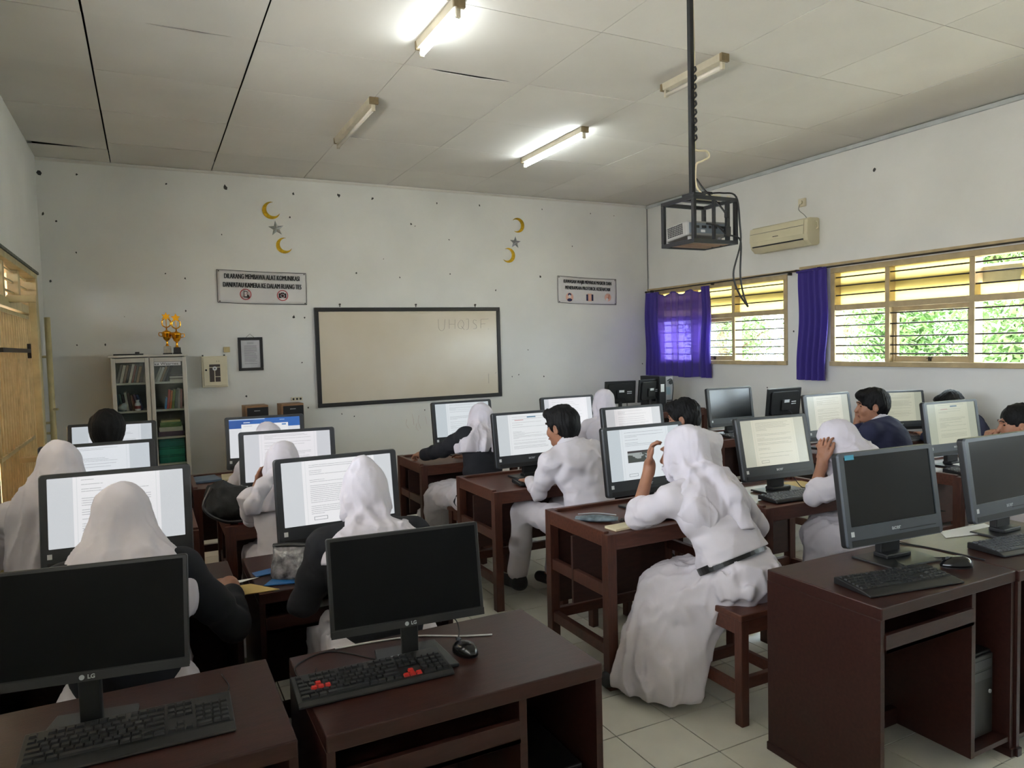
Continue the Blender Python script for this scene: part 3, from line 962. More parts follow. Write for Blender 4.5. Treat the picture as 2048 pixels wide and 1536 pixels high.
BEZEL_LIT = PLAST_G  # dark bezels on the window side, lightened in colour as if lit
white = (1, 1, 1)
cool = (0.93, 0.97, 1.0)
yel = (1.0, 0.97, 0.76)
aio('lit computer with text page and red tag facing the student in black near the camera', -0.138, 3.36, -4, screen_mat(1, 'button', white, 0.80, 30, (0.18, 0.82)))
aio('lit computer partly behind the long-veiled student by the gate', -0.262, 4.49, 0, screen_mat(2, 'text', cool, 0.78, 36, (0.0, 0.80)), badge=False)
aio('lit computer behind the black-haired student in front of the cabinet', -0.245, 5.79, -4, screen_mat(3, 'text', cool, 0.72, 36), badge=False)
aio('lit computer showing text in front of the student with the peaked hijab', 0.752, 3.22, 1, screen_mat(4, 'text', white, 0.84, 34, (0.18, 0.84)))
aio('lit computer in front of the student resting the chin on one hand', 0.735, 4.45, -6, screen_mat(5, 'text', (1, 0.98, 1.0), 0.80, 38, (0.17, 0.84)))
aio('lit computer with the blue page header below the wooden loudspeakers', 0.758, 5.56, -6, screen_mat(6, 'header', white, 0.78))
aio('lit computer showing a small photo among text, in front of the large hijab student', 2.482, 3.225, 0, screen_mat(7, 'photo', (0.92, 0.98, 1.0), 0.78, 34, (0.17, 0.84)), z=0.757)
aio('lit computer with a grey tag at the page top, before the short-haired student in white', 2.382, 4.42, 0, screen_mat(8, 'tag', (0.97, 1, 1.0), 0.80, 36, (0.18, 0.86)), z=0.757)
aio('lit computer below the whiteboard corner in front of the student in the black blazer', 2.41, 5.68, 0, screen_mat(9, 'text', (0.92, 0.98, 1.0), 0.76, 36), z=0.757)
aio('switched-off computer with a blue corner sticker on the plain dark desk', 2.757, 1.925, -4, None, bezel=BEZEL_LIT, top_sticker=True)
aio('switched-off computer cut off by the right picture edge', 3.548, 1.91, 0, None, bezel=BEZEL_LIT)
aio('lit computer with cream text page in front of the student shielding the face', 3.42, 3.15, -4, screen_mat(10, 'text', yel, 0.58, 36, (0.17, 0.84)), tilt=12, z=0.75)
aio('lit computer with a green tag at the page top near the right picture edge', 5.10, 3.10, -4, screen_mat(11, 'tag', (0.95, 0.97, 0.72), 0.50, 36, (0.17, 0.84)), bezel=BEZEL_LIT, z=0.75)
aio('lit computer behind the raised hand of the student in the navy blazer', 5.12, 4.16, 0, screen_mat(12, 'text', (1.0, 1.0, 0.82), 0.62, 36, (0.17, 0.84)), bezel=BEZEL_LIT, z=0.75)
aio('lit computer with a thick black chin against the window wall', 6.12, 4.22, -18, screen_mat(13, 'text', (0.97, 0.98, 0.74), 0.48, 36, (0.17, 0.84)), bezel=BEZEL_LIT, z=0.75, s=0.93)
aio('switched-off computer standing below the gap between the windows', 5.17, 5.36, -4, None, bezel=PLAST, z=0.75)
aio('lit computer in front of the curly-haired student', 3.22, 4.32, 0, screen_mat(14, 'text', (1, 0.97, 0.96), 0.72, 38, (0.16, 0.84)), z=0.75)
aio('lit computer in front of the hijab student below the right-hand sign', 3.40, 5.55, 0, screen_mat(15, 'text', (0.98, 0.97, 1.0), 0.80, 36, (0.1, 0.9)), z=0.75)


def lg(label, x, y, yaw, tilt=9.0, z=0.75, lift=0.098):
    """Thin wide black monitor, neck, folded foot, round maker's mark."""
    t = thing('flat_monitor', label, 'monitor', (x, y, z), R(yaw), 'switched-off wide monitors')
    T0 = Matrix.Translation((0, 0, lift)) @ Matrix.Rotation(R(-tilt), 4, 'X')
    MB().prism(rrect(0.466, 0.286, 0.006, 3, 0, 0.143), -0.008, 0.012, T0 @ XZ).prism(rrect(0.36, 0.2, 0.02, 3, 0, 0.14), 0.012, 0.03, T0 @ XZ).build('case', BLACK, t, bev=0.003)
    link('screen', quad_mesh('screen', -0.222, 0.222, 0.026, 0.276, -0.0085, mat('matte_dark_screen', srgb(10, 10, 11), 0.6, spec=0.12), T0), t)
    MB().box(-0.233, 0.233, -0.0095, -0.0078, 0.001, 0.022, T0).build('bezel_strip', BLACK, t)
    MB().box(-0.026, 0.026, 0.008, 0.028, 0.008, 0.16).build('neck', BLACK, t, bev=0.005)
    MB().prism([(-0.115, -0.115), (0.115, -0.115), (0.095, 0.085), (-0.095, 0.085)], 0, 0.011).build('base', mat('glossy_grey_foot', srgb(46, 50, 52), 0.28), t, bev=0.003)
    c = MB().prism([(math.cos(a) * 0.0062, math.sin(a) * 0.0062) for a in [2 * PI * k / 18 for k in range(18)]], -0.0005, 0.0005, XZ).build('badge_disc', LOGO, t)
    c.matrix_local = T0 @ Matrix.Translation((-0.012, -0.0098, 0.0115))
    o = link('badge', text_mesh('LG', 0.014, LOGO, bold=0.0003), t)
    o.matrix_local = T0 @ Matrix.Translation((0.009, -0.0098, 0.0115))
    return t


lg('switched-off wide black monitor cut by the left picture edge', -0.168, 2.045, -9, 12, lift=0.124)
lg('switched-off wide black monitor standing behind the keyboard with red keys', 0.667, 2.03, -5, 9)

# keyboards ---------------------------------------------------------------
KEYS = {}


def key_mesh(w):
    k = round(w, 4)
    if k not in KEYS:
        h = 0.0155
        mb = MB()
        a, b = w / 2 - 0.0008, h / 2 - 0.0008
        vs = [(-a, -b, 0), (a, -b, 0), (a, b, 0), (-a, b, 0), (-a + 0.0022, -b + 0.0015, 0.0065), (a - 0.0022, -b + 0.0015, 0.0065), (a - 0.0022, b - 0.003, 0.0065), (-a + 0.0022, b - 0.003, 0.0065)]
        mb._add(vs, [(4, 5, 6, 7), (0, 1, 5, 4), (1, 2, 6, 5), (2, 3, 7, 6), (3, 0, 4, 7)])
        KEYS[k] = mb.mesh('key', KEYM)
    return KEYS[k]


def keyboard(label, x, y, yaw, z=0.751, red=False, body=None, keys=True, w=0.45, d=0.155, brand=False, lip=0.0, pale=None, cable=None):
    t = thing('keyboard', label, 'keyboard', (x, y, z), R(yaw), 'computer keyboards')
    sl = 0.010
    pts = [(-d / 2 - lip, 0.0), (d / 2, 0.0), (d / 2, 0.024), (d / 2 - 0.01, 0.027), (-d / 2 + 0.01, 0.015), (-d / 2 - lip, 0.007)]
    mb = MB()
    n = len(pts)
    vs = [(-w / 2, a, b) for a, b in pts] + [(w / 2, a, b) for a, b in pts]
    mb._add(vs, [tuple(range(n)), tuple(reversed(range(n, 2 * n)))] + [(i, n + i, n + (i + 1) % n, (i + 1) % n) for i in range(n)])
    mb.build('body', body or BLACK, t, bev=0.003)
    u = 0.019
    rows = []          # (x in u, row, width)
    rows += [(0, 5, 1)] + [(2 + i + (i // 4) * 0.5, 5, 1) for i in range(12)] + [(15.25 + i, 5, 1) for i in range(3)]
    rows += [(i, 4, 1) for i in range(13)] + [(13, 4, 2)]
    rows += [(0, 3, 1.5)] + [(1.5 + i, 3, 1) for i in range(12)] + [(13.5, 3, 1.5)]
    rows += [(0, 2, 1.75)] + [(1.75 + i, 2, 1) for i in range(11)] + [(12.75, 2, 2.25)]
    rows += [(0, 1, 2.25)] + [(2.25 + i, 1, 1) for i in range(10)] + [(12.25, 1, 2.75)]
    rows += [(0, 0, 1.25), (1.25, 0, 1.25), (2.5, 0, 1.25), (3.75, 0, 6.25), (10, 0, 1.25), (11.25, 0, 1.25), (12.5, 0, 1.25), (13.75, 0, 1.25)]
    rows += [(15.25 + i, r, 1) for r in (4, 3) for i in range(3)] + [(16.25, 1, 1)] + [(15.25 + i, 0, 1) for i in range(3)]
    rows += [(18.5 + i, r, 1) for r in (4, 3, 2, 1) for i in range(3)] + [(18.5, 0, 2), (20.5, 0, 1), (21.5, 4, 1), (21.5, 3, 1), (21.5, 2, 1), (21.5, 1, 1), (21.5, 0, 1)]
    tot = 22.5
    u = (w - 0.02) / tot
    rd = (d - 0.03) / 6.3
    slope = math.atan2(0.012, d - 0.02)
    for kx, r, kw in rows:
        yy = -d / 2 + 0.02 + (r + (0.25 if r == 5 else 0)) * rd + rd / 2 - 0.003
        zz = 0.0145 + (yy + d / 2 - 0.01) * math.tan(slope)
        isred = red and ((r == 3 and abs(kx - 2.5) < 0.01) or (r == 2 and kx in (1.75, 2.75, 3.75)) or (kx == 16.25 and r == 1) or (r == 0 and 15 < kx < 18))
        o = link('key', key_mesh(kw * u), t, mat_override=KEYR if isred else pale)
        o.location = (-w / 2 + 0.01 + (kx + kw / 2) * u, yy, zz)
        o.rotation_euler = (slope, 0, 0)
        o.scale = (1, rd / 0.0175, 1)
    if brand:
        o = MB().box(0.07, 0.10, d / 2 - 0.014, d / 2 - 0.009, 0.0265, 0.0275).build('brand_mark', LOGO, t)
    return t


def cord(label, pts, r=0.0022, m=None, cat='cable', group='computer cables', name='cable'):
    o = MB().tube(bez(pts, 6), r, 6).build(name, m or CABLE, None, smooth=True)
    return tag(o, label, cat, group)


keyboard('all-black keyboard under the monitor cut by the left picture edge', -0.075, 1.955, -1, d=0.165, lip=0.02, w=0.46)
keyboard('black keyboard with red letter and arrow keys', 0.525, 1.945, -1.5, red=True, brand=True, w=0.43)
keyboard('black keyboard with palm lip on the plain dark desk', 2.485, 1.735, -9, lip=0.03, w=0.44, d=0.15)
PALE = mat('worn_grey_keycap', srgb(78, 80, 84), 0.45, var=0.1, scale=60)
keyboard('black keyboard cut off by the right picture edge', 3.36, 1.76, -6, pale=PALE, lip=0.01)
keyboard('keyboard with shiny keys beside the elbow of the student shielding the face', 3.36, 2.965, -4, pale=mat('shiny_grey_keycap', srgb(120, 122, 126), 0.3, var=0.1, scale=60))
keyboard('keyboard on the desk of the student with bare dark hair', 4.99, 2.90, -3, pale=PALE)
keyboard('keyboard before the switched-off computer below the window gap', 5.12, 5.17, 0, pale=PALE)
keyboard('keyboard under the fingers of the short-haired student in white', 2.36, 4.17, -6, z=0.765)
keyboard('keyboard behind the elbow of the large hijab student', 2.50, 2.985, 0, z=0.765)
keyboard('keyboard on the desk of the student with a hand to the face', 5.10, 3.96, 0, pale=PALE)
keyboard('keyboard under the black-chin monitor at the window wall', 6.05, 4.05, -14, pale=PALE)
keyboard('keyboard before the student with the peaked hijab', 0.80, 3.03, -4, z=0.751)


def mouse(label, x, y, yaw, z=0.75, s=1.0):
    t = thing('computer_mouse', label, 'mouse', (x, y, z), R(yaw), 'computer mice')
    n, m_ = 20, 8
    mb = MB()
    vs, fs = [], []
    for j in range(m_ + 1):
        ph = (PI / 2) * j / m_
        for i in range(n):
            a = 2 * PI * i / n
            w = 0.031 * (1 - 0.10 * math.sin(a))
            vs.append((w * math.cos(a) * math.cos(ph) ** 0.75, 0.055 * math.sin(a) * math.cos(ph) ** 0.8, 0.004 + 0.033 * math.sin(ph) * (1 - 0.22 * math.sin(a) * math.cos(ph))))
    for j in range(m_):
        for i in range(n):
            fs.append((j * n + i, j * n + (i + 1) % n, (j + 1) * n + (i + 1) % n, (j + 1) * n + i))
    fs.append(tuple(reversed(range(n))))
    mb._add([Vector(v) * s for v in vs], fs)
    mb.build('shell', mat('glossy_black_plastic', srgb(18, 18, 19), 0.22), t, smooth=True)
    MB().cyl((-0.003, 0.03 * s, 0.03 * s), (0.003, 0.03 * s, 0.03 * s), 0.008 * s, 14).build('wheel', PLAST_G, t)
    MB().box(-0.0006, 0.0006, 0.012 * s, 0.05 * s, 0.024 * s, 0.035 * s).build('button_seam', BLACK, t)
    MB().prism([(math.cos(a) * 0.03 * s, math.sin(a) * 0.053 * s) for a in [2 * PI * k / 18 for k in range(18)]], 0, 0.005).build('sole', BLACK, t)
    return t


mouse('small black mouse beside the keyboard with red keys', 0.822, 1.985, 10)
mouse('large glossy black mouse on the plain dark desk', 2.855, 1.73, 60, s=1.15)
mouse('black mouse under the hand of the student in black near the camera', 0.215, 2.99, -15)
mouse('small mouse beside the switched-off computer below the window gap', 5.42, 5.2, 0)

cord('black cable looping from the mouse beside the red-keyed keyboard', [(0.822, 2.04, 0.77), (0.86, 2.12, 0.765), (0.875, 2.19, 0.775), (0.84, 2.215, 0.79), (0.82, 2.18, 0.78)])
cord('grey-white cable lying behind the foot of the wide monitor', [(0.48, 2.21, 0.753), (0.60, 2.20, 0.753), (0.74, 2.17, 0.753), (0.86, 2.10, 0.753), (0.95, 2.06, 0.753)], 0.003, mat('white_cable', srgb(190, 190, 188), 0.6))
cord('thin cable running along the edge of the desk with the red-keyed keyboard', [(0.40, 2.10, 0.753), (0.36, 2.0, 0.752), (0.345, 2.14, 0.752), (0.46, 2.2, 0.752), (0.58, 2.06, 0.752)], 0.002)
cord('thin cable behind the monitor cut by the left picture edge', [(0.12, 2.02, 0.753), (0.16, 2.10, 0.753), (0.15, 2.2, 0.753)], 0.002)
cord('mouse cable curving over the plain dark desk', [(2.89, 1.78, 0.77), (2.86, 1.86, 0.753), (2.78, 1.93, 0.753), (2.68, 1.86, 0.764), (2.66, 1.82, 0.764)], 0.0022)
cord('long cable hanging over the joint of the two front desks on the window side', [(2.95, 2.07, 0.754), (3.0, 1.98, 0.753), (3.02, 1.85, 0.753), (3.03, 1.72, 0.753)], 0.003)
cord('cable looping over the back edge of the desk at the right picture edge', [(3.05, 2.08, 0.76), (3.08, 2.12, 0.84), (3.16, 2.10, 0.87), (3.28, 2.04, 0.86)], 0.003)
cord('cable loops hanging below the cream-page computer', [(3.55, 3.17, 0.83), (3.57, 3.12, 0.765), (3.62, 3.10, 0.755), (3.56, 3.03, 0.755), (3.48, 3.05, 0.757)], 0.0025)
cord('curled cable on the mouse hand desk near the camera', [(0.215, 3.05, 0.76), (0.21, 3.14, 0.756), (0.15, 3.2, 0.756), (0.06, 3.2, 0.756)], 0.0022)

# computer towers and the second-hand monitors in the corner ----------------------------


def tower(label, x, y, z, rz=0, w=0.17, d=0.38, h=0.38, m=None, rear=False):
    t = thing('computer_tower', label, 'computer', (x, y, z), R(rz), 'computer towers')
    MB().box(-w / 2, w / 2, 0, d, 0, h).build('case', m or BLACK, t, bev=0.005)
    MB().box(-w / 2 + 0.008, w / 2 - 0.008, -0.012, 0.0, 0.008, h - 0.008).build('front_panel', m or BLACK, t, bev=0.004)
    for k in range(2):
        MB().box(-w / 2 + 0.02, w / 2 - 0.02, -0.014, -0.011, h - 0.06 - k * 0.045, h - 0.025 - k * 0.045).build('drive_bay', PLAST, t, bev=0.001)
    MB().cyl((w / 2 - 0.03, -0.016, h - 0.16), (w / 2 - 0.03, -0.010, h - 0.16), 0.008, 12).build('power_button', LOGO, t)
    if rear:
        MB().box(-w / 2 + 0.006, w / 2 - 0.006, d, d + 0.003, 0.006, h - 0.006).build('rear_plate', mat('bare_steel', srgb(150, 150, 152), 0.4, metal=0.6), t)
        for k in range(6):
            MB().box(-w / 2 + 0.02, w / 2 - 0.05, d + 0.003, d + 0.007, 0.03 + k * 0.02, 0.042 + k * 0.02).build('slot_cover', BLACK, t)
    return t


tw = tower('black tower with a red stripe in the niche of the desk with the red-keyed keyboard', 1.01, 1.76, 0.082, 0, 0.17, 0.40, 0.36)
MB().box(0.062, 0.07, -0.018, -0.011, 0.01, 0.34).build('red_stripe', mat('red_plastic_stripe', srgb(150, 20, 26), 0.4), tw)
MB().box(0.02, 0.045, -0.017, -0.011, 0.24, 0.25).build('white_badge', STICK, tw)
tower('dark tower standing in the niche of the front desk on the window side', 2.87, 1.65, 0.082, 0, 0.17, 0.40, 0.34)

t = thing('computer_tower', 'tower computer with its steel back and sockets showing, in the corner under the wide curtain', 'computer', (5.98, 7.35, 0.80), R(0), 'computer towers')
MB().box(-0.13, 0.085, 0, 0.40, 0, 0.44).build('case', BLACK, t, bev=0.004)
MB().box(-0.03, 0.083, -0.004, 0.0, 0.005, 0.435).build('rear_plate', mat('bare_steel', srgb(150, 150, 152), 0.4, metal=0.6), t)
MB().box(-0.022, 0.04, -0.008, -0.003, 0.20, 0.30).build('socket_panel', mat('blue_port_panel', srgb(120, 140, 150), 0.4), t)
MB().box(-0.11, -0.055, -0.003, 0.0, 0.24, 0.34).build('paper_label', WHITE_P, t)
for k in range(5):
    MB().box(-0.02, 0.07, -0.008, -0.003, 0.03 + k * 0.022, 0.044 + k * 0.022).build('slot_cover', BLACK, t)
MB().cyl((0.05, -0.008, 0.36), (0.05, -0.003, 0.36), 0.03, 16).build('fan_grille', BLACK, t)
MB().tube(bez([(-0.01, -0.01, 0.38), (0.03, -0.04, 0.40), (0.05, -0.05, 0.3), (0.045, -0.03, 0.1), (0.05, -0.02, 0.0)], 6), 0.006).build('power_lead', CABLE, t)


def back_monitor(label, x, y, yaw, z=0.80, sheen=False, w=0.40, h=0.27):
    t = thing('flat_monitor', label, 'monitor', (x, y, z), R(yaw), 'monitors seen from behind')
    T0 = Matrix.Translation((0, 0, 0.12)) @ Matrix.Rotation(R(6), 4, 'X')
    MB().prism(rrect(w, h, 0.006, 3, 0, h / 2), 0.0, 0.02, T0 @ XZ).prism(rrect(w * 0.8, h * 0.8, 0.02, 3, 0, h / 2), -0.018, 0.0, T0 @ XZ).build('case', BLACK, t, bev=0.004)
    MB().box(-0.06, 0.06, -0.035, -0.018, h * 0.25, h * 0.62, T0).build('mount_plate', BLACK, t, bev=0.003)
    MB().box(-0.035, 0.035, -0.037, -0.0345, h * 0.52, h * 0.62, T0).build('label_sticker', STICK, t)
    for k in range(2):
        MB().box(0.085, 0.15, -0.0195, -0.0175, h * 0.52 - k * 0.022, h * 0.52 + 0.008 - k * 0.022, T0).build('label_sticker', STICK, t)
    MB().box(-0.02, 0.02, -0.02, 0.015, 0.0, 0.2).build('neck', BLACK, t, bev=0.003)
    MB().box(-0.1, 0.1, -0.08, 0.08, 0.0, 0.012).build('base', BLACK, t, bev=0.003)
    link('screen', quad_mesh('screen', w / 2 - 0.012, -w / 2 + 0.012, 0.012, h - 0.012, 0.0205, OFF, T0), t)
    MB().tube(bez([(0.03, -0.03, 0.2), (0.06, -0.06, 0.16), (0.07, -0.05, 0.08), (0.05, -0.03, 0.012)], 5), 0.005).build('power_lead', CABLE, t)
    return t


back_monitor('black monitor seen from behind, squared to the wall, in the corner', 5.28, 7.42, -8, z=0.80, w=0.43, h=0.285)
back_monitor('black monitor seen from behind, tilted and catching blue light, beside the tower', 5.72, 7.40, 12, z=0.80, w=0.42, h=0.29)
t = back_monitor('plain black monitor back standing beside the lit cream screen below the window', 5.87, 5.36, 0, z=0.752, w=0.48, h=0.30)
# ------------------------------------------------------------------ things on the walls and ceiling
FRAME_B = mat('black_painted_wood', srgb(24, 20, 20), 0.45, var=0.2, scale=12)
BOARD = mat('beige_reflect_whiteboard', srgb(203, 190, 168), 0.22, var=0.04, scale=1.4, col2=srgb(206, 197, 182))  # beige reflection put into the colour of the white surface
INK = mat('faint_marker_ink', srgb(150, 141, 130), 0.7)
PRINT = mat('black_print', srgb(20, 20, 22), 0.7)
REDP = mat('red_print', srgb(170, 44, 52), 0.7)
VINYL = mat('white_vinyl_banner', srgb(206, 203, 202), 0.55, var=0.05, scale=3)
ALU = mat('white_aluminium', srgb(186, 184, 176), 0.45, metal=0.15, var=0.06, scale=8)
GOLD = mat('gold_trophy_plastic', srgb(226, 160, 34), 0.18, metal=0.9, var=0.1, scale=10)
FOIL = mat('gold_foil', srgb(204, 164, 40), 0.25, metal=0.75, var=0.25, scale=30, bump=0.4, bscale=60)
SILV = mat('silver_foil', srgb(176, 180, 178), 0.25, metal=0.7, var=0.2, scale=30, bump=0.4, bscale=60)
IVORY = mat('ivory_plastic', srgb(205, 196, 170), 0.5, var=0.06)

# whiteboard
t = thing('whiteboard', 'large beige-tinted whiteboard with black wooden frame on the end wall', 'whiteboard', (2.973, Y1, 1.602), 0)
w2, h2, f = 1.205, 0.588, 0.048
rb = Matrix.Rotation(R(-0.2), 4, 'Y')
MB(rb).box(-w2 + f * 0.5, w2 - f * 0.5, -0.022, -0.004, -h2 + f * 0.5, h2 - f * 0.5).build('writing_surface', BOARD, t)
for b in ((-w2, w2, h2 - f, h2), (-w2, w2, -h2, -h2 + f), (-w2, -w2 + f, -h2 + f, h2 - f), (w2 - f, w2, -h2 + f, h2 - f)):
    MB(rb).box(b[0], b[1], -0.036, -0.002, b[2], b[3]).build('frame_bar', FRAME_B, t, bev=0.004)
STROKES = [[(3.31, 2.04), (3.313, 1.936), (3.347, 1.896), (3.389, 1.922), (3.404, 2.039)], [(3.461, 2.039), (3.457, 1.921)], [(3.541, 2.038), (3.537, 1.92)], [(3.459, 1.976), (3.539, 1.979)],
           [(3.619, 2.031), (3.582, 1.985), (3.588, 1.933), (3.63, 1.919), (3.661, 1.971), (3.641, 2.024), (3.619, 2.031)], [(3.624, 1.952), (3.666, 1.905)], [(3.691, 2.037), (3.727, 2.037), (3.724, 1.925), (3.694, 1.905)],
           [(3.843, 2.023), (3.807, 2.03), (3.794, 1.997), (3.834, 1.963), (3.836, 1.923), (3.792, 1.917)], [(3.903, 2.036), (3.899, 1.922)], [(3.903, 2.036), (4.014, 2.042)], [(3.901, 1.976), (3.967, 1.979)], [(4.007, 1.914), (4.013, 1.908)],
           [(3.992, 1.324), (3.991, 1.2)], [(4.089, 1.324), (4.105, 1.337)]]
for s in STROKES:
    pts = [(a - 2.973, -0.0232, b - 1.602) for a, b in s]
    MB().tube(bez(pts, 5) if len(pts) > 2 else pts, 0.0022, 4).build('handwriting', INK, t)
for x in (-0.9, 0.05, 0.86):
    MB().cyl((x, -0.01, h2 + 0.005), (x, -0.01, h2 + 0.04), 0.006, 8).cyl((x, -0.02, h2 + 0.035), (x, 0.0, h2 + 0.035), 0.012, 8).build('hanging_hook', BARM, t)


def banner(label, x0, x1, zl, zr, hl, lines, size, xs, sag=0.01):
    """Printed vinyl banner; left and right top corners at zl and zr."""
    t = thing('printed_banner', label, 'sign', ((x0 + x1) / 2, Y1, (zl + zr) / 2), 0)
    w = x1 - x0
    sl = (zr - zl) / w

    def fn(u, v):
        x = -w / 2 + u * w
        return (x, -0.008 - 0.006 * math.sin(u * 9 + v * 2) - 0.004 * math.cos(v * 5 + u * 3), sl * x - v * hl - 0.006 * math.sin(u * PI))
    MB().grid(fn, 24, 8).build('sheet', VINYL, t, smooth=True).modifiers.new('thick', 'SOLIDIFY').thickness = 0.001
    for a, b in (((0, 0), (1, 0)), ((1, 0), (1, 1)), ((1, 1), (0, 1)), ((0, 1), (0, 0))):
        pts = []
        for k in range(25):
            u, v = a[0] + (b[0] - a[0]) * k / 24, a[1] + (b[1] - a[1]) * k / 24
            p = fn(u, v)
            pts.append((p[0], p[1] - 0.001, p[2]))
        MB().tube(pts, 0.003, 4).build('border_line', PRINT, t)
    for k, s in enumerate(lines):
        for dx in (-0.0022, 0.0, 0.0022):
            o = link('lettering', text_mesh(s, size, PRINT, xscale=xs), t)
            o.location = (dx, -0.021, -0.070 - k * size * 1.22)
            o.rotation_euler = (0, -math.atan(sl), 0)
    for sx in (-1, 1):
        for v in (0.04, 0.96):
            p = fn(0.5 + sx * 0.48, v)
            MB().cyl((p[0], p[1] - 0.006, p[2]), (p[0], p[1] + 0.004, p[2]), 0.007, 8).build('eyelet', BARM, t)
    return t, sl


def ring(mb, cx, cz, r, wd, y, n=28):
    vs, fs = [], []
    for k in range(n):
        a = 2 * PI * k / n
        for rr in (r - wd, r):
            for yy in (y, y - 0.0015):
                vs.append((cx + math.cos(a) * rr, yy, cz + math.sin(a) * rr))
    for k in range(n):
        a, b = k * 4, ((k + 1) % n) * 4
        fs += [(a, b, b + 2, a + 2), (a + 1, a + 3, b + 3, b + 1), (a + 2, b + 2, b + 3, a + 3), (a, a + 1, b + 1, b)]
    return mb._add(vs, fs)


t, sl = banner('white banner forbidding communication devices and cameras, with two red pictograms', 0.728, 1.69, 2.605, 2.583, 0.362,
               ['DILARANG MEMBAWA ALAT KOMUNIKASI', 'DAN/ATAU KAMERA KE DALAM RUANG TES'], 0.078, 0.545)
for cx, kind in ((-0.19, 'phone'), (0.21, 'camera')):
    cz = -0.265 + sl * cx
    p = MB()
    if kind == 'phone':
        p.box(cx - 0.018, cx + 0.018, -0.019, -0.018, cz - 0.034, cz + 0.036)
        p.prism([(cx - 0.002, cz - 0.03), (cx + 0.03, cz - 0.045), (cx + 0.045, cz - 0.03), (cx + 0.03, cz - 0.005), (cx + 0.012, cz - 0.002)], -0.0195, -0.018, XZ)
        p.build('pictogram', PRINT, t)
        MB().box(cx - 0.013, cx + 0.013, -0.0198, -0.0188, cz - 0.022, cz + 0.028).build('pictogram_screen', VINYL, t)
    else:
        p.box(cx - 0.042, cx + 0.042, -0.019, -0.018, cz - 0.03, cz + 0.024).box(cx - 0.018, cx + 0.018, -0.019, -0.018, cz + 0.024, cz + 0.034)
        p.build('pictogram', PRINT, t)
        ring(MB(), cx, cz - 0.004, 0.022, 0.005, -0.0192).build('pictogram_lens', VINYL, t)
    rg = ring(MB(), cx, cz, 0.062, 0.009, -0.0205)
    s_ = 1 if kind == 'camera' else -1
    rg.bar((cx - 0.042, -0.021, cz + 0.042 * s_), (cx + 0.042, -0.021, cz - 0.042 * s_), 0.002, 0.010, up=(0, 1, 0))
    rg.build('ban_ring', REDP, t)

t, sl = banner('white banner about masks and health protocol with three small drawings', 5.085, 6.06, 2.626, 2.596, 0.364,
               ['KAWASAN WAJIB MEMAKAI MASKER DAN', 'MENERAPKAN PROTOKOL KESEHATAN'], 0.070, 0.60)
PEACH = mat('peach_print', srgb(214, 168, 150), 0.7)
BLUEP = mat('dark_blue_print', srgb(40, 44, 78), 0.7)


def disc(mb, cx, cz, r, y, sy=1.0, n=20):
    return mb.prism([(cx + math.cos(2 * PI * k / n) * r, cz + math.sin(2 * PI * k / n) * r * sy) for k in range(n)], y - 0.0008, y, XZ)


cz = -0.275
disc(MB(), -0.305, cz, 0.062, -0.0185).build('drawing_disc', PEACH, t)
disc(disc(MB(), -0.305, cz + 0.034, 0.028, -0.0195, 0.8), -0.305, cz - 0.038, 0.04, -0.0195, 0.55).build('drawing_figure', BLUEP, t)
disc(MB(), -0.305, cz + 0.012, 0.021, -0.0203).build('drawing_mask', VINYL, t)
MB().box(-0.01, 0.066, -0.0195, -0.0185, cz - 0.055, cz + 0.05).build('drawing_panel', PEACH, t)
MB().box(-0.03, 0.0, -0.0205, -0.0195, cz - 0.05, cz + 0.04).box(0.056, 0.086, -0.0205, -0.0195, cz - 0.05, cz + 0.04).build('drawing_figure', BLUEP, t)
disc(MB(), 0.335, cz, 0.056, -0.0185).build('drawing_disc', PEACH, t)
MB().prism([(0.30, cz - 0.035), (0.33, cz - 0.045), (0.36, cz - 0.02), (0.365, cz + 0.045), (0.345, cz + 0.03), (0.34, cz), (0.31, cz - 0.005)], -0.0198, -0.0188, XZ).build('drawing_hand', mat('skin_print', srgb(180, 120, 104), 0.7), t)
disc(MB(), 0.32, cz - 0.03, 0.022, -0.0203).build('drawing_foam', VINYL, t)


# foil crescents and stars
def crescent(label, x, z, r, ang):
    n = 18
    out = [(r * math.cos(R(a)), r * math.sin(R(a))) for a in np.linspace(48, 312, n)]
    inn = [(r * 0.30 + r * 0.80 * math.cos(R(a)), r * 0.80 * math.sin(R(a))) for a in np.linspace(296, 64, n)]
    o = MB().prism(out + inn, -0.004, 0.0, Matrix.Rotation(R(-ang), 4, 'Y') @ XZ).build('foil_crescent', FOIL)
    o.location = (x, Y1 - 0.004, z)
    return tag(o, label, 'decoration', 'foil moons and stars')


def star(label, x, z, r, ang):
    pts = []
    for k in range(10):
        rr = r if k % 2 == 0 else r * 0.4
        a = R(90 + 36 * k + ang)
        pts.append((rr * math.cos(a), rr * math.sin(a)))
    mb = MB()
    n = len(pts)
    vs = [(a, 0, b) for a, b in pts] + [(0, -0.018, 0), (0, 0.0, 0)]
    mb._add(vs, [(i, (i + 1) % n, n) for i in range(n)] + [((i + 1) % n, i, n + 1) for i in range(n)])
    o = mb.build('foil_star', SILV)
    o.location = (x, Y1 - 0.004, z)
    return tag(o, label, 'decoration', 'foil moons and stars')


crescent('gold foil crescent at the top of the group above the device-ban banner', 1.335, 3.285, 0.098, 30)
star('silver foil star between the two crescents above the device-ban banner', 1.382, 3.085, 0.09, 6)
crescent('gold foil crescent below the star above the device-ban banner', 1.462, 2.895, 0.09, 28)
crescent('gold foil crescent at the top of the group above the mask banner side', 4.49, 3.285, 0.098, 188)
star('silver foil star of the group nearer the projector', 4.447, 3.055, 0.085, -4)
crescent('gold foil crescent at the bottom of the group nearer the projector', 4.34, 2.882, 0.098, 168)

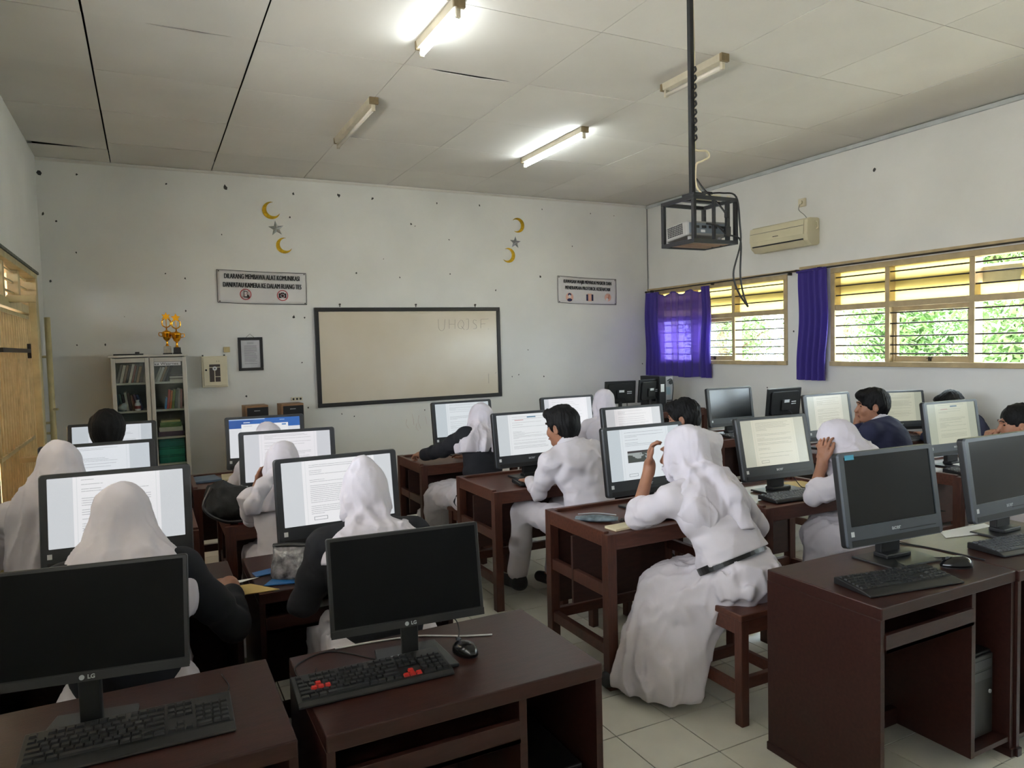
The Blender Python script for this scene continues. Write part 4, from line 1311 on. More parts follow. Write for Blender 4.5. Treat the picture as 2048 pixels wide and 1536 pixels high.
# meter box, switch, framed sheet, sockets
t = thing('meter_box', 'small cream wooden wall box with a glass pane and round dial', 'box', (0.655, Y1, 1.312), 0)
MB().box(-0.13, 0.13, -0.10, 0, 0.0, 0.34).build('body', IVORY, t, bev=0.004)
MB().box(-0.112, 0.118, -0.112, -0.10, 0.018, 0.325).build('door', IVORY, t, bev=0.003)
MB().box(-0.055, 0.055, -0.1135, -0.111, 0.06, 0.25).build('pane', mat('dark_box_glass', srgb(70, 60, 56), 0.15), t)
MB().box(-0.055, 0.055, -0.116, -0.113, 0.215, 0.222).box(-0.006, 0.002, -0.116, -0.113, 0.06, 0.205).box(0.002, 0.055, -0.116, -0.113, 0.112, 0.118).build('inner_strip', IVORY, t)
disc(MB(), 0.0, 0.205, 0.023, -0.1165).build('dial', STICK, t)
disc(MB(), 0.0, 0.205, 0.008, -0.1175).build('dial_centre', PLAST_G, t)
disc(MB(), -0.088, 0.19, 0.011, -0.113).build('knob', PRINT, t)
for q in (0.018, 0.04):
    MB().tube([(q, -0.113, 0.292), (q + 0.008, -0.113, 0.285), (q - 0.002, -0.113, 0.277), (q + 0.01, -0.113, 0.277)], 0.0012, 4).build('pencilled_mark', PRINT, t)
MB().cyl((-0.11, -0.02, 0.335), (-0.11, -0.02, 0.355), 0.008).cyl((0.11, -0.02, 0.335), (0.11, -0.02, 0.355), 0.008).build('hanger', BARM, t)
t = thing('light_switch', 'small yellowed switch between the cream box and the framed sheet', 'switch', (0.795, Y1, 1.72), 0)
MB().box(-0.032, 0.032, -0.03, 0, -0.03, 0.03).build('plate', mat('yellowed_plastic', srgb(186, 168, 120), 0.5), t, bev=0.004)
MB().box(-0.012, 0.012, -0.036, -0.03, -0.018, 0.018).build('rocker', MATS['yellowed_plastic'], t, bev=0.002)
t = thing('picture_frame', 'dark framed printed sheet hanging on a nail', 'frame', (1.045, Y1, 1.665), 0)
for b in ((-0.132, 0.132, 0.155, 0.187), (-0.132, 0.132, -0.187, -0.155), (-0.132, -0.10, -0.155, 0.155), (0.10, 0.132, -0.155, 0.155)):
    MB().box(b[0], b[1], -0.028, -0.004, b[2], b[3]).build('frame_bar', FRAME_B, t, bev=0.004)
MB().box(-0.10, 0.10, -0.014, -0.008, -0.155, 0.155).build('sheet', mat('grey_white_sheet', srgb(186, 186, 190), 0.4), t)
GREYT = mat('grey_text_print', srgb(120, 120, 126), 0.7)
rl = random.Random(4)
for k in range(20):
    zz = 0.13 - k * 0.0125
    a, b = (-0.035, 0.035) if k < 2 else (-0.068, 0.068 - (rl.random() * 0.05 if rl.random() < 0.35 else 0))
    if k == 2 or k == 18:
        continue
    MB().box(a, b, -0.0146, -0.0139, zz - 0.0022, zz + 0.0022).build('text_line', GREYT, t)
MB().tube([(-0.045, -0.015, 0.185), (0, -0.01, 0.225), (0.045, -0.015, 0.185)], 0.002, 5).build('string', BARM, t)
t = thing('wall_socket', 'grey triple socket strip on the wall above the wooden loudspeakers', 'socket', (1.53, Y1, 1.13), 0)
MB().box(-0.062, 0.062, -0.03, 0, -0.02, 0.02).build('plate', IVORY, t, bev=0.004)
for x in (-0.04, 0.0, 0.04):
    disc(MB(), x, 0, 0.012, -0.031).build('outlet', PRINT, t)
t = thing('wall_socket', 'white socket high on the window wall above the air conditioner', 'socket', (X1, 5.76, 3.20), R(90))
MB().box(-0.045, 0.045, 0, 0.03, -0.045, 0.045).build('plate', IVORY, t, bev=0.004)
MB().cyl((0, 0.03, 0), (0, 0.05, 0), 0.022, 14).build('plug', IVORY, t)
MB().tube(bez([(0, 0.045, -0.01), (0.01, 0.06, -0.08), (-0.06, 0.05, -0.15), (-0.10, 0.04, -0.21)], 6), 0.004).build('lead', mat('grey_lead', srgb(130, 130, 124), 0.6), t)

# air conditioner
t = thing('air_conditioner', 'cream split air conditioner mounted above the windows', 'air conditioner', (X1, 5.955, 2.70), R(90))
prof = [(0.0, 0.02), (0.0, 0.29), (0.03, 0.30), (0.15, 0.295), (0.185, 0.27), (0.195, 0.12), (0.18, 0.05), (0.12, 0.0), (0.03, 0.0)]
CRM = mat('aged_cream_plastic', srgb(206, 198, 168), 0.42, var=0.05, scale=4)
mb = MB()
n = len(prof)
hw = 0.415
vs = [(-hw, a, b) for a, b in prof] + [(hw, a, b) for a, b in prof]
mb._add(vs, [tuple(range(n)), tuple(reversed(range(n, 2 * n)))] + [(i, n + i, n + (i + 1) % n, (i + 1) % n) for i in range(n)])
mb.build('housing', CRM, t, bev=0.006)
MB().prism([(0.187, 0.272), (0.198, 0.12), (0.204, 0.12), (0.193, 0.276)], -hw + 0.045, hw - 0.005, Matrix(((0, 0, 1, 0), (1, 0, 0, 0), (0, 1, 0, 0), (0, 0, 0, 1)))).build('front_panel', CRM, t)
MB().box(-hw + 0.05, hw - 0.01, 0.198, 0.2025, 0.213, 0.216).build('panel_seam', PLAST_G, t)
MB().box(-hw + 0.06, hw - 0.04, 0.165, 0.198, 0.058, 0.072).build('air_slot', BLACK, t)
MB().prism([(0.14, 0.012), (0.19, 0.055), (0.186, 0.062), (0.135, 0.018)], -hw + 0.06, hw - 0.04, Matrix(((0, 0, 1, 0), (1, 0, 0, 0), (0, 1, 0, 0), (0, 0, 0, 1)))).build('louver', CRM, t)
MB().box(-0.02, 0.06, 0.2035, 0.2055, 0.146, 0.153).build('brand_mark', PRINT, t)
MB().tube(bez([(-hw - 0.005, 0.06, 0.26), (-hw - 0.03, 0.07, 0.24), (-hw - 0.03, 0.06, 0.19), (-hw, 0.05, 0.18)], 5), 0.006).build('pipe_loop', CRM, t)

# fluorescent fixtures along two ceiling joints
TUBE_ON = emit('lit_fluorescent_tube', (0.88, 0.97, 1.0, 1), 17.0)
TUBE_OFF = mat('dead_fluorescent_tube', srgb(216, 210, 198), 0.2, var=0.03)
BATTEN = mat('old_white_batten', srgb(186, 178, 158), 0.5, var=0.1, scale=9)
RUSTY = mat('rusty_end_cap', srgb(120, 104, 76), 0.6, var=0.2, scale=30)


def lamp(label, x, y0, y1, lit, dirty=True):
    t = thing('fluorescent_lamp', label, 'lamp', (x, (y0 + y1) / 2, HC), 0, 'fluorescent ceiling lamps')
    L = (y1 - y0) / 2
    MB().prism([(-0.035, 0.0), (0.035, 0.0), (0.028, -0.05), (-0.028, -0.05)], -L, L, Matrix(((1, 0, 0, 0), (0, 0, 1, 0), (0, 1, 0, 0), (0, 0, 0, 1)))).build('batten', BATTEN, t, bev=0.003)
    for s in (-1, 1):
        MB().box(-0.036, 0.036, s * L - 0.012, s * L + 0.012, -0.056, 0.0).build('end_cap', RUSTY, t, bev=0.003)
        MB().box(-0.014, 0.014, s * (L - 0.02) - 0.012, s * (L - 0.02) + 0.012, -0.105, -0.05).build('tube_holder', BATTEN, t, bev=0.003)
    MB().cyl((0, -L + 0.03, -0.085), (0, L - 0.03, -0.085), 0.016, 14).build('tube', TUBE_ON if lit else TUBE_OFF, t, smooth=True)


lamp('lit short fluorescent lamp nearest the top of the picture', 1.69, 3.88, 4.53, True)
lamp('unlit long fluorescent lamp behind the lit short one', 1.70, 5.65, 6.86, False)
lamp('lit long fluorescent lamp in front of the mask banner', 3.69, 5.66, 6.86, True)
lamp('unlit short fluorescent lamp beside the projector pole', 3.69, 3.87, 4.52, False)

# projector in a hanging steel cage
STEEL_B = mat('black_square_steel', srgb(34, 35, 38), 0.5, metal=0.3, var=0.15, scale=20)
t = thing('projector_cage', 'black steel cage hanging from the ceiling on a square pole', 'cage', (2.892, 3.25, 2.229), 0)
t.scale = (0.954,) * 3
PH = (HC - 2.229) / 0.954
hx, hy, hz, b = 0.172, 0.148, 0.275, 0.022
for sx in (-1, 1):
    for sy in (-1, 1):
        MB().box(sx * hx - b / 2 + (-sx * b / 2), sx * hx + b / 2 - sx * b / 2, sy * hy - b / 2 - sy * b / 2, sy * hy + b / 2 - sy * b / 2, b, hz - b).build('upright', STEEL_B, t, bev=0.002)
MB().box(-0.02, -0.004, -hy, -hy + 0.016, b, hz - b).build('upright', STEEL_B, t)
MB().box(0.085, 0.107, -hy, -hy + 0.02, b, hz - b).build('upright', STEEL_B, t)
for z in (0.0, hz - b):
    for s in (-1, 1):
        MB().box(-hx, hx, s * hy - (b if s > 0 else 0), s * hy + (0 if s > 0 else b), z, z + b).build('rail', STEEL_B, t, bev=0.002)
        MB().box(s * hx - (b if s > 0 else 0), s * hx + (0 if s > 0 else b), -hy + b, hy - b, z, z + b).build('rail', STEEL_B, t, bev=0.002)
MB().box(-hx + b, hx - b, -0.02, 0.02, hz - 0.012, hz).build('cross_plate', STEEL_B, t)
MB().box(-hx - 0.0, -hx + 0.09, -hy - 0.005, -hy + 0.1, hz, hz + 0.012).build('corner_plate', STEEL_B, t)
for k in range(3):
    MB().box(-hx + 0.03, hx - 0.03, -0.10 + k * 0.075, -0.05 + k * 0.075, 0.004, 0.016).build('slat', mat('plain_wood_slat', srgb(150, 116, 90), 0.7, var=0.15), t)
MB().box(-0.07, -0.042, -0.02, 0.008, hz, PH).build('pole', STEEL_B, t, bev=0.002)
for k in range(9):
    z = 0.62 + k * 0.05
    MB().tube(bez([(-0.052, -0.024, z), (-0.036, -0.028, z + 0.018), (-0.04, -0.024, z + 0.04)], 4), 0.006).build('wound_cable', CABLE, t)
MB().tube(bez([(-0.04, -0.01, PH), (-0.034, -0.012, 1.1), (-0.036, -0.012, 0.62), (-0.034, -0.02, 0.57), (0.03, -0.04, 0.565), (0.042, -0.045, 0.53), (0.0, -0.03, 0.505), (-0.036, -0.02, 0.48), (-0.036, -0.02, 0.36), (0.0, -0.04, 0.30)], 6), 0.006).build('white_lead', mat('cream_cable', srgb(200, 188, 158), 0.6), t)
MB().tube(bez([(-0.036, -0.02, 0.40), (0.0, -0.05, 0.33), (0.05, -0.08, 0.27), (0.085, -0.12, 0.2), (0.075, -hy - 0.01, 0.15), (0.07, -hy - 0.01, 0.1)], 6), 0.006).build('power_lead', CABLE, t)
MB().box(0.06, 0.09, -hy - 0.02, -hy, 0.15, 0.19).build('plug', CABLE, t, bev=0.004)
MB().box(0.055, 0.095, -hy - 0.022, -hy, 0.04, 0.1).build('adapter', CABLE, t, bev=0.004)
MB().tube(bez([(-0.06, -hy + 0.02, 0.115), (0.0, -hy - 0.01, 0.10), (0.06, -hy - 0.015, 0.055), (0.13, -hy - 0.01, 0.045), (hx, -hy - 0.012, 0.03), (hx + 0.01, -hy - 0.012, -0.02), (hx + 0.002, -hy - 0.012, -0.16), (hx + 0.01, -hy - 0.012, -0.24), (hx + 0.03, -hy - 0.012, -0.31), (hx + 0.06, -hy - 0.014, -0.375)], 6), 0.0055).build('hanging_lead', CABLE, t)
MB().tube(bez([(0.09, 0.02, hz + 0.055), (0.15, -0.04, hz + 0.05), (hx - 0.005, -hy + 0.01, hz + 0.01), (hx + 0.002, -hy - 0.012, 0.12), (hx + 0.005, -hy - 0.012, 0.0), (hx - 0.05, -hy - 0.012, -0.16), (hx - 0.04, -hy - 0.012, -0.24), (hx + 0.0, -hy - 0.014, -0.31), (hx + 0.06, -hy - 0.014, -0.375)], 6), 0.0055).build('hanging_lead', CABLE, t)
t = thing('power_strip', 'cream power strip lying on top of the projector cage', 'power strip', (2.96, 3.274, 2.4914), R(-8))
MB().box(-0.075, 0.085, -0.04, 0.03, 0.0, 0.04).build('body', IVORY, t, bev=0.006)
MB().box(-0.03, 0.04, -0.02, 0.012, 0.04, 0.06).build('plug', CABLE, t, bev=0.004)
MB().cyl((0.085, -0.09, 0.012), (0.10, -0.10, 0.012), 0.012).build('end_plug', IVORY, t)
t = thing('projector', 'grey projector sitting tilted inside the hanging cage', 'projector', (2.883, 3.264, 2.257), R(-4))
t.scale = (0.954,) * 3
TP = Matrix.Rotation(R(-4), 4, 'X') @ Matrix.Rotation(R(0), 4, 'Y')
PJ = mat('grey_projector_plastic', srgb(128, 126, 122), 0.45, var=0.05)
MB(TP).prism(rrect(0.30, 0.24, 0.03, 5), 0.012, 0.098).build('body', PJ, t, bev=0.01, seg=3)
MB(TP).box(-0.14, 0.14, -0.123, -0.118, 0.025, 0.085).build('rear_panel', mat('blue_grey_panel', srgb(104, 112, 122), 0.5), t)
for k, (x, w_) in enumerate(((-0.10, 0.03), (-0.05, 0.03), (0.0, 0.016), (0.03, 0.03), (0.08, 0.036))):
    MB(TP).box(x, x + w_, -0.126, -0.122, 0.055, 0.07).build('port', CABLE, t)
MB(TP).box(-0.06, -0.03, -0.126, -0.122, 0.03, 0.045).build('label_sticker', STICK, t)
for k in range(9):
    for j in range(6):
        MB(TP).box(-0.1535, -0.1495, -0.07 + k * 0.017, -0.061 + k * 0.017, 0.03 + j * 0.0105, 0.037 + j * 0.0105).build('vent_hole', CABLE, t)
for sx, sy in ((-0.11, -0.08), (0.11, -0.08), (0, 0.08)):
    MB(TP).cyl((sx, sy, -0.006), (sx, sy, 0.014), 0.012).build('foot', PJ, t)
MB(TP).cyl((0.07, 0.118, 0.055), (0.07, 0.135, 0.055), 0.03, 20).build('lens_ring', CABLE, t)


# curtains
def curtain_mat(name, col, sheer):
    m = bpy.data.materials.new(name)
    m.use_nodes = True
    nt = m.node_tree
    pb = nt.nodes['Principled BSDF']
    pb.inputs['Base Color'].default_value = col
    pb.inputs['Roughness'].default_value = 0.7
    pb.inputs['Sheen Weight'].default_value = 0.2
    out = nt.nodes['Material Output']
    tl = nt.nodes.new('ShaderNodeBsdfTranslucent')
    tl.inputs['Color'].default_value = (col[0] * 0.45, col[1] * 0.35, col[2] * 0.5, 1)
    tp = nt.nodes.new('ShaderNodeBsdfTransparent')
    tp.inputs['Color'].default_value = (0.40, 0.32, 0.95, 1)
    n = nt.nodes.new('ShaderNodeTexNoise')
    n.inputs['Scale'].default_value = 30
    mr = nt.nodes.new('ShaderNodeMapRange')
    mr.inputs['To Min'].default_value = sheer * 0.8
    mr.inputs['To Max'].default_value = sheer * 1.2
    nt.links.new(n.outputs['Fac'], mr.inputs['Value'])
    a = nt.nodes.new('ShaderNodeMixShader')
    a.inputs[0].default_value = 0.5
    nt.links.new(pb.outputs[0], a.inputs[1])
    nt.links.new(tl.outputs[0], a.inputs[2])
    b = nt.nodes.new('ShaderNodeMixShader')
    nt.links.new(mr.outputs['Result'], b.inputs[0])
    nt.links.new(a.outputs[0], b.inputs[1])
    nt.links.new(tp.outputs[0], b.inputs[2])
    nt.links.new(b.outputs[0], out.inputs[0])
    return m


PURPLE = curtain_mat('purple_curtain_cloth', (0.10, 0.065, 0.42, 1), 0.0)
SHEER = curtain_mat('thin_purple_curtain_cloth', (0.10, 0.065, 0.42, 1), 0.04)


def curtain(name, label, y0, y1, y0b, y1b, ztop, zbot, waves, amp, m, sc=0.0, seed=1, xo=0.06):
    """Hanging cloth on the window wall between y0 (near) and y1 (far), gathered into waves."""
    t = thing('curtain', label, 'curtain', (X1 - xo, 0, 0), 0)

    def fn(u, v):
        ya, yb = y0 + (y0b - y0) * v, y1 + (y1b - y1) * v
        ph = u * waves * 2 * PI + 0.9 * math.sin(u * 7 + seed) + 0.5 * v * math.sin(u * 5 + seed * 2)
        xx = amp * math.sin(ph) * (0.55 + 0.45 * v) + 0.01 * math.sin(u * 17 + v * 3)
        zz = ztop + (zbot - ztop) * v - sc * (0.5 - 0.5 * math.cos(u * 3 * 2 * PI)) * max(0, 1 - v * 4) + 0.008 * math.sin(u * 11) * v
        return (xx, ya + (yb - ya) * u + 0.012 * math.sin(ph * 2), zz)
    MB().grid(fn, int(waves * 14), 30).build('cloth', m, t, smooth=True)
    if sc:
        MB().tube([tuple(Vector(fn(k / 60, 0.0)) + Vector((0, 0, -0.008))) for k in range(61)], 0.007, 6).build('top_hem', PURPLE, t)
        MB().tube([tuple(Vector(fn(k / 60, 1.0))) for k in range(61)], 0.004, 6).build('bottom_hem', PURPLE, t)
    return t


c1 = curtain('curtain', 'wide purple curtain, thin enough to show the window bars, nearest the corner', 7.24, 8.30, 7.25, 8.30, 2.385, 1.20, 7, 0.022, SHEER, sc=0.05, seed=2)


def gathered(parent, y0, y1, y0b, y1b, zt, zb, waves, amp, seed, nm='gathered_edge', zs=0.0):
    def fn(u, v):
        ya, yb = y0 + (y0b - y0) * v, y1 + (y1b - y1) * v
        pin = math.sin(PI * min(1, v * 1.1)) * 0.03
        ph = u * waves * 2 * PI + 0.7 * math.sin(u * 5 + seed + v * 2)
        return (amp * math.sin(ph) * (0.6 + 0.5 * v) - 0.01, ya + (yb - ya) * u + pin * math.sin(v * 4 + seed), zt + (zb - zt) * v + zs * math.sin(u * 9))
    return MB().grid(fn, int(waves * 14), 30).build(nm, PURPLE, parent, smooth=True)


gathered(c1, 8.25, 8.55, 8.22, 8.54, 2.40, 1.20, 3.5, 0.03, 1)
gathered(c1, 7.20, 7.36, 7.19, 7.40, 2.40, 1.195, 2.5, 0.03, 4)
t = thing('curtain', 'narrow bunched purple curtain hanging between the two windows', 'curtain', (X1 - 0.065, 0, 0), 0)
gathered(t, 5.385, 5.76, 5.41, 5.81, 2.425, 1.215, 4.5, 0.034, 3, 'cloth')
MB().tube(bez([(-0.03, 5.38, 2.43), (-0.03, 5.5, 2.435), (-0.03, 5.62, 2.43), (-0.03, 5.77, 2.42)], 5), 0.012, 6).build('top_hem', PURPLE, t)
for lab, a, b in (('curtain rod above the window beside the corner', (8.56, 2.405), (5.82, 2.432)), ('curtain rod above the long window', (5.79, 2.428), (-0.9, 2.45))):
    r_ = thing('curtain_rod', lab, 'rod', (X1 - 0.05, 0, 0), 0, 'curtain rods')
    MB().cyl((0, a[0], a[1] + 0.012), (0, b[0], b[1] + 0.012), 0.008, 8).build('rod', BARM, r_)
    for q in (0.04, 0.5, 0.96):
        y = a[0] + (b[0] - a[0]) * q
        MB().box(0.0, 0.05, y - 0.01, y + 0.01, a[1] + 0.0, a[1] + 0.03).build('bracket', BARM, r_)
    for e in (a, b):
        MB().cyl((0, e[0] - 0.012, e[1] + 0.012), (0, e[0] + 0.012, e[1] + 0.012), 0.014, 10).build('finial', BARM, r_)
    MB().box(0.018, 0.05, min(a[0], b[0]), max(a[0], b[0]), a[1] + 0.03, a[1] + 0.055).build('pelmet_board', CREAM, r_)

# ------------------------------------------------------------------ glass-door cabinet with its contents
cab = thing('glass_cabinet', 'white aluminium cabinet with two glass doors full of books', 'cabinet', (0.018, 8.17, 0))
CW, CD, CHT = 0.345, 0.385, 1.685
GLASS = tinted('cabinet_glass', (0.90, 0.93, 0.92, 1), 0.05, rough=0.03, trans=0.0)
INNER = mat('cabinet_back_panel', srgb(120, 124, 120), 0.7)
MB().box(-CW, CW, CD - 0.012, CD, 0.05, CHT - 0.02).build('back_panel', INNER, cab)
for s in (-1, 1):
    MB().box(s * CW - (0.018 if s > 0 else 0), s * CW + (0 if s > 0 else 0.018), 0.0, CD, 0, CHT - 0.02).build('side_panel', ALU, cab, bev=0.002)
MB().box(-CW - 0.018, CW + 0.018, -0.02, CD, CHT - 0.022, CHT).build('top', ALU, cab, bev=0.003)
SH = (0.30, 0.56, 0.835, 1.12, 1.405)
for z in SH:
    MB().box(-CW + 0.018, CW - 0.018, 0.03, CD - 0.012, z - 0.02, z).build('shelf', ALU, cab, bev=0.002)
MB().box(-0.012, 0.012, 0.02, 0.04, 0.1, CHT - 0.022).build('centre_post', ALU, cab)
for s in (-1, 1):
    x0, x1 = (-CW + 0.004, -0.003) if s < 0 else (0.003, CW - 0.004)
    d = MB()
    d.box(x0, x0 + 0.038, -0.016, 0.008, 0.06, CHT - 0.03).box(x1 - 0.038, x1, -0.016, 0.008, 0.06, CHT - 0.03)
    d.box(x0 + 0.038, x1 - 0.038, -0.016, 0.008, CHT - 0.075, CHT - 0.03).box(x0 + 0.038, x1 - 0.038, -0.016, 0.008, 0.06, 0.11)
    do = d.build('door', ALU, cab, bev=0.003)
    MB().box(x0 + 0.038, x1 - 0.038, -0.006, -0.003, 0.11, CHT - 0.075).build('door_glass', GLASS, do)
MB().box(0.045, 0.29, -0.012, -0.0065, CHT - 0.115, CHT - 0.078).build('name_strip', STICK, cab)
link('lettering', text_mesh('Wearnes', 0.036, PRINT, xscale=1.25), cab).location = (0.185, -0.0135, CHT - 0.097)
MB().prism([(0.05, CHT - 0.108), (0.085, CHT - 0.108), (0.085, CHT - 0.088), (0.05, CHT - 0.088)], -0.0138, -0.0125, XZ).build('logo_block', PLAST_G, cab)
link('lettering', text_mesh('W', 0.022, STICK, bold=0.0012), cab).location = (0.0675, -0.0146, CHT - 0.098)

BKM = {}


def bookmat(c):
    if c not in BKM:
        BKM[c] = mat('book_cover_' + '_'.join(map(str, c)), srgb(*c), 0.5, var=0.12, scale=20)
    return BKM[c]


PAGES = mat('book_pages', srgb(190, 182, 164), 0.9, var=0.1, scale=80)


def book(label, x, z, w, h, c, lean=0, d=0.2, group='books in the glass cabinet', flat=False, cat='book', name='book'):
    """Standing (or flat) book: cover and page block."""
    t = thing(name, label, cat, (x, 8.225, z), 0, group)
    t.rotation_euler = (0, R(lean), 0)
    if flat:
        MB().box(-w / 2, w / 2, 0, d, 0, h).build('cover', bookmat(c), t, bev=0.001)
        MB().box(-w / 2 + 0.004, w / 2 + 0.0005, 0.004, d + 0.001, h * 0.15, h * 0.85).build('pages', PAGES, t)
    else:
        MB().box(0, w, 0, d, 0, h).build('cover', bookmat(c), t, bev=0.001)
        MB().box(w * 0.15, w * 0.85, 0.003, d + 0.001, 0.004, h + 0.0005).build('pages', PAGES, t)
    return t


rb_ = random.Random(11)
zz = SH[4]
x = -0.285
names = ['grey', 'pale', 'brown', 'dark', 'white-edged', 'dull red', 'slate', 'tan', 'charcoal', 'faded']
cols = [(98, 92, 90), (168, 162, 152), (120, 96, 84), (60, 58, 62), (190, 186, 180), (124, 76, 72), (88, 90, 98), (150, 128, 104), (56, 52, 54), (140, 136, 132)]
for k in range(10):
    w = rb_.uniform(0.016, 0.028)
    book('%s book leaning on the top shelf behind the plain cabinet door' % names[k], x, zz, w, rb_.uniform(0.17, 0.205), cols[k], 13)
    x += w + 0.004
x = 0.055
for k in range(5):
    w = rb_.uniform(0.018, 0.026)
    book('%s book leaning under the cabinet name strip' % names[(k * 3) % 10], x, zz, w, rb_.uniform(0.16, 0.19), cols[(k * 3 + 1) % 10], 22)
    x += w + 0.004
for k, (hh, c) in enumerate(((0.018, (196, 190, 180)), (0.014, (120, 116, 110)), (0.016, (206, 202, 196)), (0.014, (88, 86, 90)))):
    book(['bottom cream', 'thin grey', 'white-edged', 'uppermost dark'][k] + ' book of the flat stack on the top cabinet shelf', 0.265, zz + sum((0.018, 0.014, 0.016, 0.014)[:k]) + 0.001 * k, 0.13, hh, c, 0, 0.18, flat=True)
zz = SH[3]
x = -0.275
cols2 = [(70, 88, 92), (74, 92, 84), (58, 54, 56), (150, 146, 138), (70, 52, 48), (136, 110, 92), (112, 64, 70), (90, 70, 92), (48, 60, 96)]
nm2 = ['teal-grey', 'green-grey', 'black', 'pale', 'dark brown', 'tan', 'maroon', 'violet-grey', 'navy']
for k in range(9):
    w = rb_.uniform(0.014, 0.022)
    book('%s book on the middle shelf behind the white bottle' % nm2[k], x, zz, w, rb_.uniform(0.15, 0.19), cols2[k], -7 if k < 6 else -14)
    x += w + 0.006
x = 0.14
for k, c in enumerate(((64, 130, 190), (178, 70, 64), (190, 106, 60), (108, 122, 70), (120, 128, 130), (176, 170, 172), (196, 150, 150))):
    w = (0.016, 0.02, 0.018, 0.022, 0.026, 0.022, 0.016)[k]
    book(['low blue', 'red', 'orange', 'olive green', 'grey', 'pale grey', 'pink'][k] + ' book on the middle shelf of the name-strip side', x, zz, w, (0.12, 0.2, 0.19, 0.2, 0.2, 0.21, 0.2)[k], c, 7 if k < 5 else 3)
    x += w + 0.004
t = thing('plastic_bottle', 'white plastic bottle with a red label on the middle cabinet shelf', 'bottle', (-0.105, 8.215, zz), 0)
MB().lathe([(0.0, 0.0), (0.026, 0.0), (0.028, 0.01), (0.028, 0.065), (0.02, 0.082), (0.015, 0.09)], 20).build('body', STICK, t, smooth=True)
MB().lathe([(0.0285, 0.02), (0.0287, 0.021), (0.0287, 0.05), (0.0285, 0.051)], 20).build('label_band', mat('red_label', srgb(150, 70, 66), 0.5), t)
MB().cyl((0, 0, 0.09), (0, 0, 0.11), 0.017, 16).build('cap', STICK, t)
t = thing('plastic_bag', 'crumpled clear bag on the middle cabinet shelf', 'bag', (-0.235, 8.24, zz), 0)
rg_ = random.Random(2)
MB().grid(lambda u, v: (0.05 * math.cos(u * 2 * PI) * math.sin(v * PI) * (1 + 0.3 * math.sin(u * 9 + v * 7)), 0.04 * math.sin(u * 2 * PI) * math.sin(v * PI) * (1 + 0.3 * math.cos(u * 11)), 0.045 - 0.045 * math.cos(v * PI) * (1 + 0.15 * math.sin(u * 8))), 16, 10).build('film', mat('pale_plastic_film', srgb(150, 156, 154), 0.3), t)
for k, (hh, c, n_) in enumerate(((0.05, (92, 76, 96), 'purple-grey'), (0.045, (196, 190, 180), 'white'), (0.05, (96, 130, 80), 'green'), (0.02, (176, 166, 120), 'yellowish'))):
    book('%s flat book of the stack on the third cabinet shelf' % n_, 0.19, SH[2] + sum((0.05, 0.045, 0.05, 0.02)[:k]) + 0.001 * k, 0.24 - 0.02 * k, hh, c, 0, 0.2, flat=True)
for k in range(3):
    t = thing('file_box', ['bottom teal file box on the fourth cabinet shelf', 'teal file box between two others on the fourth cabinet shelf', 'uppermost darker teal file box on the fourth cabinet shelf'][k], 'box', (0.19, 8.215, SH[1] + k * 0.083), 0, 'teal file boxes')
    MB().box(-0.12, 0.12, 0, 0.26, 0, 0.08).build('body', bookmat([(40, 132, 112), (44, 140, 118), (38, 112, 104)][k]), t, bev=0.003)
    MB().box(-0.122, 0.122, -0.002, 0.26, 0.06, 0.068).build('lid_edge', bookmat((30, 96, 84)), t)
t = thing('phone_handset', 'black device on the third shelf behind the centre post', 'phone', (-0.06, 8.22, SH[2]), R(20))
MB().box(-0.06, 0.06, 0, 0.1, 0, 0.03).build('base', BLACK, t, bev=0.006)
MB().box(-0.055, 0.055, 0.01, 0.04, 0.03, 0.062).build('handset', BLACK, t, bev=0.01)
# on top of the cabinet
t = thing('flat_tray', 'flat black tray lying on top of the cabinet', 'tray', (-0.165, 8.30, CHT), 0)
MB().box(-0.135, 0.135, -0.08, 0.10, 0, 0.014).build('plate', BLACK, t, bev=0.003)
MB().box(0.06, 0.10, -0.085, -0.05, 0.0, 0.032).build('clip', BLACK, t, bev=0.004)


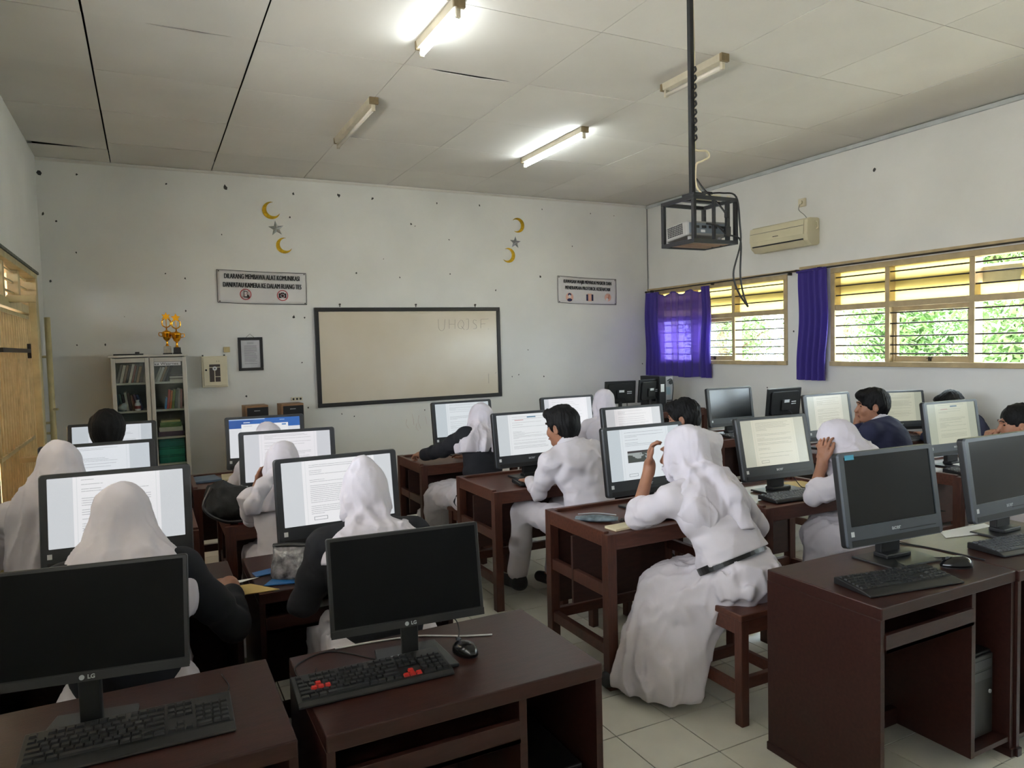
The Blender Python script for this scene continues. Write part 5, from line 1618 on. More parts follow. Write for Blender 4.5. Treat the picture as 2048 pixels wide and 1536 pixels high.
def trophy(label, x, y, hgt, wb, stone, kind):
    t = thing('trophy', label, 'trophy', (x, y, CHT), 0, 'gold trophies')
    b = 0.085 if kind else 0.07
    MB().prism([(-wb, -wb), (wb, -wb), (wb, wb), (-wb, wb)], 0, 0.012).build('foot', FRAME_B, t, bev=0.002)
    mb = MB()
    w2_ = wb * 0.84
    mb._add([(sx * w_, sy * w_, z) for z, w_ in ((0.012, w2_), (b, w2_ * 0.92)) for sx, sy in ((-1, -1), (1, -1), (1, 1), (-1, 1))], [(3, 2, 1, 0), (4, 5, 6, 7), (0, 1, 5, 4), (1, 2, 6, 5), (2, 3, 7, 6), (3, 0, 4, 7)])
    mb.build('plinth', stone, t, bev=0.002)
    st = b
    MB().lathe([(0.022, st), (0.016, st + 0.006), (0.008, st + 0.03), (0.012, st + 0.04), (0.008, st + 0.05), (0.03, st + 0.07), (0.044, st + 0.10), (0.046, st + 0.13), (0.05, st + 0.142), (0.03, st + 0.155), (0.008, st + 0.165), (0.006, st + 0.19)], 20).build('cup', GOLD, t, smooth=True)
    for s in (-1, 1):
        MB().tube(bez([(s * 0.04, 0, st + 0.135), (s * 0.07, 0, st + 0.14), (s * 0.072, 0, st + 0.11), (s * 0.043, 0, st + 0.10)], 5), 0.005).build('handle', GOLD, t)
    fz = st + 0.19
    # wreath with star on top
    for s in (-1, 1):
        MB().tube(bez([(0, 0, fz), (s * 0.035, 0, fz + 0.025), (s * 0.038, 0, fz + 0.07), (s * 0.02, 0, fz + 0.09)], 5), 0.007).build('wreath_arm', GOLD, t)
    pts = []
    for k in range(12 if kind else 10):
        nn = 6 if kind else 5
        rr = 0.048 if k % 2 == 0 else 0.024
        a = R(90 + 180 / nn * k)
        pts.append((rr * math.cos(a), fz + 0.115 + rr * math.sin(a)))
    MB().prism(pts, -0.006, 0.006, XZ).build('star', GOLD, t, bev=0.002)
    MB().cyl((0, 0, fz), (0, 0, fz + 0.08), 0.004).build('stem', GOLD, t)


trophy('taller gold trophy with a pale plinth on the cabinet', 0.195, 8.28, 0.4, 0.044, mat('pale_trophy_stone', srgb(186, 176, 158), 0.4, var=0.15, scale=30), True)
trophy('shorter gold trophy with a black plinth on the cabinet', 0.285, 8.24, 0.36, 0.042, FRAME_B, False)


# loudspeakers
def speaker(label, x, y, z=0.72, w=0.24, d=0.22, h=0.39):
    t = thing('loudspeaker', label, 'speaker', (x, y, z), R(3), 'wooden loudspeakers')
    MB().box(-w / 2, w / 2, 0, d, 0, h).build('cabinet', mat('light_brown_veneer', srgb(140, 104, 72), 0.5, var=0.15, scale=6, stretch=(3, 3, 12)), t, bev=0.003)
    MB().box(-w / 2 + 0.018, w / 2 - 0.004, -0.012, 0.0, 0.012, h - 0.022).build('grille', mat('black_speaker_cloth', srgb(34, 33, 35), 0.9, bump=0.3, bscale=300), t, bev=0.004)
    MB().box(-0.03, 0.03, -0.014, -0.011, h - 0.06, h - 0.054).build('badge', LOGO, t)


speaker('wooden loudspeaker with black grille, the one nearer the cabinet', 1.03, 8.12)
speaker('wooden loudspeaker with black grille, the one nearer the whiteboard', 1.40, 8.10)
# ------------------------------------------------------------------ small things on desks
BLUE = mat('blue_plastic_folder', srgb(36, 104, 168), 0.3, var=0.08)
YELF = mat('manila_folder', srgb(190, 164, 100), 0.7, var=0.06)


def sheet(name, label, cat, pts, z, th, m, curl=0.0, group=None):
    o = MB().prism(pts, z, z + th).build(name, m)
    return tag(o, label, cat, group)


sheet('paper_folder', 'yellow manila folder under the hand on the mouse', 'folder', [(0.16, 2.90), (0.42, 2.882), (0.33, 3.01), (0.10, 3.03)], 0.7515, 0.003, YELF)
sheet('plastic_folder', 'blue plastic folder under the black pencil pouch', 'folder', [(0.37, 2.955), (0.58, 2.905), (0.68, 3.06), (0.46, 3.10)], 0.752, 0.004, BLUE)
sheet('plastic_folder', 'blue folder corner sticking out left of the pencil pouch', 'folder', [(0.36, 3.09), (0.46, 3.11), (0.44, 3.18), (0.35, 3.15)], 0.753, 0.004, BLUE)
sheet('paper_sheet', 'white paper slip beside the hand on the mouse', 'paper', [(0.19, 3.035), (0.30, 3.045), (0.37, 3.075), (0.22, 3.075)], 0.756, 0.001, WHITE_P)
sheet('note_pad', 'white note pad behind the pencil pouch', 'notepad', [(0.60, 3.07), (0.70, 3.04), (0.74, 3.11), (0.63, 3.14)], 0.768, 0.006, WHITE_P)
t = thing('smartphone', 'phone lying under the white note pad', 'phone', (0.66, 3.085, 0.757), R(-15))
MB().box(-0.04, 0.06, -0.03, 0.03, 0.0, 0.009).build('body', mat('rose_phone_case', srgb(150, 110, 96), 0.4), t, bev=0.003)
MB().box(-0.037, 0.057, -0.027, 0.027, 0.009, 0.0095).build('screen', OFF, t)
# pencil pouch: clear body, black top with zip
t = thing('pencil_pouch', 'black and clear pencil pouch with a zip standing on the blue folder', 'pouch', (0.505, 3.025, 0.757), R(-32))
POUCH = mat('dark_clear_vinyl', srgb(70, 70, 74), 0.12, var=0.6, scale=30, bump=0.6, bscale=24, col2=srgb(150, 146, 150))
pf = lambda u, v: (0.10 * (2 * u - 1) * (1 - 0.12 * v), (0.048 * (1 - v) ** 0.6 + 0.012) * math.cos(0) * (1 + 0.08 * math.sin(u * 9)), 0.115 * v + 0.006 * math.sin(u * 7))
mb = MB()
n1, n2 = 20, 10
vs = []
for j in range(n2 + 1):
    v = j / n2
    for i in range(n1):
        a = 2 * PI * i / n1
        cx, cy = math.cos(a), math.sin(a)
        sx = 0.095 * math.copysign(abs(cx) ** 0.5, cx) * (1 - 0.08 * v)
        sy = (0.05 * (1 - v) ** 0.7 + 0.012) * math.copysign(abs(cy) ** 0.6, cy)
        vs.append((sx * (1 + 0.03 * math.sin(v * 9 + i)), sy, 0.118 * v + 0.004 * math.sin(i * 1.7) * v))
fs = [(j * n1 + i, j * n1 + (i + 1) % n1, (j + 1) * n1 + (i + 1) % n1, (j + 1) * n1 + i) for j in range(n2) for i in range(n1)]
fs += [tuple(reversed(range(n1))), tuple(n2 * n1 + k for k in range(n1))]
mb._add(vs, fs)
mb.build('body', POUCH, t, smooth=True)
MB().tube(bez([(-0.088, 0, 0.122), (-0.03, 0, 0.127), (0.04, 0, 0.125), (0.09, 0.0, 0.118), (0.1, 0, 0.08)], 5), 0.009, 8).build('zip_band', BLACK, t)
MB().cyl((0.085, -0.012, 0.115), (0.085, -0.016, 0.115), 0.012, 12).build('zip_ring', LOGO, t)
MB().tube(bez([(0.085, -0.014, 0.105), (0.092, -0.03, 0.07), (0.088, -0.035, 0.03), (0.095, -0.03, 0.012)], 5), 0.0035).build('key_chain', LOGO, t)
# aisle desk
t = thing('pencil_pouch', 'flat blue-grey pencil case on the aisle desk nearest the camera', 'pouch', (2.045, 3.10, 0.757), R(-38))
mb = MB()
vs, fs = [], []
for j in range(9):
    v = j / 8
    for i in range(14):
        a = 2 * PI * i / 14
        vs.append((0.11 * (2 * v - 1), 0.045 * math.cos(a) * (0.75 + 0.25 * math.sin(v * PI)), 0.017 + 0.017 * math.sin(a) * math.sin(PI * (0.12 + 0.76 * v))))
fs = [(j * 14 + i, j * 14 + (i + 1) % 14, (j + 1) * 14 + (i + 1) % 14, (j + 1) * 14 + i) for j in range(8) for i in range(14)]
fs += [tuple(reversed(range(14))), tuple(8 * 14 + k for k in range(14))]
mb._add(vs, fs)
mb.build('body', mat('marbled_blue_cloth', srgb(70, 88, 102), 0.6, var=0.5, scale=22, col2=srgb(126, 142, 150)), t, smooth=True)
MB().tube(bez([(-0.1, 0.03, 0.03), (0, 0.036, 0.036), (0.1, 0.03, 0.03)], 5), 0.003).build('zip', LOGO, t)
t = thing('notebook', 'cream-page notebook lying at the edge of the aisle desk nearest the camera', 'notebook', (2.095, 2.925, 0.757), R(4))
MB().box(-0.09, 0.10, -0.045, 0.045, 0.0, 0.012).build('pages', mat('cream_notebook_pages', srgb(214, 204, 172), 0.8), t, bev=0.001)
MB().box(-0.092, 0.102, -0.047, 0.047, -0.001, 0.002).build('cover', bookmat((120, 96, 70)), t)
t = thing('key_bunch', 'small dark key bunch beside the blue-grey pencil case', 'keys', (2.17, 3.03, 0.757), 0)
for k in range(4):
    MB().bar((0.012 * k - 0.03, 0, 0.004), (0.012 * k + 0.01, 0.035 - 0.012 * k, 0.005 + 0.002 * k), 0.008, 0.003).build('key', BARM, t)
ring(MB(), -0.02, 0.0, 0.014, 0.002, 0).build('ring', LOGO, t).rotation_euler = (R(90), 0, 0)
# notebooks at the end of the fourth-row desk
t = thing('notebook', 'blue-grey notebook at the end of the desk below the cream wall box', 'notebook', (0.345, 5.72, 0.748), R(8))
MB().box(-0.10, 0.09, -0.12, 0.12, 0, 0.016).build('cover', bookmat((92, 112, 138)), t, bev=0.002)
MB().box(-0.096, 0.092, -0.116, 0.121, 0.003, 0.013).build('pages', PAGES, t)
t = thing('notebook', 'cream notebook next to the blue-grey one below the cream wall box', 'notebook', (0.545, 5.72, 0.748), R(-4))
MB().box(-0.09, 0.09, -0.12, 0.12, 0, 0.014).build('cover', mat('cream_notebook_pages', srgb(214, 204, 172), 0.8), t, bev=0.002)
MB().box(-0.086, 0.092, -0.116, 0.121, 0.003, 0.011).build('pages', PAGES, t)
sheet('notebook', 'small red notebook beside the heaped dark jacket', 'notebook', [(0.40, 4.13), (0.50, 4.12), (0.52, 4.2), (0.43, 4.22)], 0.748, 0.006, mat('red_cover', srgb(160, 44, 40), 0.5))
# papers on window-side desks
sheet('paper_folder', 'cream paper folder under the cream-page computer', 'folder', [(3.55, 3.16), (3.76, 3.14), (3.78, 3.30), (3.60, 3.34)], 0.748, 0.004, YELF)
sheet('paper_sheet', 'white papers under the monitor at the right picture edge', 'paper', [(3.22, 2.0), (3.55, 1.93), (3.62, 2.06), (3.3, 2.08)], 0.751, 0.0015, WHITE_P)
sheet('paper_sheet', 'white paper on the desk of the student with bare dark hair', 'paper', [(5.02, 3.0), (5.22, 2.99), (5.25, 3.14), (5.06, 3.16)], 0.748, 0.02, WHITE_P)
sheet('paper_sheet', 'white slip at the edge of the desk of the student with bare dark hair', 'paper', [(4.80, 2.80), (4.95, 2.80), (4.93, 2.87), (4.78, 2.86)], 0.748, 0.002, WHITE_P)
sheet('notebook', 'blue notebook on the desk beside the student in the navy blazer', 'notebook', [(5.32, 3.90), (5.5, 3.90), (5.5, 4.02), (5.34, 4.04)], 0.748, 0.012, bookmat((60, 84, 130)))
# heap of white cloth and box by the gate
t = thing('school_bag', 'grey mesh bag with white plastic film beside the gate', 'bag', (-0.56, 3.98, 0.749), R(10))
mb = MB().grid(lambda u, v: (0.10 * math.cos(u * 2 * PI) * math.sin(v * PI) ** 0.7, 0.08 * math.sin(u * 2 * PI) * math.sin(v * PI) ** 0.7, 0.05 - 0.05 * math.cos(v * PI)), 20, 10)
mb.build('body', mat('grey_mesh_fabric', srgb(86, 84, 82), 0.8, var=0.3, scale=40), t, smooth=True)
MB().grid(lambda u, v: (0.07 * math.cos(u * 2 * PI) * math.sin(v * PI) * (1 + 0.3 * math.sin(u * 13 + v * 5)), 0.05 * math.sin(u * 2 * PI) * math.sin(v * PI), 0.13 - 0.035 * math.cos(v * PI) * (1 + 0.2 * math.sin(u * 11))), 18, 9).build('white_film', mat('white_film', srgb(190, 190, 188), 0.4), t)

# paper on the shelf under the front desk, cloth strap and litter
sheet('paper_sheet', 'grey-white poster sheet on the floor below the front desk', 'paper', [(0.60, 1.78), (0.85, 1.74), (0.88, 1.95), (0.62, 2.0)], 0.001, 0.002, mat('grey_poster', srgb(150, 156, 160), 0.5))
# ------------------------------------------------------------------ people: smooth-blended bodies and clothes
class Vol:
    """A distance field on a grid; surfaces are pulled from it as one continuous skin."""

    def __init__(self, lo, hi, res):
        self.lo, self.res = np.array(lo, float), res
        self.n = np.ceil((np.array(hi) - self.lo) / res).astype(int) + 1
        self.D = np.full(self.n, 1.0, np.float32)

    def sub(self, lo, hi):
        a = np.clip(np.floor((np.array(lo) - self.lo) / self.res).astype(int), 0, self.n)
        b = np.clip(np.ceil((np.array(hi) - self.lo) / self.res).astype(int) + 1, 0, self.n)
        if np.any(b <= a):
            return None, None
        ax = [(self.lo[i] + np.arange(a[i], b[i]) * self.res).astype(np.float32) for i in range(3)]
        X = np.meshgrid(*ax, indexing='ij')
        return tuple(slice(a[i], b[i]) for i in range(3)), X

    def _put(self, s, d, k, op):
        D = self.D[s]
        if op == '+':
            h = np.maximum(k - np.abs(D - d), 0) / k if k > 0 else 0
            self.D[s] = np.minimum(D, d) - h * h * k * 0.25
        else:
            d = -d
            h = np.maximum(k - np.abs(D - d), 0) / k if k > 0 else 0
            self.D[s] = np.maximum(D, d) + h * h * k * 0.25

    def cap(self, a, b, ra, rb=None, k=0.02, op='+'):
        rb = ra if rb is None else rb
        a, b = np.array(a, np.float32), np.array(b, np.float32)
        m = max(ra, rb) + k + 2.5 * self.res
        s, X = self.sub(np.minimum(a, b) - m, np.maximum(a, b) + m)
        if s is None:
            return self
        ba = b - a
        L = float(ba @ ba) + 1e-12
        px = [X[i] - a[i] for i in range(3)]
        t = np.clip((px[0] * ba[0] + px[1] * ba[1] + px[2] * ba[2]) / L, 0, 1)
        d = np.sqrt(sum((px[i] - t * ba[i]) ** 2 for i in range(3))) - (ra + (rb - ra) * t)
        self._put(s, d, k, op)
        return self

    def ell(self, c, r, rot=None, k=0.02, op='+'):
        c, r = np.array(c, float), np.array(r, float)
        m = r.max() + k + 2.5 * self.res
        s, X = self.sub(c - m, c + m)
        if s is None:
            return self
        p = [X[i] - c[i] for i in range(3)]
        if rot is not None:
            Q = np.array(rot.to_3x3()).T
            p = [Q[i, 0] * p[0] + Q[i, 1] * p[1] + Q[i, 2] * p[2] for i in range(3)]
        q1 = np.sqrt(sum((p[i] / r[i]) ** 2 for i in range(3))) + 1e-6
        q2 = np.sqrt(sum((p[i] / r[i] ** 2) ** 2 for i in range(3))) + 1e-6
        d = q1 * (q1 - 1) / q2
        self._put(s, d, k, op)
        return self

    def path(self, pts, rad, k=0.02, op='+'):
        for i in range(len(pts) - 1):
            self.cap(pts[i], pts[i + 1], rad[i], rad[i + 1], k, op)
        return self

    def cut(self, p, n):
        """Remove everything on the side n points to."""
        s, X = self.sub(self.lo - 1, self.lo + self.n * self.res + 1)
        n = np.array(n, float) / np.linalg.norm(n)
        d = sum((X[i] - p[i]) * n[i] for i in range(3))
        self.D = np.maximum(self.D, d.astype(np.float32))
        return self

    def folds(self, fn):
        m = np.abs(self.D) < 0.045
        idx = np.argwhere(m)
        P = self.lo + idx * self.res
        self.D[m] += fn(P).astype(np.float32)
        return self

    def mesh(self, name, m):
        D = np.pad(self.D, 1, constant_values=1.0)
        lo = self.lo - self.res
        ins = D < 0
        nx, ny, nz = D.shape
        cnt = np.zeros((nx - 1, ny - 1, nz - 1), np.uint8)
        offs = [(i, j, k) for i in (0, 1) for j in (0, 1) for k in (0, 1)]
        for i, j, k in offs:
            cnt += ins[i:nx - 1 + i, j:ny - 1 + j, k:nz - 1 + k]
        act = np.argwhere((cnt > 0) & (cnt < 8))
        if len(act) == 0:
            return bpy.data.meshes.new(name)
        vid = np.full(cnt.shape, -1, np.int32)
        vid[act[:, 0], act[:, 1], act[:, 2]] = np.arange(len(act))
        C = [D[act[:, 0] + i, act[:, 1] + j, act[:, 2] + k] for i, j, k in offs]
        acc = np.zeros((len(act), 3))
        w = np.zeros(len(act))
        for a in range(8):
            for b in range(a + 1, 8):
                oa, ob = np.array(offs[a]), np.array(offs[b])
                if np.abs(oa - ob).sum() != 1:
                    continue
                x = (C[a] < 0) != (C[b] < 0)
                t = np.where(x, C[a] / np.where(x, C[a] - C[b], 1), 0)
                acc += np.where(x[:, None], oa + t[:, None] * (ob - oa), 0)
                w += x
        V = lo + (act + acc / w[:, None]) * self.res
        F = []
        for ax in range(3):
            sl0 = [slice(None)] * 3
            sl1 = [slice(None)] * 3
            sl0[ax], sl1[ax] = slice(0, -1), slice(1, None)
            A, B = ins[tuple(sl0)], ins[tuple(sl1)]
            e = np.argwhere(A != B)
            o = [i for i in range(3) if i != ax]
            e = e[(e[:, o[0]] > 0) & (e[:, o[1]] > 0)]
            q = []
            for du, dv in ((-1, -1), (0, -1), (0, 0), (-1, 0)):
                c = e.copy()
                c[:, o[0]] += du
                c[:, o[1]] += dv
                q.append(vid[c[:, 0], c[:, 1], c[:, 2]])
            q = np.stack(q, 1)
            flip = A[e[:, 0], e[:, 1], e[:, 2]]
            if ax == 1:
                flip = ~flip
            q[~flip] = q[~flip][:, ::-1]
            F.append(q)
        F = np.concatenate(F)
        F = F[(F >= 0).all(1)]
        me = bpy.data.meshes.new(name)
        me.vertices.add(len(V))
        me.vertices.foreach_set('co', V.astype(np.float32).ravel())
        me.loops.add(F.size)
        me.loops.foreach_set('vertex_index', F.astype(np.int32).ravel())
        me.polygons.add(len(F))
        me.polygons.foreach_set('loop_start', np.arange(0, F.size, 4, dtype=np.int32))
        me.polygons.foreach_set('loop_total', np.full(len(F), 4, np.int32))
        me.update(calc_edges=True)
        me.validate()
        me.shade_smooth()
        me.materials.append(m)
        return me


def wob(P, f, seed, ax=(1, 1, 1)):
    """Smooth pseudo-noise for cloth, about -1..1."""
    rs = np.random.RandomState(seed)
    x, y, z = P[:, 0] * ax[0] * f, P[:, 1] * ax[1] * f, P[:, 2] * ax[2] * f
    s = 0
    for i in range(5):
        k = rs.uniform(-1, 1, 3) * (1 + 0.5 * i)
        ph = rs.uniform(0, 6.28)
        s = s + np.sin(k[0] * x + k[1] * y + k[2] * z + ph + 0.9 * np.sin(1.3 * k[1] * x + 0.8 * k[2] * y + ph * 2)) / (1 + 0.35 * i)
    return s / 2.6


def crease(P, f, seed, ax, w=0.15):
    """Narrow raised folds along winding lines, 0..1."""
    return np.exp(-(wob(P, f, seed, ax) / w) ** 2)


def ridge(t):
    """Cloth fold profile: soft valley, sharper crest."""
    return np.abs(np.sin(t)) * 2 - 1.27


def V3(*a):
    return np.array(a, float)


def rotx(p, c, a):
    y, z = p[1] - c[1], p[2] - c[2]
    return V3(p[0], c[1] + y * math.cos(a) + z * math.sin(a), c[2] - y * math.sin(a) + z * math.cos(a))


def roty(p, c, a):
    x, z = p[0] - c[0], p[2] - c[2]
    return V3(c[0] + x * math.cos(a) + z * math.sin(a), p[1], c[2] - x * math.sin(a) + z * math.cos(a))


def rotz(p, c, a):
    x, y = p[0] - c[0], p[1] - c[1]
    return V3(c[0] + x * math.cos(a) - y * math.sin(a), c[1] + x * math.sin(a) + y * math.cos(a), p[2])


def hand(vol, W, d, n, side, curl=25, thumb=35, spread=5, s=1.0):
    """Palm, four jointed fingers and a thumb. d: along the fingers, n: palm side, side: +1 puts the thumb on d x n."""
    d = V3(*d) / np.linalg.norm(d)
    n = V3(*n) - d * (np.array(n) @ d)
    n = n / np.linalg.norm(n)
    l = np.cross(d, n) * side
    W = V3(*W)
    vol.cap(W - d * 0.03, W + d * 0.02, 0.024 * s, 0.026 * s, 0.02)
    for q in (-0.026, -0.009, 0.009, 0.026):
        vol.cap(W + d * 0.012 + l * q * 0.6, W + d * 0.078 * s + l * q * s, 0.0135 * s, 0.011 * s, 0.008)
    lens = (0.064, 0.075, 0.08, 0.072)
    for i, q in enumerate((-0.029, -0.0105, 0.0095, 0.029)):
        a = R(spread) * (i - 1.5)
        f = d * math.cos(a) + l * math.sin(a)
        p = W + d * 0.08 * s + l * q * s
        c = R(curl * (0.55 + 0.07 * (3 - i)))
        for j, fr in enumerate((0.46, 0.31, 0.23)):
            f2 = f * math.cos(c) + n * math.sin(c)
            n2 = n * math.cos(c) - f * math.sin(c)
            p2 = p + f2 * lens[i] * fr * s
            vol.cap(p, p2, (0.0092 - 0.0009 * j) * s, (0.0084 - 0.0009 * j) * s, 0.003)
            p, f, n = p2, f2, n2
            c = R(curl * 0.9)
        n = V3(*np.cross(l * side, d))
        n = n / np.linalg.norm(n)
    a = R(thumb)
    t = d * math.cos(a) + l * math.sin(a)
    p = W + d * 0.02 * s + l * 0.024 * s
    p1 = p + t * 0.04 * s + n * 0.008
    t2 = d * math.cos(a * 0.4) + l * math.sin(a * 0.4) + n * 0.25
    p2 = p1 + t2 * 0.033 * s
    p3 = p2 + (t2 - l * 0.15) * 0.024 * s
    vol.path([p, p1, p2, p3], [0.014 * s, 0.0115 * s, 0.010 * s, 0.0082 * s], 0.006)


def head_pts(sk):
    """Frame of the head: centre and axes (right, forward, up)."""
    return sk['hc'], sk['hr'], sk['hf'], sk['hu']


def skeleton(p):
    lean, side, tw = R(p.get('lean', 12)), R(p.get('side', 0)), R(p.get('twist', 0))
    hip = V3(0, 0, p.get('hip', 0.545))
    s = p.get('s', 1.0)

    def up(q):
        q = hip + (V3(*q) - V3(0, 0, 0.545)) * s
        q = rotz(q, hip, tw)
        q = rotx(q, hip, lean)
        return roty(q, hip, side)
    curve = p.get('slump', 0.05)
    sk = dict(hip=hip, s=s)
    sk['waist'] = up((0, -0.015, 0.70))
    sk['chest'] = up((0, 0.0 + curve * 0.2, 0.86))
    sk['neck'] = up((0, curve * 0.7, 1.0))
    for sgn, nm in ((-1, 'L'), (1, 'R')):
        sk['sh' + nm] = up((sgn * p.get('shw', 0.165), curve * 0.9, 0.955 + p.get('shrug' + nm, 0)))
    base = up((0, curve * 1.0, 1.02))
    hy, hp, ht = R(p.get('hyaw', 0)), R(p.get('hpitch', 8)), R(p.get('hroll', 0))
    f = V3(-math.sin(hy) * math.cos(hp), math.cos(hy) * math.cos(hp), -math.sin(hp))
    r = V3(math.cos(hy), math.sin(hy), 0)
    u = np.cross(r, f)
    r, u = r * math.cos(ht) + u * math.sin(ht), u * math.cos(ht) - r * math.sin(ht)
    sk['hr'], sk['hf'], sk['hu'] = r, f, u
    sk['hc'] = base + V3(*p.get('hoff', (0, 0, 0))) + u * 0.115 * s + f * 0.03
    return sk


def H(sk, x, y, z):
    s = sk['s']
    return sk['hc'] + (sk['hr'] * x + sk['hf'] * y + sk['hu'] * z) * s


def hrot(sk):
    return Matrix((sk['hr'], sk['hf'], sk['hu'])).transposed()


def make_body(p, sk, res, skin):
    s = sk['s']
    hip = sk['hip']
    pts = [sk['hc'], hip]
    kn, an = p['knees'], p['ankles']
    allp = [sk['hc'] + V3(0, 0, 0.15), hip, *kn, *an] + [q for a in p['arms'] if a for q in (a['e'], a['w'])]
    lo = np.min(allp, 0) - 0.24
    hi = np.max(allp, 0) + 0.24
    v = Vol(lo, hi, res)
    # trunk (stays under the clothes), legs
    v.path([hip, sk['waist'], sk['chest'], sk['neck']], [0.085, 0.08, 0.085, 0.05], 0.05)
    v.path([sk['shL'], sk['neck'], sk['shR']], [0.04, 0.045, 0.04], 0.03)
    for i, sg in ((0, -1), (1, 1)):
        hj = hip + V3(sg * 0.085, 0.02, -0.02)
        v.path([hj, kn[i], an[i]], [0.062, 0.045, 0.032], 0.03)
        v.cap(an[i], V3(*an[i]) + V3(*p.get('toes', (0, 0.12, 0))) * 0.9 + V3(0, 0, -0.04), 0.03, 0.022, 0.02)
    # neck and head
    R3 = hrot(sk)
    v.cap(sk['neck'], H(sk, 0, -0.015, -0.05), 0.052 * s, 0.05 * s, 0.03)
    v.ell(H(sk, 0, -0.015, 0.025), V3(0.074, 0.092, 0.092) * s, R3, 0.02)
    v.ell(H(sk, 0, 0.02, -0.03), V3(0.058, 0.072, 0.085) * s, R3, 0.035)
    v.ell(H(sk, 0, 0.06, -0.095), V3(0.03, 0.028, 0.022) * s, R3, 0.03)
    for x in (-1, 1):
        v.ell(H(sk, x * 0.036, 0.062, -0.03), V3(0.026, 0.024, 0.026) * s, R3, 0.02)
        v.ell(H(sk, x * 0.031, 0.094, 0.004), V3(0.018, 0.011, 0.012) * s, R3, 0.012, '-')
        if p.get('hijab'):
            continue
        v.ell(H(sk, x * 0.076, -0.012, -0.012), V3(0.009, 0.02, 0.031) * s, R3, 0.006)
        v.ell(H(sk, x * 0.0805, -0.006, -0.008), V3(0.006, 0.011, 0.017) * s, R3, 0.004, '-')
    v.cap(H(sk, 0, 0.084, 0.012), H(sk, 0, 0.108, -0.032), 0.0085 * s, 0.013 * s, 0.012)
    v.ell(H(sk, 0, 0.088, 0.028), V3(0.045, 0.012, 0.009) * s, R3, 0.015)
    v.ell(H(sk, 0, 0.092, -0.06), V3(0.022, 0.009, 0.007) * s, R3, 0.008)
    v.ell(H(sk, 0, 0.089, -0.072), V3(0.019, 0.009, 0.007) * s, R3, 0.008)
    # arms and hands
    for i, nm in ((0, 'L'), (1, 'R')):
        a = p['arms'][i]
        if not a:
            continue
        v.path([sk['sh' + nm], a['e'], a['w']], [0.045, 0.037, 0.026], 0.02)
        hand(v, a['w'], a.get('d', V3(*a['w']) - V3(*a['e'])), a.get('n', (0, 0, -1)), a.get('th', 1 if i else -1), a.get('curl', 22), a.get('thumb', 35), a.get('spread', 6), a.get('hs', 1.0))
    return v.mesh('body', skin)


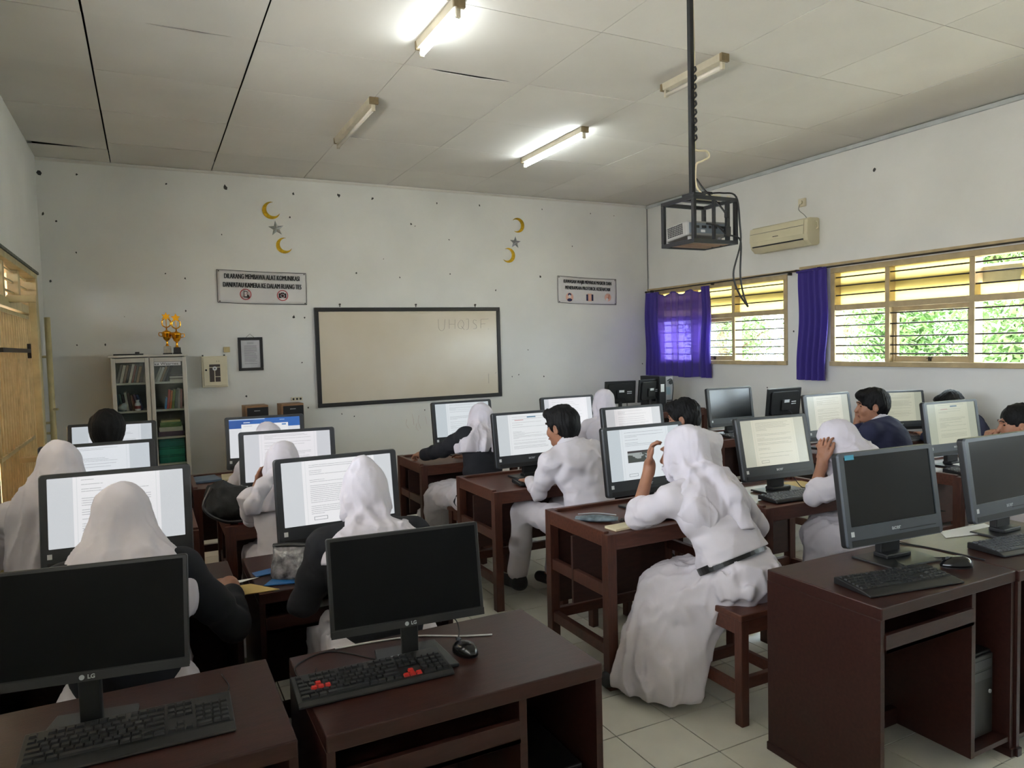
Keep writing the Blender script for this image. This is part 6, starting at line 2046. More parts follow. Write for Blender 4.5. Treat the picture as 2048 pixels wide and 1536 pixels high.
def make_top(p, sk, res, m, blazer):
    hip, s = sk['hip'], sk['s']
    allp = [sk['hc'], hip] + [q for a in p['arms'] if a for q in (a['e'], a['w'])]
    v = Vol(np.min(allp, 0) - 0.25, np.max(allp, 0) + 0.25, res)
    g = 0.014 if blazer else 0.0
    w, c = sk['waist'], sk['chest']
    wd = p.get('wide', 1.0)
    ax = V3(*(sk['shR'] - sk['shL']))
    ax = ax / np.linalg.norm(ax)
    upv = sk['neck'] - hip
    upv = upv / np.linalg.norm(upv)
    fw = np.cross(upv, ax)
    Rt = Matrix((ax, fw, upv)).transposed()
    v.ell(c + upv * 0.01, V3((0.165 + g) * wd, 0.115 + g, 0.18) * s, Rt, 0.03)
    v.ell(w, V3((0.148 + g) * wd, 0.112 + g, 0.15) * s, Rt, 0.05)
    bot = hip + upv * (-0.06 if blazer else 0.06)
    v.ell(bot + upv * 0.03, V3((0.152 + g) * wd, 0.124 + g, 0.10) * s, Rt, 0.06)
    if blazer:
        v.ell(hip + V3(0, -0.01, -0.015), V3(0.192 * wd, 0.168, 0.10) * s, None, 0.05)
    v.path([sk['shL'] + upv * 0.0, sk['neck'] - upv * 0.015, sk['shR']], [0.06 * s + g, 0.062 * s, 0.06 * s + g], 0.045)
    for i, nm in ((0, 'L'), (1, 'R')):
        a = p['arms'][i]
        if not a:
            continue
        e, wr = V3(*a['e']), V3(*a['w'])
        cu = a.get('cuff', 0.92)
        end = e + (wr - e) * cu
        sl = a.get('sl', 1.0)
        v.path([sk['sh' + nm], sk['sh' + nm] + (e - sk['sh' + nm]) * 0.55, e], [(0.058 + g * 0.7) * sl, (0.055 + g * 0.7) * sl, (0.049 + g * 0.6) * sl], 0.035)
        v.path([e, e + (end - e) * 0.5, end], [(0.049 + g * 0.6) * sl, (0.046 + g * 0.5) * sl, (0.037 + g * 0.5) * sl], 0.02)
        if cu > 0.25:
            dd = (end - e) / np.linalg.norm(end - e)
            v.cap(end - dd * 0.03, end - dd * 0.005, (0.039 + g * 0.5) * sl, (0.04 + g * 0.5) * sl, 0.006)
    sd = p.get('seed', 1)
    amp = 0.006 if blazer else 0.0085

    def fold(P):
        z = (P[:, 2] - hip[2]) / 0.3
        mk = np.clip(0.45 + 0.8 * wob(P, 7, sd + 11), 0, 1)
        d = amp * 0.28 * ridge(wob(P, 12, sd, (1, 1, 0.8)) * 1.8) + amp * 0.25 * wob(P, 34, sd + 3, (0.8, 0.8, 1.2))
        d += amp * 0.5 * np.sin(P[:, 2] * 88 + P[:, 0] * 26 + wob(P, 8, sd + 5) * 3.2) * mk * np.clip(1.25 - z * 0.7, 0.2, 1)
        d += amp * 0.45 * np.sin((P[:, 0] * 55 + wob(P, 9, sd + 7) * 3)) * np.clip(1 - np.abs(z - 0.2) * 2.2, 0, 1)
        d -= amp * 0.55 * crease(P, 13, sd + 21, (0.55, 0.55, 1.5), 0.13) * mk + amp * 0.35 * crease(P, 26, sd + 22, (0.7, 0.7, 1.3), 0.14)
        for i, nm in ((0, 'L'), (1, 'R')):
            a = p['arms'][i]
            if a:
                q = np.linalg.norm(P - V3(*a['e']), axis=1)
                d += amp * 0.8 * np.sin(q * 150 + wob(P, 12, sd + i) * 3) * np.clip(1 - q / 0.13, 0, 1)
        return d
    v.folds(fold)
    if not blazer:
        v.cut(hip + upv * p.get('beltz', 0.06), -upv)
    # neck opening
    nd = p.get('collar', 0.0)
    v.cut(sk['neck'] + upv * (0.045 + nd), upv)
    return v.mesh('blazer' if blazer else 'shirt', m)


def make_collar(sk, m, res=0.006, h=0.065):
    n0, up = sk['neck'], H(sk, 0, -0.015, -0.05) - sk['neck']
    up = up / np.linalg.norm(up)
    v = Vol(n0 - 0.14, n0 + 0.16, res)
    v.cap(n0 - up * 0.01, n0 + up * h, 0.074 * sk['s'], 0.066 * sk['s'], 0.005)
    v.cap(n0 - up * 0.05, n0 + up * 0.12, 0.059 * sk['s'], 0.059 * sk['s'], 0.002, '-')
    v.cut(n0 + up * (h + 0.004) + sk['hf'] * 0.0, up * 0.9 + sk['hf'] * 0.25)
    return v.mesh('collar', m)


def make_trousers(p, sk, res, m):
    hip = sk['hip']
    kn, an = [V3(*q) for q in p['knees']], [V3(*q) for q in p['ankles']]
    v = Vol(np.min([hip, *kn, *an], 0) - 0.22, np.max([hip, *kn, *an], 0) + 0.22, res)
    v.ell(hip + V3(0, -0.01, 0.01), V3(0.158, 0.13, 0.10), None, 0.04)
    for i, sg in ((0, -1), (1, 1)):
        hj = hip + V3(sg * 0.085, 0.0, -0.01)
        v.path([hj, hj + (kn[i] - hj) * 0.5, kn[i]], [0.095, 0.088, 0.075], 0.05)
        v.path([kn[i], kn[i] + (an[i] - kn[i]) * 0.5, an[i] + V3(0, 0, 0.05)], [0.075, 0.07, 0.066], 0.03)
    sd = p.get('seed', 1)
    v.folds(lambda P: -0.005 * crease(P, 18, sd + 9, (0.9, 0.9, 1.1), 0.14) + 0.005 * wob(P, 26, sd) + 0.003 * np.sin(P[:, 1] * 70 + wob(P, 10, sd + 2) * 3))
    for i in (0, 1):
        pass
    v.cut(hip + V3(0, 0, 0.085), (0, -0.35, 1))
    return v.mesh('trousers', m)


def make_skirt(p, sk, res, m):
    hip = sk['hip']
    kn, an = [V3(*q) for q in p['knees']], [V3(*q) for q in p['ankles']]
    v = Vol(np.min([hip, *kn, *an], 0) - 0.30, np.max([hip, *kn, *an], 0) + 0.30, res)
    hw_ = p.get('hipw', 1.0)
    v.ell(hip + V3(0, -0.01, 0.005), V3(0.168 * hw_, 0.146 * hw_, 0.10), None, 0.05)
    v.ell(hip + V3(0, 0, p.get('beltz', 0.06) + 0.02), V3(0.143 * hw_, 0.116 * hw_, 0.07), None, 0.09)
    mid = (kn[0] + kn[1]) / 2
    ma = (an[0] + an[1]) / 2
    hem = p.get('hem', 0.07)
    for i, sg in ((0, -1), (1, 1)):
        hj = hip + V3(sg * 0.085, 0.0, -0.01)
        v.path([hj + V3(0, 0.05, 0.0), kn[i]], [0.092, 0.082], 0.10)
        b = V3(an[i][0] + sg * 0.03, an[i][1], hem)
        v.path([kn[i], b], [0.082, 0.11], 0.06)
    v.path([(hip + mid) / 2 + V3(0, 0, -0.02), mid, V3(ma[0], ma[1], hem)], [0.085, 0.085, 0.11], 0.06)
    for q in p.get('drape', []):
        v.cap(q[0], q[1], q[2], q[3], 0.06)
    sd = p.get('seed', 1)

    def fold(P):
        low = np.clip((mid[2] - P[:, 2]) / 0.3, 0, 1)
        an_ = np.arctan2(P[:, 1] - ma[1], P[:, 0] - ma[0])
        cr = 0.007 * crease(P, 15, sd + 21, (1.2, 1.2, 0.55), 0.14) + 0.004 * crease(P, 28, sd + 22, (1, 1, 0.8), 0.14)
        return -cr + 0.015 * ridge(an_ * 6.5 + wob(P, 6, sd) * 2.2) * low + 0.007 * wob(P, 22, sd + 2) + 0.006 * ridge(wob(P, 11, sd + 8) * 2.6) + 0.006 * ridge(P[:, 0] * 42 + P[:, 1] * 24 + wob(P, 9, sd + 5) * 2.4) * (1 - low)
    v.folds(fold)
    v.cut(hip + V3(0, 0, p.get('beltz', 0.06) + 0.045), (0, -0.35, 1))
    v.cut(V3(0, 0, hem - 0.03), (0, 0, -1))
    return v.mesh('skirt', m)


def make_hijab(p, sk, res, m):
    """Head cloth: cap over the head, open at the face, falling to the shoulders."""
    s = sk['s']
    st = p.get('hijab', 'drape')
    hc, neck, chest = sk['hc'], sk['neck'], sk['chest']
    lo = np.min([hc - 0.2, chest - V3(0.36, 0.36, 0.38)], 0)
    hi = np.max([hc + 0.22, chest + V3(0.36, 0.36, 0.2)], 0)
    v = Vol(lo, hi, res)
    R3 = hrot(sk)
    ax = V3(*(sk['shR'] - sk['shL']))
    ax = ax / np.linalg.norm(ax)
    upv = (neck - sk['hip']) / np.linalg.norm(neck - sk['hip'])
    fw = np.cross(upv, ax)
    Rt = Matrix((ax, fw, upv)).transposed()
    hs_ = 0.955 if st in ('tied', 'tucked') else 1.0
    v.ell(H(sk, 0, -0.02, 0.03), V3(0.088, 0.110, 0.106) * s * hs_, R3, 0.02)
    v.ell(H(sk, 0, 0.008, -0.04), V3(0.081, 0.090, 0.096) * s * hs_, R3, 0.04)
    if st == 'tied':
        v.ell(H(sk, 0, -0.06, -0.07), V3(0.062, 0.052, 0.085) * s, R3, 0.05)
    if st in ('drape', 'cape'):
        v.ell(H(sk, 0, -0.055, -0.055), V3(0.074, 0.062, 0.09) * s, R3, 0.05)
    if p.get('peak'):
        v.ell(H(sk, -0.004, -0.03, 0.125), V3(0.028, 0.05, 0.022) * s, R3, 0.03)
    tuck = {'tucked': (0.068, 0.074), 'tied': (0.07, 0.074)}.get(st, (0.088, 0.092))
    v.cap(H(sk, 0, -0.02, -0.06), neck + upv * 0.01, tuck[0] * s, tuck[1] * s, 0.05)
    if st == 'drape':
        L = p.get('hlen', 0.2)
        v.ell(neck - upv * 0.015 - fw * 0.0, V3(0.16, 0.105, 0.085) * s, Rt, 0.09)
        v.ell(neck - upv * (L * 0.7) - fw * 0.045, V3(p.get('hwide', 0.19), 0.115, L * 1.0) * s, Rt, 0.06)
    elif st == 'tucked':
        v.ell(neck - upv * 0.02, V3(0.14, 0.10, 0.06) * s, Rt, 0.06)
    elif st == 'cape':
        L = p.get('hlen', 0.2)
        v.ell(neck - upv * 0.02, V3(0.185, 0.11, 0.075) * s, Rt, 0.08)
        v.ell(neck - upv * (L * 0.9), V3(0.225, 0.15, L * 1.15) * s, Rt, 0.05)
    elif st == 'tied':
        v.ell(neck - upv * 0.045, V3(0.18, 0.105, 0.065) * s, Rt, 0.05)
        v.ell(neck - upv * 0.12 - fw * 0.05, V3(0.20, 0.095, 0.15) * s, Rt, 0.05)
    for q in p.get('tails', []):
        v.path(q[0], q[1], 0.025)
    # face opening
    v.ell(H(sk, 0, 0.115, -0.01), V3(0.062, 0.07, 0.092) * s, R3, 0.012, '-')
    sd = p.get('seed', 1)

    def fold(P):
        q = P - neck
        a = np.arctan2(q @ fw, q @ ax)
        t = -(q @ upv)
        low = np.clip((t + 0.06) / 0.16, 0, 1)
        hd = P - hc
        hz = hd @ sk['hu']
        ha = np.arctan2(hd @ sk['hf'], hd @ sk['hr'])
        fa = p.get('foldn', 5.6)
        d = (0.0055 if st == 'tied' else 0.003 if st == 'tucked' else 0.0135) * (ridge(a * fa + wob(P, 7, sd) * 1.7 + t * 2.5) - 0.6) * low
        d += (0.002 if st in ('tied', 'tucked') else 0.005) * np.sin(a * 15 + wob(P, 11, sd + 4) * 3) * low
        hk = np.clip((0.04 - hz) / 0.1, 0, 1) * (1 - low)
        d += 0.0075 * ridge(ha * 5 + hz * 12 + wob(P, 12, sd + 9) * 1.4) * hk
        d += 0.003 * wob(P, 34, sd + 5) + 0.003 * ridge(wob(P, 14, sd + 6) * 2.4)
        d -= 0.006 * crease(P, 17, sd + 21, (1.2, 1.2, 0.45), 0.13) * np.clip((0.06 - hz) / 0.1, 0.15, 1) + 0.003 * crease(P, 32, sd + 22, (1.1, 1.1, 0.6), 0.14)
        # gathered ring at the nape
        if st in ('tied', 'tucked'):
            d += 0.006 * np.sin(t * 95 + a * 1.5 + wob(P, 8, sd)) * np.exp(-((t + 0.03) / 0.05) ** 2)
        if st == 'tucked':
            d = d * (1 - 0.85 * np.clip((t + 0.02) / 0.05, 0, 1))
        return d
    v.folds(fold)
    if st in ('drape', 'cape', 'tied'):
        L = p.get('hlen', 0.2)
        v.cut(neck - upv * L, -upv - ax * p.get('slant', 0.0) + fw * p.get('fslant', 0.15))
    if st == 'tucked':
        v.cut(neck - upv * 0.06, -upv)
    return v.mesh('hijab', m)


def make_hair(p, sk, res, m):
    s = sk['s'] * p.get('hv', 1.0)
    v = Vol(sk['hc'] - 0.2, sk['hc'] + 0.2, res)
    R3 = hrot(sk)
    v.ell(H(sk, 0, -0.018, 0.036), V3(0.085, 0.104, 0.098) * s, R3, 0.02)
    st = p.get('hair', 'short')
    if st in ('short', 'curly'):
        v.ell(H(sk, 0, -0.05, -0.01), V3(0.074, 0.062, 0.082) * s, R3, 0.03)
        v.ell(H(sk, 0, 0.06, 0.085), V3(0.07, 0.045, 0.035) * s, R3, 0.03)
        for x in (-1, 1):
            v.ell(H(sk, x * 0.07, 0.018, 0.012), V3(0.014, 0.02, 0.036) * s, R3, 0.012)
    elif st == 'tied':
        v.ell(H(sk, 0, -0.06, -0.01), V3(0.078, 0.062, 0.09) * s, R3, 0.03)
        v.ell(H(sk, 0, -0.125, -0.02), V3(0.05, 0.04, 0.05) * s, R3, 0.03)
    # face clear, neck and ears clear
    v.ell(H(sk, 0, 0.12, -0.045), V3(0.07, 0.075, 0.105) * s, R3, 0.01, '-')
    v.ell(H(sk, 0, 0.04, -0.12), V3(0.11, 0.085, 0.085) * s, R3, 0.01, '-')
    for x in (-1, 1):
        v.ell(H(sk, x * 0.085, -0.006, -0.018), V3(0.022, 0.022, 0.034) * s, R3, 0.006, '-')
    sd = p.get('seed', 1)
    big = 1.25 if st == 'curly' else 1.0

    def strands(P):
        q = P - sk['hc']
        a = np.arctan2(q @ sk['hf'], q @ sk['hr'])
        z = q @ sk['hu']
        top = np.clip((z - 0.03) / 0.06, 0, 1)
        return (0.0045 * wob(P, 80, sd, (1, 1, 0.7)) + 0.0016 * np.sin(a * 34 + wob(P, 30, sd + 1) * 4) + 0.004 * wob(P, 45, sd + 4) * top) * big
    v.folds(strands)
    v.cut(H(sk, 0, -0.06, -0.085), -sk['hu'] * 1.0 + sk['hf'] * 0.1)
    return v.mesh('hair', m)


def cloth_mat(name, col, var, depth=0.03, fs=7.0, rough=0.85, zs=0.5):
    m = mat(name, col, rough, var=var, scale=9, spec=0.2)
    nt = m.node_tree
    b = nt.nodes['Principled BSDF']
    tc = nt.nodes.new('ShaderNodeTexCoord')
    mp = nt.nodes.new('ShaderNodeMapping')
    mp.inputs['Scale'].default_value = (1, 1, zs)
    n = nt.nodes.new('ShaderNodeTexNoise')
    n.inputs['Scale'].default_value = fs
    n.noise_type = 'RIDGED_MULTIFRACTAL'
    n.inputs['Detail'].default_value = 1.5
    n.inputs['Distortion'].default_value = 0.5
    n2 = nt.nodes.new('ShaderNodeTexNoise')
    n2.inputs['Scale'].default_value = 420
    nt.links.new(tc.outputs['Object'], mp.inputs['Vector'])
    nt.links.new(mp.outputs['Vector'], n.inputs['Vector'])
    nt.links.new(tc.outputs['Object'], n2.inputs['Vector'])
    b1 = nt.nodes.new('ShaderNodeBump')
    b1.inputs['Strength'].default_value = 0.8
    b1.inputs['Distance'].default_value = depth
    b2 = nt.nodes.new('ShaderNodeBump')
    b2.inputs['Strength'].default_value = 0.06
    b2.inputs['Distance'].default_value = 0.01
    nt.links.new(n.outputs['Fac'], b1.inputs['Height'])
    nt.links.new(n2.outputs['Fac'], b2.inputs['Height'])
    nt.links.new(b1.outputs['Normal'], b2.inputs['Normal'])
    nt.links.new(b2.outputs['Normal'], b.inputs['Normal'])
    return m


SKIN = mat('skin', srgb(150, 104, 80), 0.55, var=0.1, scale=18, bump=0.03, bscale=240)
CLOTH_W = cloth_mat('white_uniform_cloth', srgb(203, 197, 203), 0.03, 0.04, 6.0, 0.85, 1.5)
HIJAB_W = cloth_mat('white_head_cloth', srgb(198, 192, 199), 0.04, 0.035, 6.5, 0.8, 0.4)
BLAZER = cloth_mat('dark_blazer_cloth', srgb(36, 36, 40), 0.12, 0.035, 6.0)
NAVY = cloth_mat('navy_blazer_cloth', srgb(46, 48, 70), 0.1, 0.035, 6.0)
HAIR = mat('black_hair', srgb(14, 12, 12), 0.62, var=0.4, scale=60, bump=0.4, bscale=190, stretch=(1, 1, 0.3), spec=0.2)
SHOE = mat('black_shoe', srgb(20, 20, 23), 0.5, var=0.2, scale=20, bump=0.1, bscale=90)
SOCK = mat('white_sock', srgb(200, 198, 200), 0.9, var=0.05)
BELT = mat('black_belt_leather', srgb(20, 19, 21), 0.4, var=0.2)
EYE = mat('dark_eye', srgb(24, 16, 14), 0.2)
LIP = mat('lip', srgb(140, 80, 72), 0.5)
BROW = mat('eyebrow_hair', srgb(26, 20, 18), 0.8)


def person(label, x, y, rz, p, res=0.011):
    """A seated person: one body, clothes as parts. Local +Y is forward; the seat is under the origin."""
    root = thing('person', label, 'person', (x, y, 0), R(rz), p.get('group'))
    p.setdefault('knees', [(-0.10, 0.42, 0.55), (0.10, 0.42, 0.55)])
    p.setdefault('ankles', [(-0.10, 0.40, 0.10), (0.10, 0.40, 0.10)])
    p.setdefault('arms', [dict(e=(-0.25, 0.22, 0.74), w=(-0.13, 0.44, 0.80)), dict(e=(0.25, 0.22, 0.74), w=(0.13, 0.44, 0.80))])
    sk = skeleton(p)
    blz = p.get('blazer')
    fres = p.get('fine', res * 0.62)
    link('body', make_body(p, sk, p.get('bres', res), SKIN), root)
    top = make_top(p, sk, max(fres, 0.0078 if blz else 0.0068), blz if blz else CLOTH_W, bool(blz))
    link('blazer' if blz else 'shirt', top, root)
    if p.get('sex') == 'f':
        if p.get('hijab'):
            link('hijab', make_hijab(p, sk, max(0.006, fres), HIJAB_W), root)
        else:
            link('hair', make_hair(p, sk, max(0.005, fres), HAIR), root)
        if not p.get('nolegs'):
            link('skirt', make_skirt(p, sk, res, CLOTH_W), root)
    else:
        link('hair', make_hair(p, sk, max(0.005, fres * 0.8), HAIR), root)
        if not p.get('hidecollar'):
            link('collar', make_collar(sk, CLOTH_W), root)
        link('trousers', make_trousers(p, sk, res, CLOTH_W), root)
    if not blz and not p.get('nobelt'):
        hip = sk['hip']
        upv = sk['neck'] - hip
        upv = upv / np.linalg.norm(upv)
        wd = p.get('wide', 1.0)
        c = hip + upv * (p.get('beltz', 0.06) - 0.002)
        mb = MB()
        n = 40
        ring = []
        ax = V3(*(sk['shR'] - sk['shL']))
        ax = ax / np.linalg.norm(ax)
        fw = np.cross(upv, ax)
        for i in range(n + 1):
            a = 2 * PI * i / n
            q = c + (ax * math.cos(a) * 0.152 * wd + fw * math.sin(a) * 0.125) * sk['s']
            ring.append(q)
        for zz in (0,):
            vs, fs = [], []
            for q in ring[:-1]:
                o_ = (q - c) / np.linalg.norm(q - c)
                h_ = upv * 0.017
                vs += [tuple(q - h_ - o_ * 0.02), tuple(q + h_ - o_ * 0.02), tuple(q + o_ * 0.007 + h_), tuple(q + o_ * 0.007 - h_)]
            for i in range(n):
                a, b = i * 4, ((i + 1) % n) * 4
                fs += [(a + k, b + k, b + (k + 1) % 4, a + (k + 1) % 4) for k in range(4)]
            mb._add(vs, fs)
        mb.build('belt', BELT, root)
    if p.get('shoes', True):
        for i in (0, 1):
            a = V3(*p['ankles'][i])
            t = V3(*p.get('toes', (0, 0.14, 0)))
            v = Vol(np.minimum(a, a + t) - 0.12, np.maximum(a, a + t) + 0.12, 0.008)
            v.cap(a + V3(0, 0, -0.035) - t * 0.2, a + V3(0, 0, -0.048) + t * 1.05, 0.044, 0.038, 0.02)
            v.cap(a + V3(0, 0, 0.0) - t * 0.1, a + V3(0, 0, -0.04), 0.042, 0.04, 0.03)
            v.cut(V3(0, 0, a[2] - 0.095 if a[2] > 0.12 else 0.004), (0, 0, -1))
            link('shoe', v.mesh('shoe', SHOE), root)
            if p.get('socks'):
                MB().cyl(a + V3(0, 0, 0.01), a + V3(0, 0.0, 0.10), 0.044, 16, 0.046).build('sock', SOCK, root, smooth=True)
    if p.get('face'):
        for sx in (-1, 1):
            v = Vol(H(sk, sx * 0.031, 0.078, 0.004) - 0.03, H(sk, sx * 0.031, 0.078, 0.004) + 0.03, 0.003)
            v.ell(H(sk, sx * 0.031, 0.0755, 0.004), V3(0.012, 0.008, 0.006), hrot(sk), 0.001)
            link('eye', v.mesh('eye', EYE), root)
            MB().tube(bez([H(sk, sx * 0.014, 0.097, 0.027), H(sk, sx * 0.032, 0.094, 0.033), H(sk, sx * 0.048, 0.080, 0.026)], 4), 0.0035).build('eyebrow', BROW, root)
        MB().tube([H(sk, -0.021, 0.094, -0.066), H(sk, 0, 0.103, -0.065), H(sk, 0.021, 0.094, -0.066)], 0.0045, 8).build('mouth', LIP, root)
    return root, sk
# ------------------------------------------------------------------ the students, each posed where the photo shows them
def wl(x, y, rz):
    """World point -> the seated person's own frame."""
    c, s = math.cos(R(rz)), math.sin(R(rz))
    return lambda X, Y, Z: (c * (X - x) + s * (Y - y), -s * (X - x) + c * (Y - y), Z)


def seat_for(x, y, lab, rz=0):
    stool(lab, x, y, rz)


HID = dict(shoes=True)
# student by the gate, long veil
x, y = -0.40, 3.70
w = wl(x, y, 0)
person('seated student in white with a long off-white veil, by the gate', x, y, 0, dict(sex='f', hijab='drape', hlen=0.40, hwide=0.168, lean=7, hpitch=14, seed=21, s=1.03, hip=0.57, hoff=(0.02, 0, 0),
       arms=[dict(e=(-0.24, 0.20, 0.78), w=(-0.12, 0.42, 0.80)), dict(e=(0.24, 0.20, 0.80), w=(0.20, 0.34, 0.98), d=(-0.3, -0.2, 1), n=(-1, 0.2, 0), curl=45)]), res=0.011)
seat_for(x, y, 'wooden stool under the long-veiled student by the gate')
# student in black near the camera
x, y = -0.10, 2.53
w = wl(x, y, 0)
person('seated student in black blazer and wide off-white hijab, hand on a mouse', x, y, 0, dict(sex='f', hijab='drape', hlen=0.20, hwide=0.192, blazer=BLAZER, lean=14, hpitch=14, seed=4, s=1.0, hip=0.56, bres=0.0065, nolegs=False,
       arms=[dict(e=(-0.28, 0.16, 0.76), w=(-0.10, 0.40, 0.79)), dict(e=w(0.235, 2.715, 0.70), w=w(0.245, 2.935, 0.79), d=(-0.25, 1, -0.05), n=(0, 0, -1), curl=24, sl=0.92, cuff=0.74, spread=9)]), res=0.011)
seat_for(x, y, 'wooden stool under the student in black near the camera')
# student in front of the cabinet
x, y = -0.24, 4.95
person('seated student with short black hair seen before the cabinet', x, y, 0, dict(sex='m', lean=8, hpitch=12, seed=6, s=1.05, hip=0.60, hv=1.14), res=0.012)
seat_for(x, y, 'wooden stool under the student before the cabinet')
# peaked hijab
x, y = 0.73, 2.53
w = wl(x, y, 0)
person('seated student in black blazer with a peaked white hijab tucked at the neck', x, y, 0, dict(sex='f', hijab='tied', hlen=0.10, peak=True, blazer=BLAZER, lean=14, hpitch=10, seed=12, s=1.0, hip=0.56, hoff=(0.0, 0.0, 0.0),
       arms=[dict(e=(-0.25, 0.18, 0.74), w=(-0.10, 0.42, 0.79), sl=0.9), dict(e=(0.25, 0.2, 0.74), w=(0.12, 0.42, 0.79), sl=0.9)]), res=0.011)
seat_for(x, y, 'wooden stool under the student with the peaked hijab')
# student resting on her arm
x, y = 0.60, 3.72
w = wl(x, y, 0)
person('seated student in white shirt resting the chin on one hand, scarf tail over the shoulder', x, y, 0, dict(sex='f', hijab='tied', hlen=0.10, lean=12, hpitch=18, hroll=-6, seed=31, s=0.97, hip=0.545,
       tails=[([w(0.53, 3.74, 1.06), w(0.47, 3.64, 1.02), w(0.415, 3.60, 0.95), w(0.415, 3.60, 0.82)], [0.035, 0.034, 0.03, 0.022])],
       arms=[dict(e=w(0.46, 4.04, 0.79), w=w(0.505, 4.05, 0.965), d=(0.35, -0.1, 1), n=(0.6, -0.6, 0), curl=50, cuff=0.35, sl=0.88), dict(e=(0.24, 0.22, 0.74), w=(0.12, 0.42, 0.79))]), res=0.011)
seat_for(x, y, 'wooden stool under the student resting the chin on one hand')
# student before the blue-header computer
x, y = 0.70, 4.80
person('seated student whose hijab top shows before the blue-header screen', x, y, 0, dict(sex='f', hijab='drape', hlen=0.22, lean=14, hpitch=20, seed=33, s=0.97, hip=0.55), res=0.012)
seat_for(x, y, 'wooden stool under the student before the blue-header screen')
# student in blazer gripping the desk
x, y = 2.15, 4.84
w = wl(x, y, 14)
person('seated student in black blazer and white cape hijab gripping the desk side', x, y, 14, dict(sex='f', hijab='cape', hlen=0.13, slant=-0.3, blazer=BLAZER, lean=14, side=25, hpitch=6, hyaw=-12, seed=41, s=1.03, hip=0.57, bres=0.0065,
       knees=[w(1.97, 5.22, 0.53), w(2.14, 5.26, 0.53)], ankles=[w(1.93, 5.50, 0.10), w(2.06, 5.50, 0.10)],
       arms=[dict(e=w(2.02, 5.19, 0.89), w=w(1.945, 5.44, 0.825), d=w(1.82, 5.50, 0.70)[:2] + (0.0,), n=(0.2, 0.2, -1), curl=60), dict(e=(0.35, 0.2, 0.76), w=(0.24, 0.40, 0.80))]), res=0.010)
seat_for(x, y, 'wooden stool under the student gripping the desk side', 14)
# student in white
x, y = 2.42, 3.70
w = wl(x, y, 12)
person('seated student in white shirt and trousers with short black hair, turned away', x, y, 12, dict(sex='m', lean=14, side=-5, hpitch=8, hyaw=9, seed=51, s=1.06, hip=0.57, bres=0.006, face=1, wide=1.06, shw=0.175, socks=True,
       knees=[w(2.15, 4.12, 0.60), w(2.44, 4.14, 0.58)], ankles=[w(2.15, 4.22, 0.13), w(2.42, 4.20, 0.11)], toes=(0.0, 0.15, 0),
       arms=[dict(e=w(2.14, 3.88, 0.76), w=w(2.19, 4.10, 0.80), d=(0.25, 1, -0.1), n=(0, 0, -1), curl=22), dict(e=(0.27, 0.14, 0.74), w=(0.15, 0.40, 0.80))]), res=0.010)
seat_for(x, y, 'wooden stool under the short-haired student in white', 8)
# large student in front
x, y = 2.40, 2.44
w = wl(x, y, 10)
person('large seated student in all white with hijab tail down the back and black belt', x, y, 10, dict(sex='f', hijab='tied', hlen=0.27, slant=0.25, lean=25, side=-3, twist=0, hpitch=6, hyaw=14, seed=61, s=1.07, hip=0.575, wide=1.18, shw=0.18, bres=0.0065, hipw=1.04, beltz=0.10,
       knees=[w(2.15, 2.72, 0.50), w(2.34, 2.80, 0.50)], ankles=[w(2.04, 2.76, 0.10), w(2.18, 2.80, 0.10)], toes=(-0.10, 0.10, 0),
       drape=[(w(2.16, 2.68, 0.48), w(2.07, 2.62, 0.10), 0.09, 0.12), (w(2.22, 2.58, 0.48), w(2.13, 2.55, 0.10), 0.085, 0.10), (w(2.44, 2.43, 0.55), w(2.20, 2.60, 0.44), 0.11, 0.10), (w(2.36, 2.46, 0.56), w(2.18, 2.62, 0.30), 0.11, 0.11)],
       tails=[([w(2.30, 2.66, 1.07), w(2.34, 2.54, 1.06), w(2.375, 2.455, 0.97), w(2.405, 2.415, 0.80)], [0.026, 0.028, 0.030, 0.034]), ([w(2.22, 2.70, 1.055), w(2.33, 2.56, 1.07)], [0.024, 0.026])],
       arms=[dict(e=w(2.10, 2.83, 0.825), w=w(2.215, 2.87, 1.06), d=w(2.29 + x - 2.24, 2.86 + y - 2.85, 0)[:2] + (0.9,), n=(0.5, -0.7, 0.2), curl=38, thumb=50, cuff=0.30, sl=1.12, hs=1.0),
             dict(e=w(2.69, 2.62, 0.745), w=w(2.60, 2.86, 0.80), sl=1.12)]), res=0.0095)
stool('wooden stool under the large student in white, fully seen beside the dark desk', 2.385, 2.425, 0)
# student below the right sign
x, y = 3.42, 4.92
person('seated student in white shirt and white hijab below the mask banner', x, y, -8, dict(sex='f', hijab='tied', hlen=0.20, lean=8, hpitch=6, seed=71, s=1.03, hip=0.57), res=0.012)
seat_for(x, y, 'wooden stool under the student below the mask banner')
# curly student
x, y = 3.36, 3.72
person('seated student in white with tousled curly black hair', x, y, 0, dict(sex='m', hair='curly', lean=12, hpitch=14, hyaw=32, seed=81, s=1.05, hip=0.56, face=1), res=0.011)
seat_for(x, y, 'wooden stool under the curly-haired student')
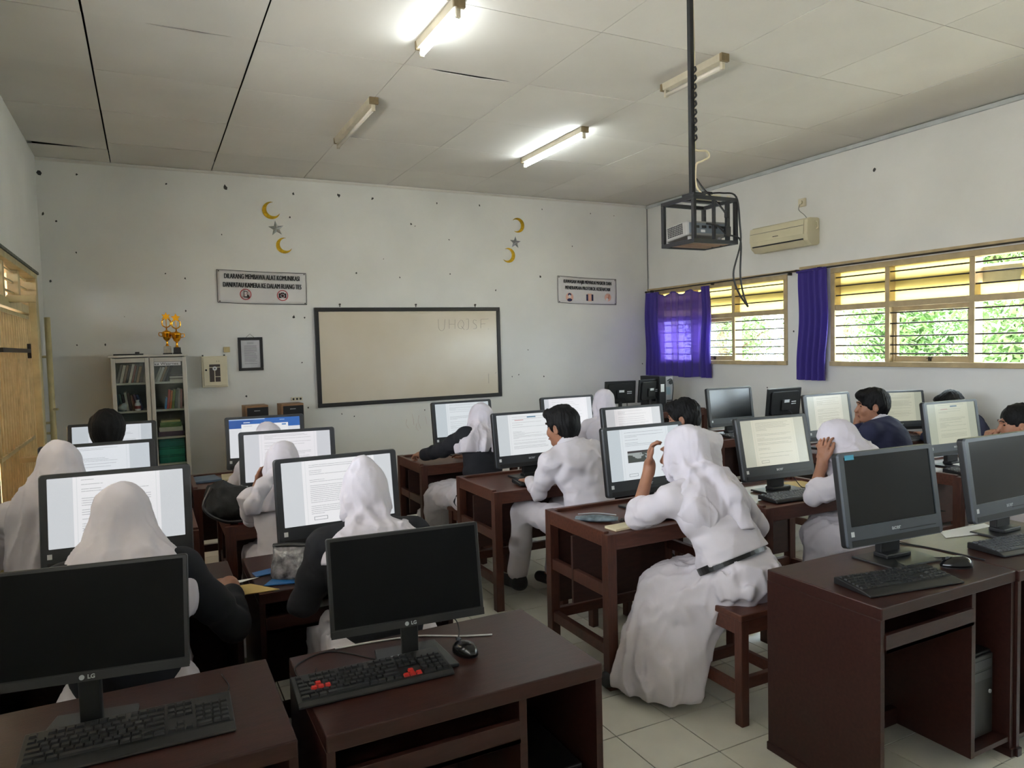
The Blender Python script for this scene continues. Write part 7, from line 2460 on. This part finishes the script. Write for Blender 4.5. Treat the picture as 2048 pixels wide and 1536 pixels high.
# student shielding her face
x, y = 3.62, 2.47
w = wl(x, y, 18)
person('seated student in white hijab leaning on the desk and shielding the face', x, y, 18, dict(sex='f', hijab='drape', hlen=0.30, hwide=0.21, lean=27, side=-6, hpitch=22, hyaw=18, seed=91, s=1.04, hip=0.56, bres=0.006,
       arms=[dict(e=w(3.25, 2.76, 0.80), w=w(3.325, 2.76, 0.99), d=(0.1, 0.0, 1), n=(0.9, -0.3, 0), curl=25, thumb=30, cuff=0.42, sl=1.0), dict(e=(0.25, 0.24, 0.76), w=(0.1, 0.4, 0.79))]), res=0.010)
seat_for(x, y, 'wooden stool under the student shielding the face', 18)
MB().lathe([(0.029, -0.004), (0.031, 0.0), (0.029, 0.004)], 18).build('bracelet', BLACK).parent = bpy.data.objects['person.011']
br = bpy.data.objects['bracelet']
br.location = w(3.315, 2.76, 0.955)
# student in navy
x, y = 4.97, 3.42
w = wl(x, y, 14)
person('seated student in navy blazer raising a hand to the face', x, y, 14, dict(sex='m', blazer=NAVY, lean=14, hpitch=4, hyaw=30, seed=101, s=1.06, hip=0.56, bres=0.0065, face=1,
       arms=[dict(e=w(4.80, 3.72, 0.84), w=w(4.90, 3.74, 1.02), d=(-0.25, -0.15, 1), n=(0.8, -0.6, 0), curl=30), dict(e=(0.26, 0.2, 0.76), w=(0.12, 0.42, 0.80))]), res=0.011)
seat_for(x, y, 'wooden stool under the student in the navy blazer')
# student behind the right computer
x, y = 6.20, 3.52
person('student in navy whose dark hair shows above the green-tag computer', x, y, 0, dict(sex='m', blazer=NAVY, lean=22, hpitch=24, seed=111, s=1.0, hip=0.55, hidecollar=True), res=0.012)
seat_for(x, y, 'wooden stool under the student in navy by the window wall')
# student at the right edge
x, y = 4.97, 2.36
w = wl(x, y, 8)
person('student with bare dark hair tied back, fist at the chin, at the right picture edge', x, y, 8, dict(sex='f', hair='tied', lean=20, hpitch=6, hyaw=34, seed=121, s=1.0, hip=0.56, bres=0.006, face=1,
       arms=[dict(e=w(4.74, 2.78, 0.80), w=w(4.85, 2.76, 0.96), d=(0.2, -0.2, 1), n=(0.7, -0.7, 0), curl=75, cuff=0.4), dict(e=(0.25, 0.2, 0.76), w=(0.12, 0.42, 0.80))]), res=0.011)
seat_for(x, y, 'wooden stool under the student at the right picture edge')

# black bag on the third-row desk
t = thing('school_bag', 'slumped black bag lying on the third-row desk', 'bag', (0.40, 4.22, 0.748), R(-12))
v = Vol((-0.22, -0.16, -0.02), (0.24, 0.2, 0.3), 0.008)
v.ell((0, 0, 0.09), (0.15, 0.09, 0.10), None, 0.03).ell((0.09, 0.0, 0.06), (0.10, 0.09, 0.07), None, 0.05).ell((-0.09, 0.02, 0.15), (0.06, 0.05, 0.08), None, 0.05)
v.folds(lambda P: 0.008 * ridge(wob(P, 18, 5) * 2.2) + 0.004 * wob(P, 50, 8))
v.cut((0, 0, 0.0), (0, 0, -1))
link('body', v.mesh('body', mat('black_bag_cloth', srgb(26, 26, 28), 0.8, var=0.3, scale=30, bump=0.2, bscale=200)), t)
MB().tube(bez([(-0.12, -0.03, 0.2), (-0.15, -0.09, 0.1), (-0.05, -0.12, 0.03), (0.08, -0.11, 0.02)], 6), 0.009, 6).build('strap', BLACK, t)
bpy.context.view_layer.update()
